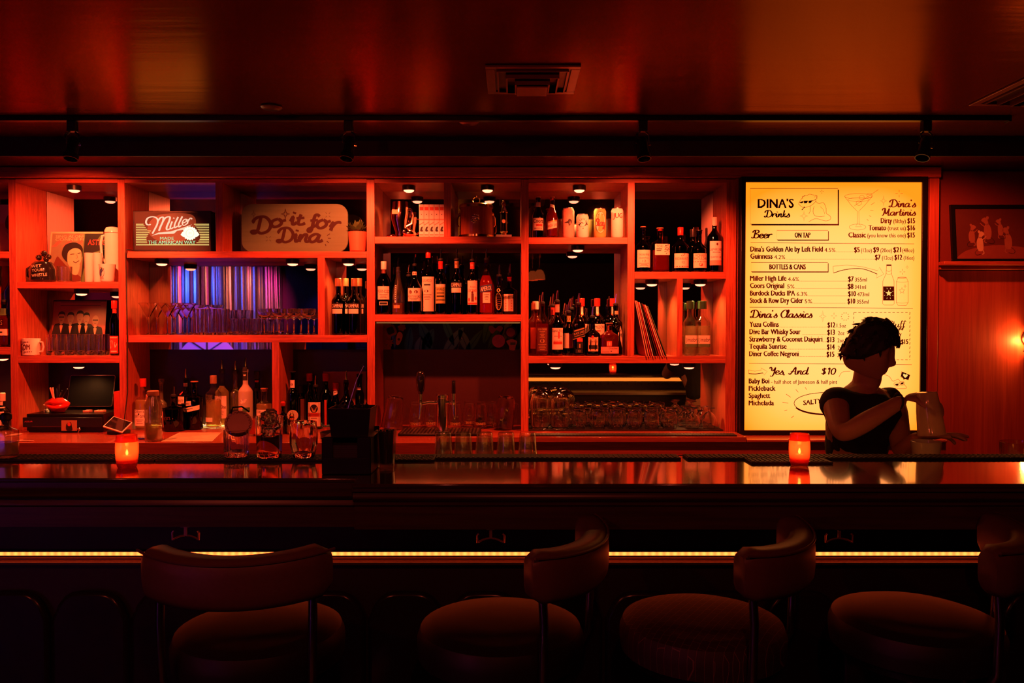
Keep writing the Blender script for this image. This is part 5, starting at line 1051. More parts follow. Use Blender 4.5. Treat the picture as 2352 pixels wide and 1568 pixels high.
# votive candles on the bar
def votive(px, py, lab, w=50, hpx=74):
    Y = (HCAM - BT - .001) * F / (py - 745) + .03; s = F / Y; R = w / s / 2; h = hpx / s
    t = thing('votive_candle', lab, 'candle', (X(px, Y), Y, BT + .0008), 'lit candles in red glasses')
    b = MB(); cup(b, R * .84, R * .90, h, wall=.003, base=.010, belly=R * .14, seg=30); b.build('glass_cup', 'glass_red', t)
    MB().lathe([(0, .0105), (R * .80, .011), (R * .88, h * .26), (0, h * .27)], 24).build('wax', 'liquid_orange', t)
    MB().lathe([(0, h * .265), (R * .45, h * .27), (R * .45, h * .36), (R * .4, h * .36), (0, h * .33)], 18).build('tealight', 'candle_wax', t)
    MB().lathe([(0, h * .36), (.0035, h * .40), (.0045, h * .44), (.002, h * .52), (0, h * .56)], 10).build('flame', 'flame', t)
    for k in (.10, .80): MB().lathe([(R * .96 + (-.0045 if k < .5 else .0012), h * k), (R * .96 + (-.002 if k < .5 else .0026), h * (k + .02)), (R * .96 + (-.0005 if k < .5 else .0012), h * (k + .04))], 26).build('band', 'glass_red', t)
    light('candle_light', 'POINT', (X(px, Y), Y, BT + h * .62), .5, (1, .30, .07), shadow_soft_size=.006)
votive(288.5, 1077, 'lit candle in a ribbed red glass at the left of the bar'); votive(1838.5, 1074, 'lit candle in a ribbed red glass in front of the menu and bartender', 47, 74)
# straw glass
Y = onbar(886, 1079, BT) + .03; s = F / Y; h = (1078 - 992) / s
t = thing('straw_glass', 'clear pint glass packed with short black straws beside the napkin caddy', 'glass', (X(886, Y), Y, BT + .0008))
b = MB(); cup(b, .026, .033, h, wall=.003, base=.012, seg=28); b.build('glass_body', 'glass_cut', t)
b = MB(); random.seed(3)
for k in range(34):
    a = k * 2.4; r = .022 * sqrt(k / 34); b.tube([(r * cos(a) * .8, r * sin(a) * .8, .014), (r * cos(a) * 1.1, r * sin(a) * 1.1, h * (.88 + .16 * random.random()))], .0028, 5)
b.build('straws', 'black_plastic', t)['kind'] = 'stuff'
# bar caddy: napkin holder below, straw bin above
Y = 2.40; s = F / Y
t = thing('bar_caddy', 'black bar caddy of napkins with an open bin on top', 'caddy', (X(806, Y), Y, BT + .0008))
w = 55 / s; h = (1092 - 1010) / s; d = .075
MB().box(-w, w, -d, -d + .003, 0, h * .45).box(-w, -w + .032, -d, -d + .003, h * .45, h).box(w - .040, w, -d, -d + .003, h * .45, h).box(-w, -w + .003, -d, d, 0, h).box(w - .003, w, -d, d, 0, h).box(-w, w, d - .003, d, 0, h * 1.15).box(-w, w, -d, d, 0, .003).build('napkin_box', 'black_plastic', t, bevel=.001)
nb = MB()
for k in range(14): nb.box(-w + .007, w - .007, -d + .006, d - .006, .004 + k * .0058, .0092 + k * .0058)
nb.build('napkins', 'napkin_dark', t)['kind'] = 'stuff'
zb0 = h * 1.02; hb = (1010 - 948) / s
b = MB(); P = [(-w + .012, -.055), (w - .016, -.055), (w - .016, .06), (-w + .012, .06)]
def frustum(b, x0, x1, y0, y1, z0, z1, fl, th=.002):
    a = [(x0, y0, z0), (x1, y0, z0), (x1, y1, z0), (x0, y1, z0)]; c = [(x0 - fl, y0 - fl, z1), (x1 + fl, y0 - fl, z1), (x1 + fl, y1 + fl, z1), (x0 - fl, y1 + fl, z1)]
    ai = [(x0 + th, y0 + th, z0 + th), (x1 - th, y0 + th, z0 + th), (x1 - th, y1 - th, z0 + th), (x0 + th, y1 - th, z0 + th)]; ci = [(x0 - fl + th, y0 - fl + th, z1), (x1 + fl - th, y0 - fl + th, z1), (x1 + fl - th, y1 + fl - th, z1), (x0 - fl + th, y1 + fl - th, z1)]
    b.add(a + c + ai + ci, [(3, 2, 1, 0), (8, 9, 10, 11)] + [(k, (k + 1) % 4, 4 + (k + 1) % 4, 4 + k) for k in range(4)] + [(8 + (k + 1) % 4, 8 + k, 12 + k, 12 + (k + 1) % 4) for k in range(4)] + [(4 + k, 4 + (k + 1) % 4, 12 + (k + 1) % 4, 12 + k) for k in range(4)])
frustum(b, -w + .022, w - .012, -.05, .05, zb0, zb0 + hb, .008); b.box(-.004, -.002, -.05, .05, zb0 + .002, zb0 + hb - .01); b.build('straw_bin', 'black_plastic', t)
MB().box(-w + .006, w + .004, -.066, .066, h * 1.0, h * 1.02).build('shelf_plate', 'black_plastic', t)
b = MB(); random.seed(5)
for k in range(30): xx = -.018 + .06 * random.random(); yy = -.04 + .08 * random.random(); b.tube([(xx, yy, zb0 + .004), (xx * 1.1, yy * 1.1, zb0 + hb * (1.0 + .15 * random.random()))], .0026, 5)
b.build('straws', 'black_plastic', t)['kind'] = 'stuff'
t = thing('bar_spoon', 'long twisted bar spoon with forked end standing in the bar caddy', 'spoon', (X(806, Y), Y, BT + .0008))
b = MB().tube([(-.034, .01, zb0 + .010), (-.012, .012, zb0 + .075), (.014, .014, zb0 + .16), (.036, .016, zb0 + .205)], .0018, 6); b.tube([(.030, .016, zb0 + .210), (.036, .016, zb0 + .205), (.042, .016, zb0 + .198)], .0022, 6)
b.build('bar_spoon_shaft', 'steel', t)
# upturned pint glasses on the service ledge, nested two high
def pint(b):
    h = .118
    b.lathe([(.0360, 0), (.0364, .003), (.0335, .045), (.0315, .052), (.0272, h - .006), (.0255, h), (0, h), (0, h - .012), (.0235, h - .014), (.0290, .05), (.0342, .001)], 60, rf=lambda a, z, r: 1 + (.02 * abs(cos(5 * a)) if z > .05 and r > .0245 else 0), cap=False)
YP = 2.78
for lv, dz, wd in ((0, 0, 'lower'), (1, .0635, 'upper')):
    t = glass_thing('pint_glass', '', 'glass', 'upturned pint glasses behind the bar rail', pint, m='glass_cut')
    place(t, [(X(p, YP), YP, .9512 + dz) for p in (1018, 1064, 1113, 1162, 1212)], [f'{wd} upturned pint glass of the {w} nested pair behind the bar rail' for w in ('leftmost', 'second', 'middle', 'fourth', 'rightmost')])
# right-edge glass and paper
Yg = 2.75; zt = .9512
# ================================================================== signs on the top shelves
def zc3(x, y): return 280 + x / 3.92, 400 + y / 3.92
# neon-style beer sign
Y = YF + .05; z = shelf_top(577)
t = thing('beer_sign', 'small lit bar sign with glowing script and horizontal yellow bars', 'sign', (0, 0, 0))
x0, x1 = X(307.5, Y), X(486.5, Y); zt = Z(484, Y)
MB().box(x0, x1, Y, Y + .07, z + .004, zt).build('case', 'black_plastic', t, bevel=.003)
MB().box(x0 + .04, x0 + .12, Y + .005, Y + .065, z, z + .0045).box(x1 - .12, x1 - .04, Y + .005, Y + .065, z, z + .0045).build('foot', 'black_plastic', t)
S = Flat()
S.poly([zc3(118, 340), zc3(798, 344), zc3(798, 680), zc3(118, 680)], 0, 0)
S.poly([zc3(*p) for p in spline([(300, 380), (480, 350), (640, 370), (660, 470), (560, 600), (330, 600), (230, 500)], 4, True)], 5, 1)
LB = [195, 205, 215, 228, 262, 250, 238, 230, 222, 222, 226, 228]; RB = [650, 662, 672, 682, 690, 697, 702, 705, 705, 700, 690, 672]
for k in range(12):
    y = 450 + k * 15.2
    S.poly([zc3(127, y - 2.6), zc3(LB[k], y - 2.6), zc3(LB[k], y + 2.6), zc3(127, y + 2.6)], 1, 2); S.poly([zc3(RB[k], y - 2.6), zc3(785, y - 2.6), zc3(785, y + 2.6), zc3(RB[k], y + 2.6)], 1, 2)
S.poly([zc3(127, 632), zc3(785, 632), zc3(785, 639), zc3(127, 639)], 1, 2)
def nl(pts, w, m, cal=.5, sp=True): S.line([zc3(*p) for p in (spline(pts, 6) if sp else pts)], w / 3.92, m, 3, cal=cal)
nl([(262, 452), (232, 455), (218, 430), (235, 395), (280, 383), (318, 400), (322, 440), (300, 490), (275, 535)], 16, 2)
nl([(322, 430), (345, 395), (372, 388), (372, 420), (350, 470), (335, 510)], 17, 2); nl([(368, 430), (395, 392), (432, 385), (428, 420), (405, 475), (408, 500), (432, 492)], 17, 2)
nl([(455, 425), (438, 470), (442, 492), (466, 478)], 15, 2); nl([(466, 400), (472, 392)], 13, 2, 1, False)
nl([(508, 385), (478, 450), (478, 482), (502, 468)], 15, 2); nl([(545, 380), (514, 445), (514, 474), (538, 460)], 15, 2)
nl([(552, 440), (580, 425), (578, 405), (555, 415), (545, 445), (560, 462), (588, 444)], 12, 2); nl([(598, 405), (590, 448)], 14, 2, 1, False); nl([(597, 425), (618, 395), (634, 405)], 12, 2)
S.poly([zc3(*p) for p in [(268, 555), (330, 525), (440, 515), (560, 478), (632, 452), (560, 500), (500, 508), (470, 535), (330, 540)]], 2, 3)
S.text('MADE', *[zc3(345, 0)[0], zc3(468, 0)[0]], zc3(0, 590)[1], 25 / 3.92, 3, 3, bold=.02); S.text('THE AMERICAN WAY', zc3(237, 0)[0], zc3(663, 0)[0], zc3(0, 629)[1], 31 / 3.92, 3, 3, bold=.025)
E = []
for k in range(36):
    a = k * pi / 18; r = 1 + (.14 if k % 2 else -.02) + (.25 if abs(sin(a)) < .4 and sin(a) > -.1 else 0)
    E.append(zc3(614 + 62 * r * cos(a), 532 + 56 * r * sin(a)))
S.poly(E, 4, 3); S.ring(*zc3(614, 532), 9, 9, 1.0, 2, 4); S.text('M', zc3(604, 0)[0], zc3(626, 0)[0], zc3(0, 543)[1], 22 / 3.92, 2, 4)
S.build('face', ['black_ink', 'neon_yellow', 'neon_pink', 'neon_green', 'neon_pale', 'neon_glow'], plane_fn(Y - .0008, .0005), t)
light('beer_sign_light', 'AREA', ((x0 + x1) / 2, Y - .02, (z + zt) / 2), .5, (1, .45, .15), shape='RECTANGLE', size=.38, size_y=.18, aim=((x0 + x1) / 2, Y - 1, (z + zt) / 2 + .2))
# rounded wooden sign
Y = YF + .07
t = thing('wooden_sign', 'tan rounded-corner wooden sign with dark brush lettering and sparkles', 'sign', (0, 0, 0))
def rrect(x0, x1, y0, y1, r, n=6):
    P = []
    for cx, cy, a0 in [(x1 - r, y1 - r, 0), (x0 + r, y1 - r, 90), (x0 + r, y0 + r, 180), (x1 - r, y0 + r, 270)]:
        for k in range(n + 1): a = radians(a0 + 90 * k / n); P.append((cx + r * cos(a), cy + r * sin(a)))
    return P
MB().prism(rrect(X(556, Y), X(800, Y), z, Z(468, Y), .062), Y, Y + .014).build('board', 'plywood_sign', t, bevel=.002)
S = Flat()
def sc(ch, xa, xb, base, cap, w=.22, tilt=0): a, y = zc3(xa, base); b, _ = zc3(xb, base); S.script(ch, a, b, y, cap / 3.92, 0, 1, w=w, tilt=tilt, cal=.72)
sc('D', 1170, 1345, 532, 150, .21); sc('o', 1340, 1465, 474, 142, .22); sc('i', 1518, 1572, 452, 140); sc('t', 1572, 1640, 452, 100, .30); sc('f', 1690, 1762, 470, 105, .30); sc('o', 1752, 1868, 486, 150, .21); sc('r', 1875, 1965, 508, 150, .22)
sc('D', 1400, 1545, 612, 130); sc('i', 1548, 1592, 606, 132); sc('n', 1592, 1690, 608, 132); sc('a', 1685, 1800, 610, 140)
def sp3(x, y, rx, ry, w): p = zc3(x, y); S.spark(p[0], p[1], rx / 3.92, ry / 3.92, w / 3.92, 0)
sp3(1472, 358, 40, 46, 9); sp3(1186, 360, 22, 36, 4)
for cx, cy, r in [(1855, 365, 30), (1320, 580, 32)]:
    for a in (.8, 2.3, 3.9, 5.5): S.line([zc3(cx + r * .4 * cos(a), cy + r * .4 * sin(a)), zc3(cx + r * cos(a), cy + r * sin(a))], .8, 0)
for a, b in [((1848, 552), (1872, 536)), ((1855, 575), (1882, 577)), ((1845, 603), (1865, 617)), ((1830, 628), (1838, 645))]: S.line([zc3(*a), zc3(*b)], 1.6, 0)
S.build('lettering', ['sign_dark'], plane_fn(Y - .0006, .0005), t)
# potted plant
Y = YF + .09; s = F / Y; x = X(822, Y)
t = thing('potted_plant', 'small leafy plant in a ribbed terracotta pot beside the wooden sign', 'plant', (x, Y, z))
hp = (577 - 530) / s
MB().lathe([(.030, 0), (.044, .008), (.052, hp * .9), (.053, hp), (.047, hp), (.046, hp * .85), (0, hp * .8)], 60, rf=lambda a, z, r: 1 + (.02 * cos(20 * a) if .01 < z < hp * .92 and r > .04 else 0)).build('pot', 'ceramic_terracotta', t)
b = MB(); random.seed(11)
for k in range(60):
    a = random.random() * 6.28; el = .35 + 1.1 * random.random(); L_ = .05 + .055 * random.random(); d = Vector((cos(a) * cos(el), sin(a) * cos(el), sin(el)))
    w = d.cross(Vector((0, 0, 1))).normalized() * .016; up = Vector((0, 0, 1)); p0 = Vector((cos(a) * .01, sin(a) * .01, hp * .82)); p1 = p0 + d * L_ * .55 + up * .01; p2 = p0 + d * L_
    if abs(p2.x) > .05: p2.x *= .05 / abs(p2.x); p1.x *= .8
    b.add([p0, p1 + w, p2, p1 - w, p1 - up * .004], [(0, 1, 4), (1, 2, 4), (0, 4, 3), (4, 2, 3)])
b.build('leaves', 'leaf_green', t)
# ================================================================== B: record sleeves, mugs, jugs
z = shelf_top(647)
def sleeve(name, lab, cat, px0, px1, py0, Y, zb, m, draw, mats, lean=.22, th=.005):
    t = thing(name, lab, cat, (0, 0, 0)); x0, x1, zt = X(px0, Y), X(px1, Y), Z(py0, Y)
    b = MB()
    def q(x, y, zz): return (x, Y + y + lean * (zz - zb), zz + (.001 if zz <= zb else 0))
    b.add([q(x0, 0, zb), q(x1, 0, zb), q(x1, th, zb), q(x0, th, zb), q(x0, 0, zt), q(x1, 0, zt), q(x1, th, zt), q(x0, th, zt)], [(3, 2, 1, 0), (4, 5, 6, 7), (0, 1, 5, 4), (1, 2, 6, 5), (2, 3, 7, 6), (3, 0, 4, 7)])
    b.build('card', m, t)
    f = Flat(); draw(f); f.build('print', mats, plane_fn(Y - .0006, .0005, lean=lean, zb=zb), t); return t
def z1(x, y): return x / 4.48, 380 + y / 4.48
M('sleeve_olive', (.22, .20, .12), .6); M('sleeve_rose', (.45, .14, .10), .6)
def d1(f):
    f.poly([z1(495, 690), z1(832, 690), z1(832, 1190), z1(495, 1190)], 0, 0)
    for k in range(4): xx = 500 + k * 110; f.poly([z1(xx, 830), z1(xx + 45, 830), z1(xx + 180, 690), z1(xx + 130, 690)], 1, 1)
    f.text('SING ALONG', *[z1(533, 0)[0], z1(850, 0)[0]], z1(0, 735)[1], 26 / 4.48, 2, 2, bold=.02); f.text('CONNIE FR', z1(533, 0)[0], z1(850, 0)[0], z1(0, 767)[1], 28 / 4.48, 2, 2, bold=.02)
    P = lambda pts, m, l: f.poly([z1(*p) for p in spline(pts, 4, True)], m, l)
    P([(560, 940), (600, 960), (680, 1040), (760, 1100), (830, 1150), (830, 1190), (560, 1190), (520, 1100)], 3, 2)      # shoulders
    P([(700, 1000), (800, 1000), (790, 1120), (720, 1100)], 2, 3)
    P([(610, 900), (640, 810), (740, 785), (815, 830), (830, 920), (800, 960), (700, 1000), (640, 960)], 4, 3)           # hair
    P([(680, 880), (740, 845), (805, 870), (820, 960), (790, 1030), (730, 1050), (685, 1010), (672, 940)], 2, 4)         # face
    for a, b in [((700, 912), (742, 905)), ((775, 900), (805, 895))]: f.line([z1(*a), z1(*b)], 1.6, 4, 5)
    f.line([z1(*p) for p in [(735, 985), (765, 998), (797, 975)]], 1.8, 4, 5); f.line([z1(768, 910), z1(778, 948), z1(762, 952)], .8, 3, 5)
sleeve('record_sleeve', 'record sleeve with a smiling woman in profile and block lettering', 'record', 109, 230, 530, YF + .215, z, 'tan_paper', d1, ['sleeve_olive', 'sleeve_rose', 'tan_paper', 'brown_ink', 'black_ink'], lean=.15)
def d2(f):
    f.poly([z1(832, 692), z1(1080, 692), z1(1080, 1190), z1(832, 1190)], 0, 0)
    for P in [[(1000, 700), (960, 760), (1040, 790)], [(840, 980), (900, 900), (1060, 850), (880, 960)], [(835, 1190), (850, 1050), (880, 1100), (870, 1190)]]: f.poly([z1(*p) for p in P], 1, 1)
    f.text('ASTRO', z1(870, 0)[0], z1(1065, 0)[0], z1(0, 812)[1], 58 / 4.48, 2, 2, bold=.02); f.text('the complete', z1(955, 0)[0], z1(1060, 0)[0], z1(0, 768)[1], 14 / 4.48, 3, 2)
sleeve('magazine', 'dark green magazine with red title leaning over the record sleeve', 'magazine', 186, 241.5, 534, YF + .185, z, 'green_paper', d2, ['black_ink', 'green_paper', 'red_paper', 'cream_paper'], lean=.16, th=.006)
def cupobj(name, lab, cat, px, pyt, wpx, Y, zb, mat_, taper=.92, handle=None, hside=1, saucer=False, seg=28):
    s = F / Y; h = Z(pyt, Y) - zb; R = wpx / s / 2; t = thing(name, lab, cat, (X(px, Y), Y, zb)); b = MB(); cup(b, R * taper, R, h, wall=.003, base=.006, seg=seg)
    b.build('body', mat_, t)
    if handle: MB().tube([(hside * R * .9, 0, h * .22), (hside * (R + handle * .7), 0, h * .24), (hside * (R + handle), 0, h * .5), (hside * (R + handle * .75), 0, h * .78), (hside * R * .95, 0, h * .80)], .0055, 8).build('handle', mat_, t)
    return t, s, h, R
for px, lab in [(206, 'tall plain white tumbler left of its twin, before the green magazine'), (226, 'tall plain white tumbler nearest the white mug')]:
    cupobj('white_tumbler', lab, 'tumbler', px, 581 if px < 210 else 580, 21, R1 if px < 210 else R1 + .012, z, 'ceramic_white', .9)['group' if False else 0] if False else cupobj('white_tumbler', lab, 'tumbler', px, 581, 19.5, R1 + .004, z, 'ceramic_white', .9)
t, s, h, R = cupobj('coffee_mug', 'white footed mug with a bird-head badge, at the upright', 'mug', 248, 607, 36, YF + .030, z, 'ceramic_white', .80)
fl = Flat(); fl.ring(241, 626, 8, 11, .7, 1); fl.poly(spline([(235, 632), (236, 622), (241, 618), (247, 621), (243, 626), (241, 634)], 4, True), 0, 1); fl.poly([(236, 622), (242, 616), (250, 618), (243, 622)], 2, 2); fl.text('MUG', 236, 247, 641, 3, 1)
Ym = YF + .030; sm = F / Ym
fl.build('badge', ['blue_ink', 'black_ink', 'green_ink'], lambda qx, qy, l: ((R * .93 + .001) * sin((qx - 248) / sm / R), -(R * (.80 + .20 * (Z(qy, Ym) - z) / h) + .0012 + .0003 * l) * cos((qx - 248) / sm / R), Z(qy, Ym) - z), t)
Y = YF + .125; s = F / Y; t = thing('thermos_jug', 'tall white enamel coffee jug with handle behind the white mug', 'jug', (X(261, Y), Y, z)); h = Z(521, Y) - z; R = 17 / s
MB().lathe([(R, 0), (R, h * .88), (R * 1.0, h * .93), (R * .8, h * .985), (R * .4, h), (0, h)], 26).build('body', 'ceramic_white', t); MB().tube([(-R, 0, h * .36), (-R - .020, 0, h * .45), (-R - .026, 0, h * .72), (-R - .016, 0, h * .84), (-R * .95, 0, h * .85)], .007, 8).build('handle', 'ceramic_white', t); MB().lathe([(R * 1.01, h * .885), (R * 1.02, h * .89), (R * 1.01, h * .895)], 26).build('rim_line', 'cap_red', t)
Y = R1 + .01; s = F / Y; t = thing('novelty_pitcher', 'glossy black jug with pale scrawled lettering and beaded balls on top', 'jug', (X(100, Y), Y, z)); h = Z(601, Y) - z; R = 28 / s
MB().lathe([(R * .85, 0), (R, .012), (R * .98, h * .6), (R * .80, h * .9), (R * .6, h), (R * .52, h), (0, h * .9)], 26).build('body', 'ceramic_black', t)
MB().tube([(-R * .8, 0, h * .15), (-R - .018, 0, h * .3), (-R - .02, 0, h * .65), (-R * .75, 0, h * .85)], .007, 8).build('handle', 'ceramic_black', t)
fl = Flat()
for s_, a, b_2, y in [('WET', 82, 105, 616), ('YOUR', 84, 109, 625), ('WHISTLE', 83, 116, 636)]: fl.text(s_, a, b_2, y, 6.5, 0, 1, bold=.01, tilt=.1)
fl.build('lettering', ['cream_paper'], lambda qx, qy, l: ((R + .001) * sin((qx - 93) / s / R), -(R * 1.0 + .001) * cos((qx - 93) / s / R), Z(qy, Y) - z), t)
for cx, cz, r in [(-.022, .086 + h - .07, .017), (.008, .108 + h - .07, .018), (.020, .078 + h - .07, .016), (.034, .09 + h - .07, .015)]:
    bb = MB().ball((cx, 0, cz + .008), r, 0, 16, 10); o = bb.build('beaded_ball', 'ceramic_black', t)
    bd = MB()
    for i in range(40): a = i * 2.4; zz = 1 - 2 * (i + .5) / 40; q = sqrt(1 - zz * zz); bd.ball((cx + r * q * cos(a), r * q * sin(a), cz + .008 + r * zz), .0018, 0, 5, 4)
    bd.build('beads', 'gold', o)
t, s, h, R = cupobj('cut_glass', 'short clear cut tumbler in front of the record sleeve', 'glass', 150, 612, 32, R1 + .01, z, 'glass_cut')
# B middle: printed mug, framed photo of a band
z = shelf_top(817)
t, s, h, R = cupobj('printed_mug', 'cream mug with brown printed band, left of the ribbed tumblers', 'mug', 71, 777, 39, R1 - .02, z, 'ceramic_white', .97, .022)
fl = Flat(); fl.text('TOM\u2019S', 57, 86, 802, 12, 0, 1, bold=.05)
for k in range(9): fl.ell(57 + k * 3.5, 785, 1.4, 1.5, 0); fl.ell(57 + k * 3.5, 807, 1.2, 1.2, 0)
Yq = R1 - .02
fl.build('print', ['brown_ink'], lambda qx, qy, l: ((R + .001) * sin((qx - 71) / s / R), -(R + .0012) * cos((qx - 69) / s / R), Z(qy, Yq) - z), t)
def z2(x, y): return x / 3.563, 640 + y / 3.563
def d3(f):
    f.poly([z2(412, 185), z2(848, 185), z2(848, 598), z2(412, 598)], 0, 0); f.poly([z2(412, 185), z2(848, 185), z2(848, 170), z2(412, 172)], 1, 0)
    for y in (192, 218): f.line([z2(470, y), z2(800, y)], .8, 1, 1)
    for cx, cy, sc_, gl in [(485, 305, 1.0, 1), (560, 310, 1.0, 0), (637, 300, 1.05, 0), (690, 312, .95, 0), (765, 330, 1.0, 1)]:
        P = lambda pts, m, l: f.poly([z2(cx + a * sc_, cy + b * sc_) for a, b in spline(pts, 4, True)], m, l)
        P([(-70, 262), (-62, 90), (-28, 60), (28, 60), (60, 90), (66, 262)], 1, 2); P([(-14, 58), (14, 58), (4, 130), (-2, 130)], 2, 3); P([(-14, 62), (0, 70), (14, 62), (14, 76), (0, 70), (-14, 76)], 1, 4)
        P([(-26, -5), (0, -32), (26, -5), (20, 38), (0, 56), (-20, 38)], 3, 3)
        if cx != 765: P([(-28, 4), (-24, -28), (0, -40), (24, -28), (28, 4), (18, -14), (-18, -14)], 1, 4)
        if gl: f.line([z2(cx - 22, cy + 8), z2(cx + 22, cy + 8)], 2.4, 1, 5)
        f.line([z2(cx - 8, cy + 36), z2(cx + 8, cy + 36)], .7, 1, 5)
sleeve('band_print', 'dim reddish print of five men in dark suits leaning behind the tumblers', 'picture', 114, 238, 689, YF + .225, z, 'brown_ink', d3, ['pink_dim', 'black_ink', 'tan_dim', 'pink_skin'] if M('pink_dim', (.30, .08, .06)) and M('tan_dim', (.45, .22, .14)) and M('pink_skin', (.40, .15, .10)) else [], lean=.12)
# A: framed portrait at the left edge
z = shelf_top(577)
def d4(f):
    f.rect(-60, 468, 22, 576, 0, 0); f.rect(-60, 468, 22, 510, 3, 1)
    f.poly(spline([(8, 505), (14, 492), (26, 490), (30, 520), (18, 540), (10, 525)], 4, True), 1, 2); f.poly(spline([(-30, 530), (0, 520), (18, 530), (24, 560), (10, 576), (-30, 576)], 4, True), 2, 2)
    for k in range(4): f.line([(10 + k * 2, 533 + 3 * k), (22, 540 + 4 * k)], 1.2, 3, 3)
sleeve('portrait_print', 'pale pink portrait print cut by the left edge of the view', 'picture', -62, 23 - 1.5, 466, YF + .12, z, 'black_ink', d4, ['pink_paper', 'brown_ink', 'tan_paper', 'cream_paper'], lean=.1)
z = shelf_top(797); Y = R2 + .04
t = thing('stemmed_bowl', 'gold cocktail bowl on a stem at the left edge', 'glass', (X(4, Y), Y, z)); hh = Z(612, Y) - z
MB().lathe([(.035, 0), (.034, .003), (.005, .008), (.004, hh * .66), (.02, hh * .70), (.05, hh * .82), (.055, hh), (.052, hh), (.046, hh * .82), (0, hh * .70)], 24).build('bowl', 'gold', t)
M('screen_black', (.006, .005, .006), .5, spec=.08)
# B low: cash drawer and everything on it
z = ZC + .0008; Y = YF - .10; s = F / Y
cd = thing('cash_drawer', 'black cash drawer on the counter with sticker and hanging keys', 'cash drawer', (0, 0, 0))
x0, x1 = X(52, YF - .05), X(233, YF - .05); zt = Z(958, YF - .05)
MB().box(x0 + .012, x1 + .004, YF - .045, YF + .27, z + .008, zt + .018).build('case', 'black_metal', cd, bevel=.003)
MB().box(x0, x1, YF - .062, YF - .0455, z + .030, zt).build('drawer', 'black_plastic', cd, bevel=.002)
MB().box(x0 + .02, x1, YF - .04, YF + .26, z, z + .008).build('base', 'black_plastic', cd)
fl = Flat(); fl.text('ASSUR', 56, 75, 969.5, 3.5, 0, 1, bold=.03); fl.rect(73, 979, 140, 979.8, 3, 1); fl.rect(141, 965, 177, 989, 1, 1)
fl.poly(spline([(153, 988), (152, 976), (157, 970), (163, 970), (165, 977), (166, 988)], 4, True), 2, 2); fl.ell(159, 974, 4, 4.5, 0, 3)
fl.build('sticker', ['red_paper', 'tan_dim', 'black_ink', 'brown_ink'], plane_fn(YF - .0628, .0004), cd)
k0 = at(181, 985, YF - .07)
MB().lathe([(.009, 0), (.009, .006), (.005, .010), (0, .010)], 14, mat=Matrix.Translation((k0.x, YF - .0625, k0.z)) @ Matrix.Rotation(pi / 2, 4, 'X')).build('lock', 'chrome', cd)
MB().tube([(k0.x + .006, YF - .075, k0.z + .004), (k0.x, YF - .078, k0.z - .02), (k0.x + .001, YF - .077, max(k0.z - .055, ZC + .006))], [.004, .0025, .003], 6).build('key', 'steel', cd)
zt += .0195
def obj(name, lab, cat, b, m, loc, group=None, **k): return tag(b.build(name, m, loc=loc, **k), lab, cat, group)
Y = YF + .02; s = F / Y
lp = thing('lip_pot', 'glossy red lip-shaped pot of pens and straws on the cash drawer', 'pot', (X(129.5, Y), Y, zt))
hl = (947 - 913) / s
def lip(pz, px0, up):
    return None
b = MB(); n = 26; m_ = 14
vs = []; fs = []
for j in range(m_ + 1):
    v = j / m_
    for i in range(n):
        a = 2 * pi * i / n; zc = v
        w = (.035 + .040 * sin(pi * min(1, v * 1.02) * .62 + .05) ** 1.0) if v < .62 else (.0735 - .045 * ((v - .62) / .38) ** 1.3)
        d = .020 + .018 * sin(pi * v) + .012 * (exp_ := math.exp(-((v - .35) / .16) ** 2)) + .010 * math.exp(-((v - .78) / .13) ** 2) - .012 * math.exp(-((v - .58) / .05) ** 2)
        ca, sa = cos(a), sin(a); tip = abs(ca) ** 3
        q = 1 - .55 * tip; x = w * ca; y = d * sa * (1 - .75 * abs(ca) ** 2.2)
        zz = hl * v
        if v > .5: zz -= hl * .10 * (abs(ca) < .22) * (v - .5) * 1.0
        zz -= hl * .06 * (math.exp(-(x / .012) ** 2) if .45 < v < .7 else 0)
        vs.append((x, y, zz))
for j in range(m_):
    for i in range(n): i2 = (i + 1) % n; fs.append((j * n + i, j * n + i2, (j + 1) * n + i2, (j + 1) * n + i))
fs.append(tuple(range(n - 1, -1, -1)))
b.add(vs, fs); b.build('pot', 'ceramic_red', lp, ang=80)
MB().lathe([(.024, hl * .80), (0, hl * .80)], 14, rf=lambda a, z, r: 1 - .4 * abs(sin(a))).build('soil_disc', 'black_plastic', lp)
random.seed(4)
PENS = [((-.018, 0), (-.040, 0, .065), 'pink_paper', .0045), ((-.020, .002), (-.026, 0, .066), 'pink_paper', .0045), ((0, .004), (-.008, .006, .06), 'black_plastic', .0035), ((.004, 0), (.012, 0, .085), 'black_plastic', .0045), ((.006, .004), (.002, .004, .07), 'black_plastic', .003), ((.012, 0), (.030, -.004, .05), 'black_plastic', .003), ((.014, .003), (.058, 0, .058), 'black_plastic', .0028), ((.008, -.003), (.022, -.006, .040), 'chrome', .0025)]
for (ax, ay), (bx, by, bz), m, r in PENS: MB().tube([(ax, ay, hl * .82), (bx, by, hl * .9 + bz)], r, 7).build('pen', m, lp)
obj('spindle', 'small pale wooden spool beside the red lip pot', 'spool', MB().lathe([(.014, 0), (.014, .012), (.008, .014), (.009, .026), (.007, .028), (.008, .036), (.016, .038), (.016, .043), (0, .043)], 18), 'ceramic_white', (X(97, Y), Y + .03, zt))
Yt = YF + .19
tb = thing('tablet', 'large black tablet screen tilted on a stand behind the cash drawer', 'tablet', (X(207, Yt), Yt, zt)); s = F / Yt
w, h = 52 / s, 73 / s
R = Matrix.Translation((0, -.02, .018)) @ Matrix.Rotation(radians(-14), 4, 'X')
P = rrect(-w, w, 0, h, .012); b = MB().prism(P, 0, .009); b.v = [tuple(R @ Vector(v)) for v in b.v]; b.build('case', 'hook_metal', tb)
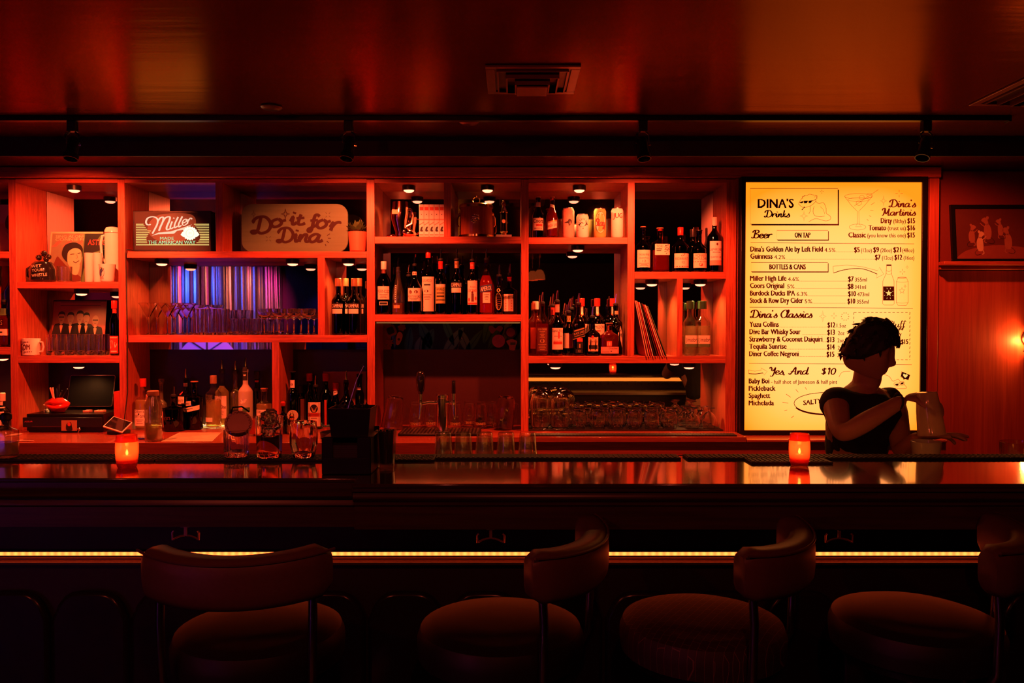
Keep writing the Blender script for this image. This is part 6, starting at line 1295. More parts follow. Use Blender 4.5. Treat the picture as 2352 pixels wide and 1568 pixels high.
P = rrect(-w + .002, w - .002, .002, h - .002, .011); b = MB().prism(P, -.0008, -.0001); b.v = [tuple(R @ Vector(v)) for v in b.v]; b.build('screen', 'screen_black', tb)
MB().box(-.05, .05, -.005, .05, 0, .004).box(-.02, .02, .012, .020, .004, .07).build('stand', 'black_metal', tb)
for px, w_, m, lab in [(199, 14, 'pink_paper', 'small red card block left on the cash drawer'), (228, 20, 'tan_paper', 'tan card block on the cash drawer before the tablet')]:
    obj('card_block', lab, 'cards', MB().box(-w_ / 820, w_ / 820, -.02, .02, 0, .012), m, (X(px, YF + .03), YF + .03, zt), bevel=.001)
obj('red_binder', 'upright red binder between the tablet and the upright', 'binder', MB().box(-.018, .018, -.09, .09, 0, .22).box(-.0165, -.004, -.0905, .088, .0, .219), 'red_paper', (fx(273) - .030, YF + .12, z))
# payment terminal
Y = YF - .11; t = thing('card_terminal', 'white-edged card terminal tilted on a black base by the cash drawer', 'card terminal', (X(268, Y), Y, z)); s = F / Y
R = Matrix.Rotation(radians(18), 4, 'Y') @ Matrix.Rotation(radians(28), 4, 'X')
b = MB().box(-.055, .055, -.05, .05, 0, .009); b.v = [tuple(R @ Vector(v) + Vector((0, 0, .046))) for v in b.v]; b.build('body', 'white_paper', t, bevel=.002)
b = MB().box(-.050, .050, -.045, .045, .0092, .0102); b.v = [tuple(R @ Vector(v) + Vector((0, 0, .046))) for v in b.v]; b.build('screen', 'ceramic_black', t)
MB().box(-.045, .05, -.03, .045, 0, .02).build('base', 'black_plastic', t, bevel=.003)
Y = 4.12
obj('receipt_stack', 'small stack of pale receipts at the left of the cash drawer', 'papers', MB().box(-.025, .02, -.04, .04, 0, .0015).box(-.028, .012, -.03, .05, .0015, .003).box(-.02, .02, -.035, .045, .003, .0045), 'pink_paper', (X(30, 4.3), 4.3, z))
obj('flat_opener', 'flat reddish bottle opener lying on the counter edge', 'opener', MB().lathe([(.016, 0), (.016, .004)], 20).box(.012, .07, -.008, .008, .0005, .0035), 'pink_paper', (X(42, 4.09), 4.09, z), bevel=.001)
# papers and small things on the C part of the counter
t = thing('paper_menu', 'tan printed paper menu lying on the counter in front of the gin bottles', 'menu', (X(440, 4.16), 4.16, z)); pts = [at(370, 1013.5, 4.06), at(487, 1014.5, 4.06), at(508, 991, 4.40), at(412, 989, 4.40)]
loc = Vector((X(440, 4.16), 4.16, z)); c4 = [(p.x - loc.x, p.y - loc.y) for p in pts]
MB().add([(a, b, 0) for a, b in c4] + [(a, b, .002) for a, b in c4], [(3, 2, 1, 0), (4, 5, 6, 7), (0, 1, 5, 4), (1, 2, 6, 5), (2, 3, 7, 6), (3, 0, 4, 7)]).build('sheet', 'tan_paper', t)
fl = Flat()
for k in range(9):
    v = .1 + k * .09; a = Vector(c4[0]).lerp(Vector(c4[3]), v); b2 = Vector(c4[1]).lerp(Vector(c4[2]), v)
    fl.line([tuple(a.lerp(b2, .08)), tuple(a.lerp(b2, .45 + .4 * ((k * 7) % 5) / 5))], .005, 0)
fl.build('print', ['brown_ink'], lambda x, y, l: (x, y, .0025), t)
obj('phone', 'black phone lying on the counter by the gin bottle', 'phone', MB().box(-.035, .035, -.06, .06, 0, .009), 'ceramic_black', (X(320, 4.13) + .0, 4.20, z), bevel=.003)
# lit glass bowl behind the mixing glass
Y = (HCAM - ZC) * F / (1000 - 745); s = F / Y
t = thing('glass_bowl', 'round glass holding pink liquid on the counter behind the strainer', 'bowl', (X(583, Y), Y, z)); b = MB(); cup(b, .034, .044, .100, wall=.003, base=.008, belly=.006); b.build('glass_body', 'glass_clear', t); MB().lathe([(0, .009), (.034, .010), (.045, .05), (.045, .088), (0, .088)], 24).build('liquid', 'liquid_orange', t)
obj('printed_board', 'dark reddish printed board leaning at the back of the counter bay', 'board', MB().box(X(742, 4.74), X(841, 4.74), 4.738, 4.745, ZC + .001, Z(853, 4.74)), 'pink_dim', (0, 0, 0))
obj('black_tray', 'low black tray on the counter behind the bar caddy', 'tray', MB().lathe([(.10, 0), (.105, .030), (.100, .030), (.095, .004), (0, .004)], 30), 'black_plastic', (X(780, 4.22), 4.22, z))
# power cord hanging from the beer sign beside the upright
cx = X(291, YF - .006)
tag(MB().tube([(X(306, YF), YF + .06, Z(575, YF)), (X(297, YF), YF + .010, Z(573, YF)), (cx + .006, YF - .012, Z(573.5, YF)), (cx, YF - .012, Z(582, YF)), (cx, YF - .008, Z(620, YF)), (cx + .003, YF - .006, Z(760, YF)), (cx + .001, YF - .006, Z(900, YF)), (cx - .014, YF - .02, Z(970, YF)), (cx - .018, YF - .03, ZC + .004)], .0032, 6).build('power_cord', 'black_rubber'), 'thin black cord running down the upright from the lit beer sign', 'cord')
# counter-back and shelf-edge light strips
for nm, lab, x0, x1, Y, z_ in [('counter_light_strip', 'amber light strip behind the gin and vodka bottles on the counter', X(300, 4.6), X(840, 4.6), 4.70, ZC + .0006), ('shelf_light_strip', 'thin warm light strip along the underside of the aperitif shelf', X(864, YF), X(1195, YF), YF + .012, Z(738, YF) - .0066)]:
    t = thing(nm, lab, 'light strip', (0, 0, 0)); MB().box(x0, x1, Y, Y + .010, z_, z_ + .003).build('channel', 'steel', t)
    if 'counter' in nm: MB().box(x0, x1, Y + .001, Y + .009, z_ + .0032, z_ + .005).build('diodes', 'led_warm', t)
    else: MB().box(x0, x1, Y - .0005, Y + .009, z_ - .0022, z_ - .0002).build('diodes', 'led_dim', t) if emat('led_dim', (1, .42, .09), .8) else 0
# ================================================================== D top: boot, books, ice bucket, trophy
z = shelf_top(543)
Y = YF + .085; s = F / Y
t = thing('boot_glass', 'shiny red mirrored boot-shaped beer glass beside the white book spines', 'glass', (X(922, Y), Y, z)); h = (543 - 461) / s
b = MB(); path = [(-.004, .012, .030), (0, .03, .032), (-.006, h * .30, .036), (-.010, h * .48, .044), (-.008, h * .68, .050), (-.004, h * .86, .046), (-.004, h, .044)]
vs = []; fs = []; n = 24
rings = []
for cx, zz, r in path: rings.append([(cx + r * cos(2 * pi * k / n), r * .8 * sin(2 * pi * k / n), zz) for k in range(n)])
rings.insert(0, [(-.004 + .028 * cos(2 * pi * k / n), .024 * sin(2 * pi * k / n), 0) for k in range(n)])
rings += [[(-.004 + .040 * cos(2 * pi * k / n), .032 * sin(2 * pi * k / n), h) for k in range(n)], [(-.008 + .036 * cos(2 * pi * k / n), .030 * sin(2 * pi * k / n), h * .5) for k in range(n)]]
for r in rings: vs += r
for j in range(len(rings) - 1):
    for k in range(n): k2 = (k + 1) % n; fs.append((j * n + k, j * n + k2, (j + 1) * n + k2, (j + 1) * n + k))
fs.append(tuple(range(n - 1, -1, -1))); fs.append(tuple((len(rings) - 1) * n + k for k in range(n)))
b.add(vs, fs)
b.ball((.045, 0, .024), .040, 0, 18, 12, (1.0, .62, .58)); b.ball((-.055, 0, .011), .018, 0, 12, 8, (1.6, .8, .6)); b.ball((.02, 0, .035), .036, 0, 16, 10, (.9, .7, .8))
b.build('boot', 'boot_mirror', t)
MB().tube([(.036, 0, h * .80), (.058, 0, h * .78), (.066, 0, h * .62), (.060, 0, h * .40), (.030, 0, h * .32)], .006, 8).build('handle', 'boot_mirror', t)
MB().box(-.045, -.010, -.0455, -.044, h * .64, h * .76).build('tag', 'tan_paper', t)
Y = YF + .05
bk = None
for k in range(5):
    xa = 963 + k * 11.6; lab = ['first', 'second', 'third', 'fourth', 'last'][k]
    x = X(xa + 5.7, Y); loc = (x, Y, z); lab = f'white paperback spine with dark picture, {lab} in the boxed row after the boot glass'
    if not bk:
        bk = thing('book', lab, 'book', loc, 'matching book set by the boot glass'); w = 5.5 / s; hb = (543 - 468.5) / s
        MB().box(-w, w, 0, .12, 0, hb).build('cover', 'white_paper', bk, bevel=.0015)
        fl = Flat(); fl.rect(-w * .8, hb * .82, w * .8, hb * .92, 2); fl.rect(-w * .95, hb * .52, w * .95, hb * .56, 1); fl.poly([(-w * .9, hb * .36), (w * .9, hb * .44), (w * .9, hb * .47), (-w * .9, hb * .39)], 1); fl.poly(spline([(-w * .6, hb * .20), (-w * .2, hb * .31), (w * .6, hb * .32), (w * .3, hb * .24), (w * .7, hb * .19), (0, hb * .17)], 4, True), 0); fl.rect(-w * .8, hb * .05, w * .8, hb * .10, 1); fl.rect(-w * .15, hb * .68, w * .15, hb * .71, 0)
        fl.build('lettering', ['black_ink', 'pink_paper', 'red_paper'], lambda x, y, l: (x, -.0006, y), bk)
    else: dup(bk, loc, lab)
Y = YF + .12; s = F / Y; t = thing('ice_bucket', 'wooden-sided ice bucket with gold bands, crest and ring-topped lid', 'ice bucket', (X(1094, Y), Y, z)); h = (543 - 466) / s; R = 38 / s
MB().lathe([(R * .96, .012), (R, h * .1), (R * .96, h * .86), (R * .93, h * .90), (0, h * .9)], 40).build('barrel', 'bucket_wood', t)
MB().lathe([(R * .98, 0), (R * 1.04, .004), (R * 1.04, .016), (R * .98, .020)], 40).build('band', 'brass', t)
MB().lathe([(R * .99, h * .885), (R * 1.03, h * .89), (R * 1.02, h * .97), (R * .96, h * 1.0), (R * .3, h * 1.03), (0, h * 1.035)], 40).build('lid', 'gold', t)
MB().tube([(.020 * cos(a), 0, h * 1.035 + .018 + .020 * sin(a)) for a in [k * 2 * pi / 20 - pi / 2 for k in range(20)]], .0035, 8, closed=True).ball((0, 0, h * 1.035 + .041), .006).build('lid_ring', 'brass', t)
for sgn in (-1, 1): MB().ball((sgn * R * .98, 0, h * .72), .010, 0, 10, 8).tube([(sgn * R, 0, h * .72), (sgn * (R + .012), 0, h * .6), (sgn * (R + .012), 0, h * .4), (sgn * (R + .004), 0, h * .35)], .0045, 6).build('side_handle', 'brass', t)
b = MB(); random.seed(9)
for k in range(26): a = random.random() * 6.28; r = .024 * sqrt(random.random()); b.ball((r * cos(a), -R * .995 + (r * cos(a)) ** 2 * 5, h * .52 + 1.2 * r * sin(a)), .0065, 0, 7, 5, (1, .6, 1))
b.build('crest', 'gold', t)
Y = YF + .06; s = F / Y; t = thing('trophy', 'small black column trophy with a gold hockey player on a white base', 'trophy', (X(1157, Y), Y, z))
h = (543 - 459) / s
MB().box(-.045, .045, -.022, .022, 0, .014).build('base', 'ceramic_white', t, bevel=.001)
MB().lathe([(.018, .0142), (.013, .022), (.022, .030), (.022, .034), (.018, .036)], 18).lathe([(.022, h * .66), (.022, h * .685), (.012, h * .70), (0, h * .70)], 18).build('collar', 'gold', t)
MB().lathe([(.0185, .0362), (.0185, h * .658)], 20).build('column', 'ceramic_black', t); MB().lathe([(.011, 0), (.011, .002), (0, .002)], 16, mat=Matrix.Translation((0, -.0185, h * .43)) @ Matrix.Rotation(pi / 2, 4, 'X')).build('medallion', 'gold', t)
b = MB(); q = h * .70
b.tube([(-.008, 0, q), (-.006, 0, q + .018), (-.003, 0, q + .032)], [.004, .0055, .005], 8).tube([(.010, 0, q), (.008, 0, q + .018), (.001, 0, q + .032)], [.004, .0055, .005], 8).tube([(-.001, 0, q + .030), (-.002, 0, q + .050), (-.001, 0, q + .056)], [.0065, .0085, .004], 8).ball((-.001, 0, q + .061), .0055, 0, 10, 8).tube([(.005, 0, q + .050), (.010, -.004, q + .040), (.008, -.008, q + .032)], [.0035, .003, .0025], 6).tube([(-.008, 0, q + .050), (-.011, -.004, q + .040), (-.004, -.008, q + .034)], [.0035, .003, .0025], 6).tube([(-.006, -.008, q + .042), (.018, -.006, q + .002), (.024, -.006, q + .001)], .0014, 5)
b.build('player_figure', 'gold', t)
# ================================================================== F: leaning record sleeves
z = shelf_top(818); random.seed(21)
SL = ['pink_paper', 'tan_paper', 'red_paper', 'white_paper', 'black_ink', 'brown_ink', 'red_ink', 'cream_paper', 'pink_paper', 'green_paper']
for k, m in enumerate(SL):
    xb = 1484 + k * 5.2; xt = 1458 + k * 3.2; th = .0045 if k in (0, 1, 7) else .003; Yr = YF - .015 + .004 * (k % 3)
    x0 = X(xb, Yr); x1 = X(xt, Yr); zt = Z(690 + k * 1.5, Yr) + .002 * (k % 2)
    b = MB(); 
    b.add([(x0, 0, 0), (x0 + th, 0, 0), (x0 + th, .27, 0), (x0, .27, 0), (x1, 0, zt - z), (x1 + th, 0, zt - z), (x1 + th, .27, zt - z), (x1, .27, zt - z)], [(3, 2, 1, 0), (4, 5, 6, 7), (0, 1, 5, 4), (1, 2, 6, 5), (2, 3, 7, 6), (3, 0, 4, 7)])
    tag(b.build('record_sleeve', m, loc=(0, Yr, z + .0004)), ['leftmost leaning pink-edged record sleeve', 'tan-edged record sleeve, second from the left of the leaning row', 'thin red-edged record sleeve, third in the leaning row', 'white-edged record sleeve in the middle left of the leaning row', 'black-edged record sleeve in the middle of the leaning row', 'brown-edged record sleeve in the middle of the leaning row', 'dark red-edged record sleeve right of the middle of the leaning row', 'cream-edged thicker record sleeve near the right of the leaning row', 'pink-edged record sleeve, second from the right of the leaning row', 'green-edged record sleeve, rightmost of the leaning row'][k], 'record', 'record sleeves leaning in the narrow compartment')
# D: stickers on the mirror strip
def sticker(lab, draw, mats):
    f = Flat(); draw(f); o = f.build('sticker', mats, plane_fn(YM + .0004, .0003)); o.name = 'sticker'; return tag(o, lab, 'sticker', 'stickers on the mirror above the tap')
def blob(cx, cy, rx, ry, k=5, am=.15, n=30): return [(cx + rx * (1 + am * sin(k * 2 * pi * i / n)) * cos(2 * pi * i / n), cy + ry * (1 + am * sin(k * 2 * pi * i / n)) * sin(2 * pi * i / n)) for i in range(n)]
sticker('round clam-like sticker at the upper left of the mirror strip', lambda f: (f.poly(blob(897, 759, 14, 14, 4, .08), 0), f.poly(blob(897, 759, 9, 9, 4, .1), 1, 2)), ['pink_dim', 'black_ink'])
sticker('ruffled small sticker at the top left of the mirror strip', lambda f: f.poly(blob(923, 752, 9, 8, 6, .15), 0), ['pink_dim'])
sticker('hand-shaped sticker on the left of the mirror strip', lambda f: (f.poly(spline([(910, 790), (910, 776), (914, 764), (920, 762), (925, 770), (921, 784), (915, 792)], 4, True), 0), f.ell(916, 779, 3, 3, 1, 2)), ['tan_dim', 'black_ink'])
sticker('spiky star sticker at the lower left of the mirror strip', lambda f: f.poly(blob(895, 786, 8, 8, 7, .3, 42), 0), ['pink_dim'])
sticker('bow-shaped sticker at the upper right of the mirror strip', lambda f: f.poly(spline([(1122, 752), (1130, 748), (1138, 754), (1146, 748), (1155, 752), (1150, 762), (1140, 758), (1130, 766)], 4, True), 0), ['pink_dim'])
sticker('round badge sticker at the right end of the mirror strip', lambda f: (f.ell(1173, 763, 14, 14, 1, 1), f.ell(1173, 763, 10, 10, 0, 2)), ['pink_dim', 'black_ink'])
sticker('plain violet disc sticker on the mirror strip', lambda f: f.ell(1145, 783, 15, 15, 0), ['violet_paper'])
sticker('chef-hat shaped pale sticker at the lower right of the mirror strip', lambda f: (f.poly(spline([(1163, 784), (1170, 780), (1178, 779), (1188, 784), (1185, 793), (1182, 804), (1171, 803), (1169, 794)], 4, True), 0), f.rect(1172, 786, 1184, 792, 1, 2)), ['tan_dim', 'green_ink'])
# ================================================================== right wall: picture on the ledge, wall lamp, edge glass
Y = 4.50; zb = zl + .001
t = thing('framed_picture', 'dark framed picture of small dancing mice leaning on the wall ledge', 'picture', (0, 0, 0)); x0, x1, zt = X(2188, Y), X(2400, Y), Z(468, Y)
b = MB(); le = .10
def fr(b, xa, xb, za_, zb2): b.add([(xa, Y + le * (za_ - zb), za_), (xb, Y + le * (za_ - zb), za_), (xb, Y + .02 + le * (za_ - zb), za_), (xa, Y + .02 + le * (za_ - zb), za_), (xa, Y + le * (zb2 - zb), zb2), (xb, Y + le * (zb2 - zb), zb2), (xb, Y + .02 + le * (zb2 - zb), zb2), (xa, Y + .02 + le * (zb2 - zb), zb2)], [(3, 2, 1, 0), (4, 5, 6, 7), (0, 1, 5, 4), (1, 2, 6, 5), (2, 3, 7, 6), (3, 0, 4, 7)])
w_ = .022; fr(b, x0, x1, zb, zb + w_); fr(b, x0, x1, zt - w_, zt); fr(b, x0, x0 + w_, zb + w_, zt - w_); fr(b, x1 - w_, x1, zb + w_, zt - w_); b.build('frame', 'black_metal', t)
S = Flat(); S.rect(2196, 474, 2392, 598, 0, 0); S.poly(spline([(2200, 590), (2230, 572), (2300, 562), (2385, 575), (2385, 597), (2200, 597)], 4, True), 1, 1)
def mouse(cx, cy, k, flip=1, m=2):
    P = lambda pts, m, l: S.poly([(cx + flip * a * k, cy + b_ * k) for a, b_ in spline(pts, 4, True)], m, l)
    P([(-9, 30), (-12, 10), (-8, -6), (0, -12), (8, -4), (10, 14), (8, 30), (0, 34)], m, 2); P([(-4, -10), (-2, -24), (6, -30), (16, -22), (8, -14), (2, -8)], m, 2); P([(-4, -24), (-6, -32), (0, -33), (2, -27)], m, 3)
    S.line([(cx + flip * a * k, cy + b_ * k) for a, b_ in spline([(6, -2), (14, -8), (20, -14)], 4)], 2.6 * k, m, 3); S.line([(cx + flip * a * k, cy + b_ * k) for a, b_ in spline([(6, 28), (10, 40), (4, 44)], 4)], 3 * k, m, 3)
    S.line([(cx + flip * a * k, cy + b_ * k) for a, b_ in spline([(-8, 28), (-18, 38), (-14, 46), (0, 44)], 5)], .9, 4, 3)
mouse(2254, 552, .72, 1, 3); mouse(2236, 535, .66, 1, 2); mouse(2272, 522, .8, -1, 2); mouse(2318, 545, .8, -1, 2); mouse(2302, 520, .6, -1, 2)
S.build('canvas', ['brown_ink', 'pink_dim', 'pink_skin', 'tan_paper', 'black_ink'], plane_fn(Y + .012, .0005, lean=le, zb=zb), t)
Y = 4.515; p = at(2352, 785, Y)
t = thing('wall_lamp', 'dark wall lamp glowing onto the panel at the right edge of the view', 'lamp', (p.x + .03, 4.519, p.z))
MB().lathe([(.045, 0), (.045, .012), (.03, .018), (0, .018)], 26, mat=Matrix.Translation((0, 0, .02)) @ Matrix.Rotation(pi / 2, 4, 'X')).build('back_plate', 'black_metal', t)
MB().box(-.045, .045, -.09, -.075, -.055, .055).box(-.045, .045, -.075, -.02, .048, .055).box(-.045, .045, -.075, -.02, -.055, -.048).build('shade', 'black_metal', t); MB().tube([(0, -.018, .02), (0, -.05, .0), (0, -.06, 0)], .006, 8).build('arm', 'black_metal', t)
MB().ball((0, -.052, 0), .012).build('bulb', 'puck_lens', t)
light('wall_lamp_light', 'POINT', (p.x - .012, 4.472, p.z + .005), 4.0, (1, .27, .05), shadow_soft_size=.02)
# glass with a folded card at the right end of the bar ledge
Y = 2.80; t = thing('water_glass', 'clear wide glass with a pale card, at the right edge behind the bar', 'glass', (X(2345, Y), Y, .9512)); h = Z(1015, Y) - .9512
b = MB(); cup(b, .055, .062, h, wall=.003, base=.01); b.build('glass_body', 'glass_clear', t); MB().add([(-.045, -.02, .02), (.05, -.02, .02), (.05, -.018, h * .85), (-.03, -.018, h * .62), (-.045, -.017, .02), (.05, -.017, .02), (.05, -.015, h * .85), (-.03, -.015, h * .62)], [(0, 1, 2, 3), (7, 6, 5, 4), (0, 4, 5, 1), (2, 6, 7, 3), (1, 5, 6, 2), (0, 3, 7, 4)]).build('card', 'white_paper', t)
MB().tube([(-.060, -.01, h * .5), (-.078, -.01, h * .45), (-.086, -.01, h * .3), (-.07, -.01, h * .2), (-.056, -.01, h * .25)], .006, 8).build('handle', 'glass_clear', t)
# ================================================================== bar stools
def stool(label, cx, cy, face, zseat=.745, pattern=False, h0=.865, h1=.985, wid=.49, depth=.22):
    """face: angle of the forward direction (towards the bar side) in the floor plane"""
    t = thing('bar_stool', label, 'stool', (cx, cy, 0), 'padded bar stools along the bar', rz=face - pi / 2)
    sm = 'woven_pattern' if pattern else 'seat_dark'
    b = MB(); R = .215
    b.lathe([(R * .90, zseat - .095), (R * .985, zseat - .085), (R, zseat - .055), (R, zseat - .035), (R * .96, zseat - .012), (R * .80, zseat), (R * .4, zseat + .006), (0, zseat + .007)], 40)
    b.build('seat', sm, t)
    MB().lathe([(R * .88, zseat - .112), (R * .88, zseat - .096)], 36).build('seat_base', 'black_metal', t)
    # curved padded back behind the seat (local -y)
    b = MB(); n = 18; rc = .30; half = wid / 2 / rc * .92
    prof = []
    for k in range(20):
        a = 2 * pi * k / 20; c, s = cos(a), sin(a); q = 4
        r = 1 / ((abs(c) ** q + abs(s) ** q) ** (1 / q)); prof.append((.036 * r * c, (h1 - h0) / 2 * r * s))
    zc = (h0 + h1) / 2; vs = []; fs = []
    for i in range(n + 1):
        u = -half + 2 * half * i / n; e = 1 - .0 * abs(u); end = min(1, (1 - abs(2 * i / n - 1)) * 9 + .72)
        for (d, z) in prof:
            rr = rc + d * end; x = rr * sin(u); y = -depth - rr * cos(u) + rc * .93
            vs.append((x, y, zc + z * end + .012 * (1 - (2 * i / n - 1) ** 2) * -1 + .012))
    m = len(prof)
    for i in range(n):
        for k in range(m): k2 = (k + 1) % m; fs.append((i * m + k, (i + 1) * m + k, (i + 1) * m + k2, i * m + k2))
    fs.append(tuple(range(m))); fs.append(tuple(n * m + k for k in range(m - 1, -1, -1)))
    b.add(vs, fs); o = b.build('backrest', 'vinyl_seat', t, ang=60)
    # seam piping along the rear top edge
    P = []
    for i in range(n + 1):
        u = -half + 2 * half * i / n; rr = rc + .034; P.append((rr * sin(u), -depth - rr * cos(u) + rc * .93, h1 - .010 + .012 * (2 * i / n - 1) ** 2))
    MB().tube(P, .0035, 6).build('piping', 'vinyl_seat', o)
    for sgn in (-1, 1):
        x = sgn * wid * .36; yb = -depth - sqrt(max(0, rc * rc - x * x)) + rc * .93
        MB().tube([(x, yb, h0 + .02), (x, yb - .004, h0 - .05), (x * .985, yb + .0, zseat - .06), (x * .93, yb + .022, zseat - .105), (x * .75, yb + .075, zseat - .122), (x * .3, -.04, zseat - .118), (0, 0, zseat - .116)], .0105, 10).build('back_support', 'chair_steel', t)
    MB().lathe([(.028, .03), (.028, zseat - .125), (.07, zseat - .118), (.07, zseat - .113)], 22).build('column', 'chair_steel', t)
    MB().lathe([(.215, 0), (.215, .006), (.19, .016), (.05, .030), (.035, .045), (0, .045)], 36).build('base', 'black_metal', t)
    P = [(.17 * cos(2 * pi * k / 28), .17 * sin(2 * pi * k / 28), .27) for k in range(28)]; b = MB().tube(P, .009, 8, closed=True)
    for k in range(3): a = 2 * pi * k / 3; b.tube([(.027 * cos(a), .027 * sin(a), .27), (.17 * cos(a), .17 * sin(a), .27)], .007, 6)
    b.build('footrest', 'chair_steel', t)
    return t
def pat():
    m = M('woven_pattern', (.05, .03, .028), .6); nt = m.node_tree; n = nt.nodes; b = n['Principled BSDF']
    tc = n.new('ShaderNodeTexCoord'); br = n.new('ShaderNodeTexBrick'); br.inputs['Scale'].default_value = 26; br.inputs['Mortar Size'].default_value = .012
    br.inputs['Color1'].default_value = (.035, .022, .022, 1); br.inputs['Color2'].default_value = (.045, .026, .026, 1); br.inputs['Mortar'].default_value = (.20, .09, .07, 1); br.inputs['Brick Width'].default_value = .9; br.inputs['Row Height'].default_value = .5
    nt.links.new(tc.outputs['Object'], br.inputs['Vector']); nt.links.new(br.outputs['Color'], b.inputs['Base Color'])
pat()
stool('padded bar stool seen squarely from behind at the left of the bar', -.648, 2.03, pi / 2 + .03)
stool('padded bar stool turned sideways near the middle of the bar', -.03, 2.05, radians(157))
stool('padded bar stool with patterned round seat, turned sideways right of the middle', .50, 2.08, radians(147), pattern=True)
stool('padded bar stool cut by the right edge of the view', 1.07, 2.10, radians(150))

# ================================================================== the bartender
def skin_mesh(J, E, sub=2):
    """J: name -> (point, radius); E: edges. One continuous skinned surface."""
    names = list(J); idx = {k: i for i, k in enumerate(names)}
    me = bpy.data.meshes.new('skin_source'); me.from_pydata([J[k][0] for k in names], [(idx[a], idx[b]) for a, b in E], [])
    o = bpy.data.objects.new('skin_source', me); COL.objects.link(o)
    md = o.modifiers.new('skin', 'SKIN'); md.use_smooth_shade = True
    for k, v in zip(names, me.skin_vertices[0].data):
        r = J[k][1]; v.radius = r if isinstance(r, tuple) else (r, r); v.use_root = (k == names[0])
    sb = o.modifiers.new('sub', 'SUBSURF'); sb.levels = sub; sb.render_levels = sub
    return bake(o)
def bake(o):
    bpy.context.view_layer.update(); dg = bpy.context.evaluated_depsgraph_get()
    m2 = bpy.data.meshes.new_from_object(o.evaluated_get(dg)); old = o.data; bpy.data.objects.remove(o); bpy.data.meshes.remove(old); return m2
def into(mb, me, mat=None):
    mb.add([tuple(mat @ v.co) if mat else tuple(v.co) for v in me.vertices], [tuple(p.vertices) for p in me.polygons])
def fuse(mb, voxel, smooth_it=4):
    me = bpy.data.meshes.new('fuse_source'); me.from_pydata(mb.v, [], mb.f); me.update()
    o = bpy.data.objects.new('fuse_source', me); COL.objects.link(o)
    r = o.modifiers.new('r', 'REMESH'); r.mode = 'VOXEL'; r.voxel_size = voxel; r.use_smooth_shade = True
    if smooth_it: s = o.modifiers.new('s', 'SMOOTH'); s.iterations = smooth_it; s.factor = .5
    return bake(o)
def mesh_obj(name, me, m, parent):
    me.name = name; me.materials.clear(); me.materials.append(MATS[m])
    o = bpy.data.objects.new(name, me); COL.objects.link(o); o.parent = parent
    me.polygons.foreach_set('use_smooth', [True] * len(me.polygons)); return o
V = Vector
SR, SL = at(1916, 908, 3.20), at(2050, 902, 3.40)
NB = (SR + SL) / 2 + V((.012, .01, .045)); PEL = V((1.475, 3.40, .86)); CH = (SR + SL) / 2 + V((0, .01, -.13))
side = (SL - SR).normalized(); side.z = 0; side.normalize(); fwd = V((side.y, -side.x, 0))   # chest faces camera-right
HC = at(1999, 799, 3.24)
ELR, WRR = at(1932, 1001, 3.02), at(2082, 914, 2.985)
ELL, WRL = at(2072, 1040, 3.22), at(2112, 1003, 3.03)
WA = PEL + V((0, 0, .16))
J = {'pel': (PEL, (.135, .105)), 'waist': (WA, (.125, .095)), 'chest': (CH, (.145, .105)), 'neck0': (NB, (.062, .058)), 'neck1': (NB.lerp(HC, .55), (.052, .054)), 'head0': (HC + V((0, 0, -.03)), .06)}
E = [('pel', 'waist'), ('waist', 'chest'), ('chest', 'neck0'), ('neck0', 'neck1'), ('neck1', 'head0')]
for n_, S_, EL, WR in (('r', SR, ELR, WRR), ('l', SL, ELL, WRL)):
    J['sh' + n_] = (S_ + V((0, 0, -.012)), .060); J['ua' + n_] = (S_.lerp(EL, .45), .050); J['el' + n_] = (EL, .041); J['fa' + n_] = (EL.lerp(WR, .3), .043); J['wr' + n_] = (WR, (.027, .024))
    E += [('chest', 'sh' + n_), ('sh' + n_, 'ua' + n_), ('ua' + n_, 'el' + n_), ('el' + n_, 'fa' + n_), ('fa' + n_, 'wr' + n_)]
for n_, sg in (('r', -1), ('l', 1)):
    hp = PEL + side * sg * .09 + V((0, 0, -.06)); kn = V((hp.x + fwd.x * .03, hp.y + fwd.y * .03, .47)); an = V((kn.x, kn.y + .03, .08))
    J['hp' + n_] = (hp, .085); J['kn' + n_] = (kn, .055); J['an' + n_] = (an, .04); J['to' + n_] = (an + fwd * .16 + V((0, 0, -.045)), .032)
    E += [('pel', 'hp' + n_), ('hp' + n_, 'kn' + n_), ('kn' + n_, 'an' + n_), ('an' + n_, 'to' + n_)]
body = MB(); into(body, skin_mesh(J, E))
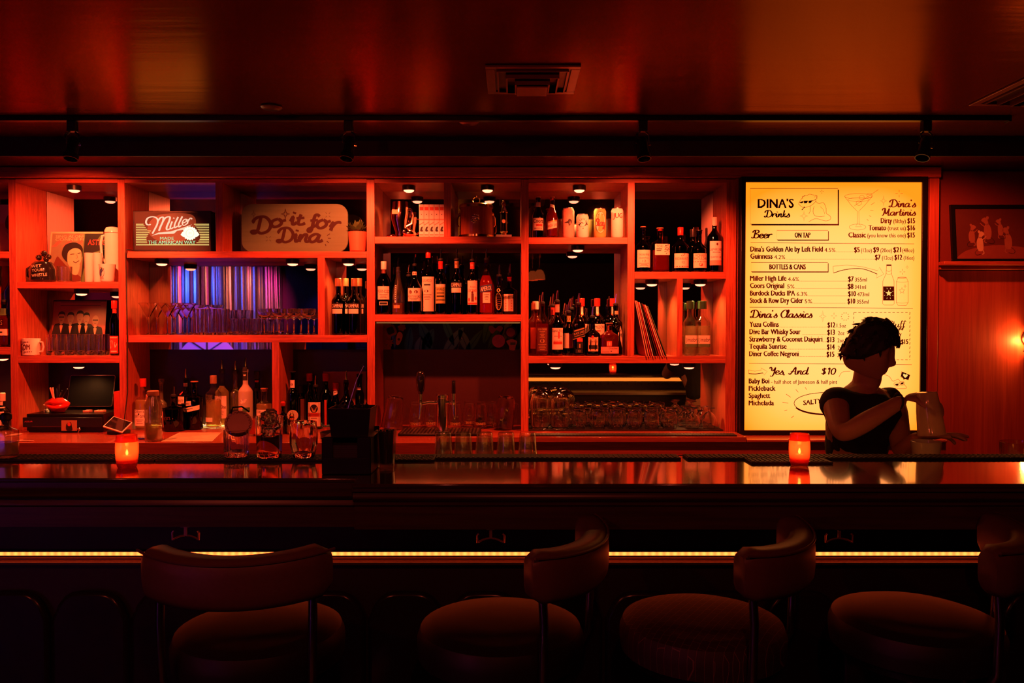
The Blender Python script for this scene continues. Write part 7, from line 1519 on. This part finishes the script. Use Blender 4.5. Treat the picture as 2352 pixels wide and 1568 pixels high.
def hand(WR, dirv, nrm, L_, fingers, thumb):
    """palm and five separate fingers; fingers: list of (spread, length, bend angles); nrm: back-of-hand normal"""
    dirv = dirv.normalized(); nrm = (nrm - dirv * nrm.dot(dirv)).normalized(); sd = dirv.cross(nrm)
    pal = MB(); pc = WR + dirv * L_ * .27
    mat = Matrix((( *(sd * 1.0), 0), (*dirv, 0), (*nrm, 0), (0, 0, 0, 1))).transposed(); mat.translation = pc
    pal.ball((0, 0, 0), 1, 0, 16, 12, (L_ * .215, L_ * .30, L_ * .085))
    into_v = [tuple(mat @ V(v)) for v in pal.v]; body.add(into_v, pal.f)
    for k, (sp, ln_, bends) in enumerate(fingers):
        p = WR + dirv * L_ * .50 + sd * L_ * (.155 - .103 * k); d = (dirv + sd * sp).normalized(); Jf = {'a': (p - d * L_ * .10, .0088), 'b': (p, .0092)}; Ef = [('a', 'b')]; cur = 'b'
        for q, (bn, fr_) in enumerate(zip(bends, (.45, .32, .25))):
            ax = d.cross(nrm).normalized(); d = (Matrix.Rotation(-bn, 3, ax) @ d).normalized(); p = p + d * ln_ * L_ * fr_; nm = 'c%d' % q; Jf[nm] = (p, (.0084, .0076, .0062)[q]); Ef.append((cur, nm)); cur = nm
        into(body, skin_mesh(Jf, Ef, 2))
    p = WR + dirv * L_ * .16 + sd * L_ * .15; d1, d2 = thumb; D1 = (dirv * d1[0] + sd * d1[1] + nrm * d1[2]).normalized(); D2 = (dirv * d2[0] + sd * d2[1] + nrm * d2[2]).normalized()
    Jf = {'a': (p - D1 * .012, .012), 'b': (p + D1 * L_ * .20, .0105), 'c': (p + D1 * L_ * .20 + D2 * L_ * .17, .0095), 'd': (p + D1 * L_ * .20 + D2 * L_ * .30, .007)}
    into(body, skin_mesh(Jf, [('a', 'b'), ('b', 'c'), ('c', 'd')], 2))
# upper hand: reaches right, fingers hang down over the raised tin
hand(WRR, V((.075, -.01, .006)), V((-.1, -.25, 1)), .175, [(.16, .46, (.85, .50, .25)), (.05, .50, (.95, .50, .25)), (-.05, .47, (1.0, .5, .3)), (-.18, .38, (1.05, .55, .3))], ((.55, .75, -.5), (.7, .25, -.7)))
# lower hand: laid around the cup's far rim
hand(WRL, V((.09, -.02, .010)), V((-.05, .25, 1)), .17, [(.18, .44, (.20, .30, .25)), (.05, .50, (.02, .22, .2)), (-.06, .46, (.12, .3, .25)), (-.2, .36, (.35, .45, .35))], ((.55, .8, -.1), (.9, .3, -.2)))
# head
hd = MB(); vs = []; fs = []; NT, NP = 48, 34
fdir = V((.93, -.36, 0)).normalized(); pitch = radians(24)
Rz = Matrix(((fdir.x, -fdir.y, 0), (fdir.y, fdir.x, 0), (0, 0, 1))); RH = Rz @ Matrix.Rotation(pitch, 3, 'Y')
def g_(x, s): return math.exp(-(x / s) ** 2)
def head_pt(th, ph):
    td, pd = math.degrees(th), math.degrees(ph); c = cos(ph)
    x = cos(th) * c * .083; y = sin(th) * c * .070; z = sin(ph) * .112
    low = max(0, -z / .112)
    x += .028 * low * (cos(th) > -.2) * (cos(th) + .2) - .028 * low * max(0, -cos(th)); y *= 1 - .30 * low ** 1.5
    r = V((x, y, z)); a = abs(td); k = 0
    k += .026 * g_(td, 9) * g_(pd + 10, 9) + .012 * g_(td, 8) * g_(pd - 4, 12)         # nose
    k += .006 * g_(a - 16, 14) * g_(pd - 17, 6)                                        # brow
    k -= .012 * g_(a - 24, 10) * g_(pd - 6, 8)                                         # eye sockets
    k += .005 * g_(a - 24, 6) * g_(pd - 5, 4)                                          # eyelids
    k += .011 * g_(td, 16) * g_(pd + 29, 4) + .010 * g_(td, 15) * g_(pd + 36, 4) - .004 * g_(td, 14) * g_(pd + 34.5, 2)   # lips
    k += .016 * g_(td, 18) * g_(pd + 54, 10)                                            # chin
    k += .004 * g_(a - 45, 16) * g_(pd + 5, 12)                                        # cheekbones
    k += .017 * g_(a - 96, 7) * g_(pd - 0, 13)                                         # ears
    r += r.normalized() * k; return r
for j in range(NP + 1):
    ph = -pi / 2 + pi * j / NP
    for i in range(NT): vs.append(head_pt(-pi + 2 * pi * i / NT, max(-1.55, min(1.55, ph))))
for j in range(NP):
    for i in range(NT): i2 = (i + 1) % NT; fs.append((j * NT + i, j * NT + i2, (j + 1) * NT + i2, (j + 1) * NT + i))
body.add([tuple(RH @ v + HC) for v in vs], fs)
person = thing('person', 'bartender with tousled hair and black t-shirt working before the glowing menu', 'person', (1.475, 3.40, 0))
off = V((1.475, 3.40, 0)); body.v = [tuple(V(v) - off) for v in body.v]
mesh_obj('body', fuse(body, .0036, 3), 'skin', person)
# hair: tousled cap over the skull with flicks
hb = MB(); vs = []; fs = []
for j in range(18):
    for i in range(NT):
        th = -pi + 2 * pi * i / NT; a = abs(math.degrees(th)); lowlim = 22 if a < 40 else (22 - (a - 40) * .9 if a < 100 else -32 - min(10, (a - 100) * .4))
        ph = radians(lowlim + (89.5 - lowlim) * j / 17); p = head_pt(th, ph)
        nz = noise.noise(V((p.x * 38, p.y * 38, p.z * 30))) ; vol = .010 + .007 * nz + .007 * max(0, math.sin(ph)) + (.006 if a < 70 else 0)
        if j == 0: vol = -.004
        vs.append(p + p.normalized() * vol)
for j in range(17):
    for i in range(NT): i2 = (i + 1) % NT; fs.append((j * NT + i, j * NT + i2, (j + 1) * NT + i2, (j + 1) * NT + i))
hb.add([tuple(RH @ v + HC - off) for v in vs], fs)
random.seed(12)
for k in range(150):
    th = random.uniform(-pi, pi); a = abs(math.degrees(th)); lowlim = 22 if a < 40 else (22 - (a - 40) * .9 if a < 100 else -32 - min(10, (a - 100) * .4))
    ph = radians(random.uniform(lowlim + 4, 80)); p = head_pt(th, ph); nrm = p.normalized(); tan = V((0, 0, -1)) - nrm * (-nrm.z); tan = (tan.normalized() if tan.length > .1 else V((1, 0, 0))) + V((random.uniform(-.6, .6), random.uniform(-.6, .6), 0))
    p0 = p + nrm * .012; p1 = p0 + tan * .011 + nrm * .002; p2 = p1 + tan * .011 + nrm * random.uniform(-.004, .002)
    hb.tube([tuple(RH @ q + HC - off) for q in (p0, p1, p2)], [.006, .0045, .0008], 5)
for k in range(9):   # fringe
    th = radians(-40 + 10 * k); p = head_pt(th, radians(30)); n0 = p.normalized()
    hb.tube([tuple(RH @ q + HC - off) for q in (p + n0 * .014, p + n0 * .024 + V((0, 0, -.012)), p + n0 * .028 + V((.004, 0, -.030)))], [.010, .007, .001], 5)
hb.build('hair', 'hair', person, ang=80)
# t-shirt
sh = MB(); Js = {'pel': (PEL + V((0, 0, .02)), (.150, .115)), 'waist': (WA, (.140, .108)), 'chest': (CH, (.158, .118)), 'nk': (NB + V((0, 0, -.045)), (.095, .085))}
Es = [('pel', 'waist'), ('waist', 'chest'), ('chest', 'nk')]
for n_, S_, EL in (('r', SR, ELR), ('l', SL, ELL)):
    Js['sh' + n_] = (S_ + V((0, 0, -.012)), .072); Js['sl' + n_] = (S_.lerp(EL, .42), .066); Es += [('chest', 'sh' + n_), ('sh' + n_, 'sl' + n_)]
into(sh, skin_mesh(Js, Es)); sh.v = [tuple(V(v) - off) for v in sh.v]
mesh_obj('tshirt', fuse(sh, .006, 5), 'tshirt', person)
tr_ = MB(); Jt = {'pel': (PEL + V((0, 0, -.0)), (.145, .112))}; Et = []
for n_ in 'rl':
    Jt['hp' + n_] = (J['hp' + n_][0], .094); Jt['kn' + n_] = (J['kn' + n_][0], .066); Jt['an' + n_] = (J['an' + n_][0] + V((0, 0, .03)), .056); Et += [('pel', 'hp' + n_), ('hp' + n_, 'kn' + n_), ('kn' + n_, 'an' + n_)]
into(tr_, skin_mesh(Jt, Et)); tr_.v = [tuple(V(v) - off) for v in tr_.v]; mesh_obj('trousers', fuse(tr_, .008, 3), 'denim', person)
c = ELL.lerp(WRL, .1)
MB().tube([tuple(WRR + V((-.030, 0, -.012)) - off + (V((0, 0, 1)) * cos(a) + V((-.1, 1, 0)) * sin(a)) * .030) for a in [k * 2 * pi / 20 for k in range(20)]], .004, 6, closed=True).build('bracelet', 'black_rubber', person)
thin_glass('tin_frost', (.9, .7, .5), edge=(.8, .7, .6), diff=(.98, .80, .55), dfac=.8)
# shaker tin in the upper hand, glass cup under the lower one
p0 = at(2128, 897, 2.96); p1 = at(2140, 998, 2.95); ax = (p1 - p0); Ls = ax.length
t = thing('shaker_tin', 'pale frosted shaker cup held up by the bartender\u2019s raised hand', 'shaker tin', p1)
Rm = (-ax).to_track_quat('Z', 'X').to_matrix().to_4x4()
MB().lathe([(.047, 0), (.050, .0015), (.048, .006), (.043, Ls * .55), (.036, Ls * .93), (.033, Ls * .97), (0, Ls * .975)], 30, mat=Rm, cap=False).build('tin', 'tin_frost', t)
Y = 2.93; s = F / Y; t = thing('mixing_cup', 'translucent tapered cup on the ledge under the bartender\u2019s lower hand', 'cup', (X(2130, Y), Y, .9512)); hc = Z(1013, Y) - .9512
b = MB(); cup(b, .036, .053, hc, wall=.003, base=.008, seg=30); b.build('cup_body', 'glass_frost', t)
# ================================================================== the room behind the guests, seen in the mirrors
M('foil', (.85, .82, .85), .17, 1, var=.05)
b = MB(); random.seed(8); x = -5.25; vs = []; fs = []; k = 0
while x < -3.55:
    w = random.uniform(.018, .05); y0 = -2.72 + random.uniform(-.03, .03); y1 = y0 + random.choice((-1, 1)) * w * random.uniform(.4, 1.2)
    sw = random.uniform(-.01, .02) + (.10 if x > -3.9 else 0) * (x + 3.9)
    b.add([(x, y0, .75), (x + w * .5, y1, .75), (x + w, y0, .75), (x - sw, y0, 2.40), (x + w * .5 - sw, y1, 2.40), (x + w - sw, y0, 2.40)], [(0, 1, 4, 3), (1, 2, 5, 4)]); x += w * 1.18
t = tag(b.build('foil_curtain', 'foil', smooth=False), 'shiny pleated foil curtain lit blue and pink, reflected above the martini glasses', 'curtain')
tag(MB().box(-5.4, -2.6, -2.74, -2.70, 2.40, 2.44).build('curtain_rail', 'black_metal'), 'black rail carrying the foil curtain on the stage', 'rail')
structure(MB().box(-5.45, -2.55, -2.84, -2.81, .30, 2.44).build('stage_spill_block', 'black_panel'))  # added black backing, keeps blue stage light from bouncing off the wall
b = MB(); x = -3.52
while x < -2.95: b.box(x, x + .028, -2.75, -2.72, .75, 2.40); x += .03
tag(b.build('dark_drape', 'black_panel', smooth=False), 'dark drape hanging right of the foil curtain on the stage', 'curtain')
structure(MB().box(-5.9, -2.5, -3.2, -2.0, 0, .30).build('trim_5', 'dark_paint'))
b = MB(); r_ = random.Random(3)
for j in range(30):
    for i in range(5): xx = -2.9 + i * .16 + (.08 if j % 2 else 0); b.box(xx, xx + .152, -3.195, -3.18, .31 + j * .07, .31 + j * .07 + .062)
structure(b.build('trim_6', 'wall_dark', smooth=False))
# round stage window behind the curtain foot
t = thing('stage_screen', 'violet lit round-topped screen with dark bars at the stage', 'screen', (-4.55, -2.35, .301)); M('screen_violet', (.1, .05, .3), .5, emit=(.18, .06, .9), estr=.9)
P = [(-.45, 0)] + [(-.45 * cos(a), .62 + .42 * sin(a)) for a in [k * pi / 16 for k in range(17)]] + [(.45, 0)]
MB().prism(P, -.02, 0).build('panel', 'screen_violet', t)
b = MB()
for a, c in [((-.45, .80), (.45, .80)), ((0, .0), (0, 1.03)), ((0, .8), (-.3, 1.0)), ((0, .8), (.3, 1.0)), ((-.25, 0), (-.25, .8)), ((.25, 0), (.25, .8))]: b.tube([(a[0], .006, a[1]), (c[0], .006, c[1])], .012, 6)
b.build('bars', 'black_metal', t)
# pendant lamps, reflected in the whisky compartment
pl0 = None
M('pendant_glass', (.35, .08, .03), .4, emit=(1, .13, .025), estr=.22); emat('lamp_bulb', (1, .20, .05), 1.2)
for x, y, lab in [(.395, -1.9, 'small ribbed amber pendant lamp reflected nearest the right-hand post'), (.30, -2.15, 'small ribbed amber pendant lamp reflected at the left of the pair')]:
    if not pl0:
        pl0 = thing('pendant_lamp', lab, 'lamp', (x, y, CEIL - .001), 'pendant lamps behind the guests')
        MB().lathe([(.05, 0), (.05, -.02), (.01, -.03), (.008, -.03), (.006, -.16), (.02, -.17), (.03, -.19)], 16).build('stem', 'brass', pl0)
        MB().lathe([(.02, -.185), (.05, -.21), (.072, -.27), (.078, -.33), (.073, -.33), (.046, -.215), (.02, -.19)], 40, rf=lambda a, z, r: 1 + .05 * cos(8 * a)).build('lamp_shade', 'pendant_glass', pl0)
        MB().ball((0, 0, -.27), .022).build('bulb', 'lamp_bulb', pl0)
    else: dup(pl0, (x, y, CEIL - .001), lab)
    light('pendant_light', 'POINT', (x, y, CEIL - .298), .8, (1, .11, .03), shadow_soft_size=.015)
tag(MB().box(XL + .01, -2.3, -.83, -.80, 2.285, CEIL - .001).build('stage_view_blocker', 'black_panel'), 'black valance board added before the stage to hide its lit ceiling from the mirrors', 'blocker')  # added board, hides the blue-lit stage ceiling from the mirrors
dl0 = None  # housings made up for the added fill spots over the stools
for (x, y), lab in zip(FILL_XY, ('small round ceiling downlight right of the middle, added to brighten the stools', 'small round ceiling downlight to the left, added to brighten the stools')):
    if not dl0:
        dl0 = thing('ceiling_fill_lamp', lab, 'lamp', (x, y, CEIL - .0005), 'added ceiling fill lamps')
        MB().lathe([(.030, -.001), (.045, -.001), (.048, -.008), (.040, -.012), (.034, -.012), (.030, -.004)], 24, cap=False).build('trim_ring', 'black_metal', dl0); MB().lathe([(.029, -.003), (.02, -.006), (0, -.007)], 18).build('lens', 'pendant_glass', dl0)
    else: dup(dl0, (x, y, CEIL - .0005), lab)
# leafy mural on the far wall and a point light before it
f = Flat()
def leaf(cx, cz, L_, w, ang, m):
    P = []
    for k in range(17): t_ = k / 16; P.append((t_ * L_, w * sin(pi * t_) ** .8))
    for k in range(15, 0, -1): t_ = k / 16; P.append((t_ * L_, -w * sin(pi * t_) ** .8))
    c, s_ = cos(ang), sin(ang); f.poly([(cx + x * c - y * s_, cz + x * s_ + y * c) for x, y in P], m, 1); f.line([(cx, cz), (cx + L_ * .95 * c, cz + L_ * .95 * s_)], .01, 2, 2)
random.seed(31)
f.rect(-2.1, .95, .35, 1.75, 3, 0)
for k in range(15): leaf(-2.0 + k * .15 + random.uniform(-.05, .05), random.uniform(.95, 1.2), random.uniform(.35, .62), random.uniform(.05, .085), random.uniform(.9, 2.2), 0 if k % 3 else 1)
tag(f.build('leaf_mural', ['mural_green', 'mural_gold', 'black_ink', 'black_panel'] if M('mural_green', (.10, .16, .03), .6) and M('mural_gold', (.30, .22, .05), .6) else [], lambda x, y, l: (x, YB + .003 + .001 * l, y)), 'dark mural of long banana leaves, reflected above the beer tap', 'mural')
light('mural_light', 'POINT', (-.8, YB + .5, 1.9), 1.6, (1, .45, .15), shadow_soft_size=.03)
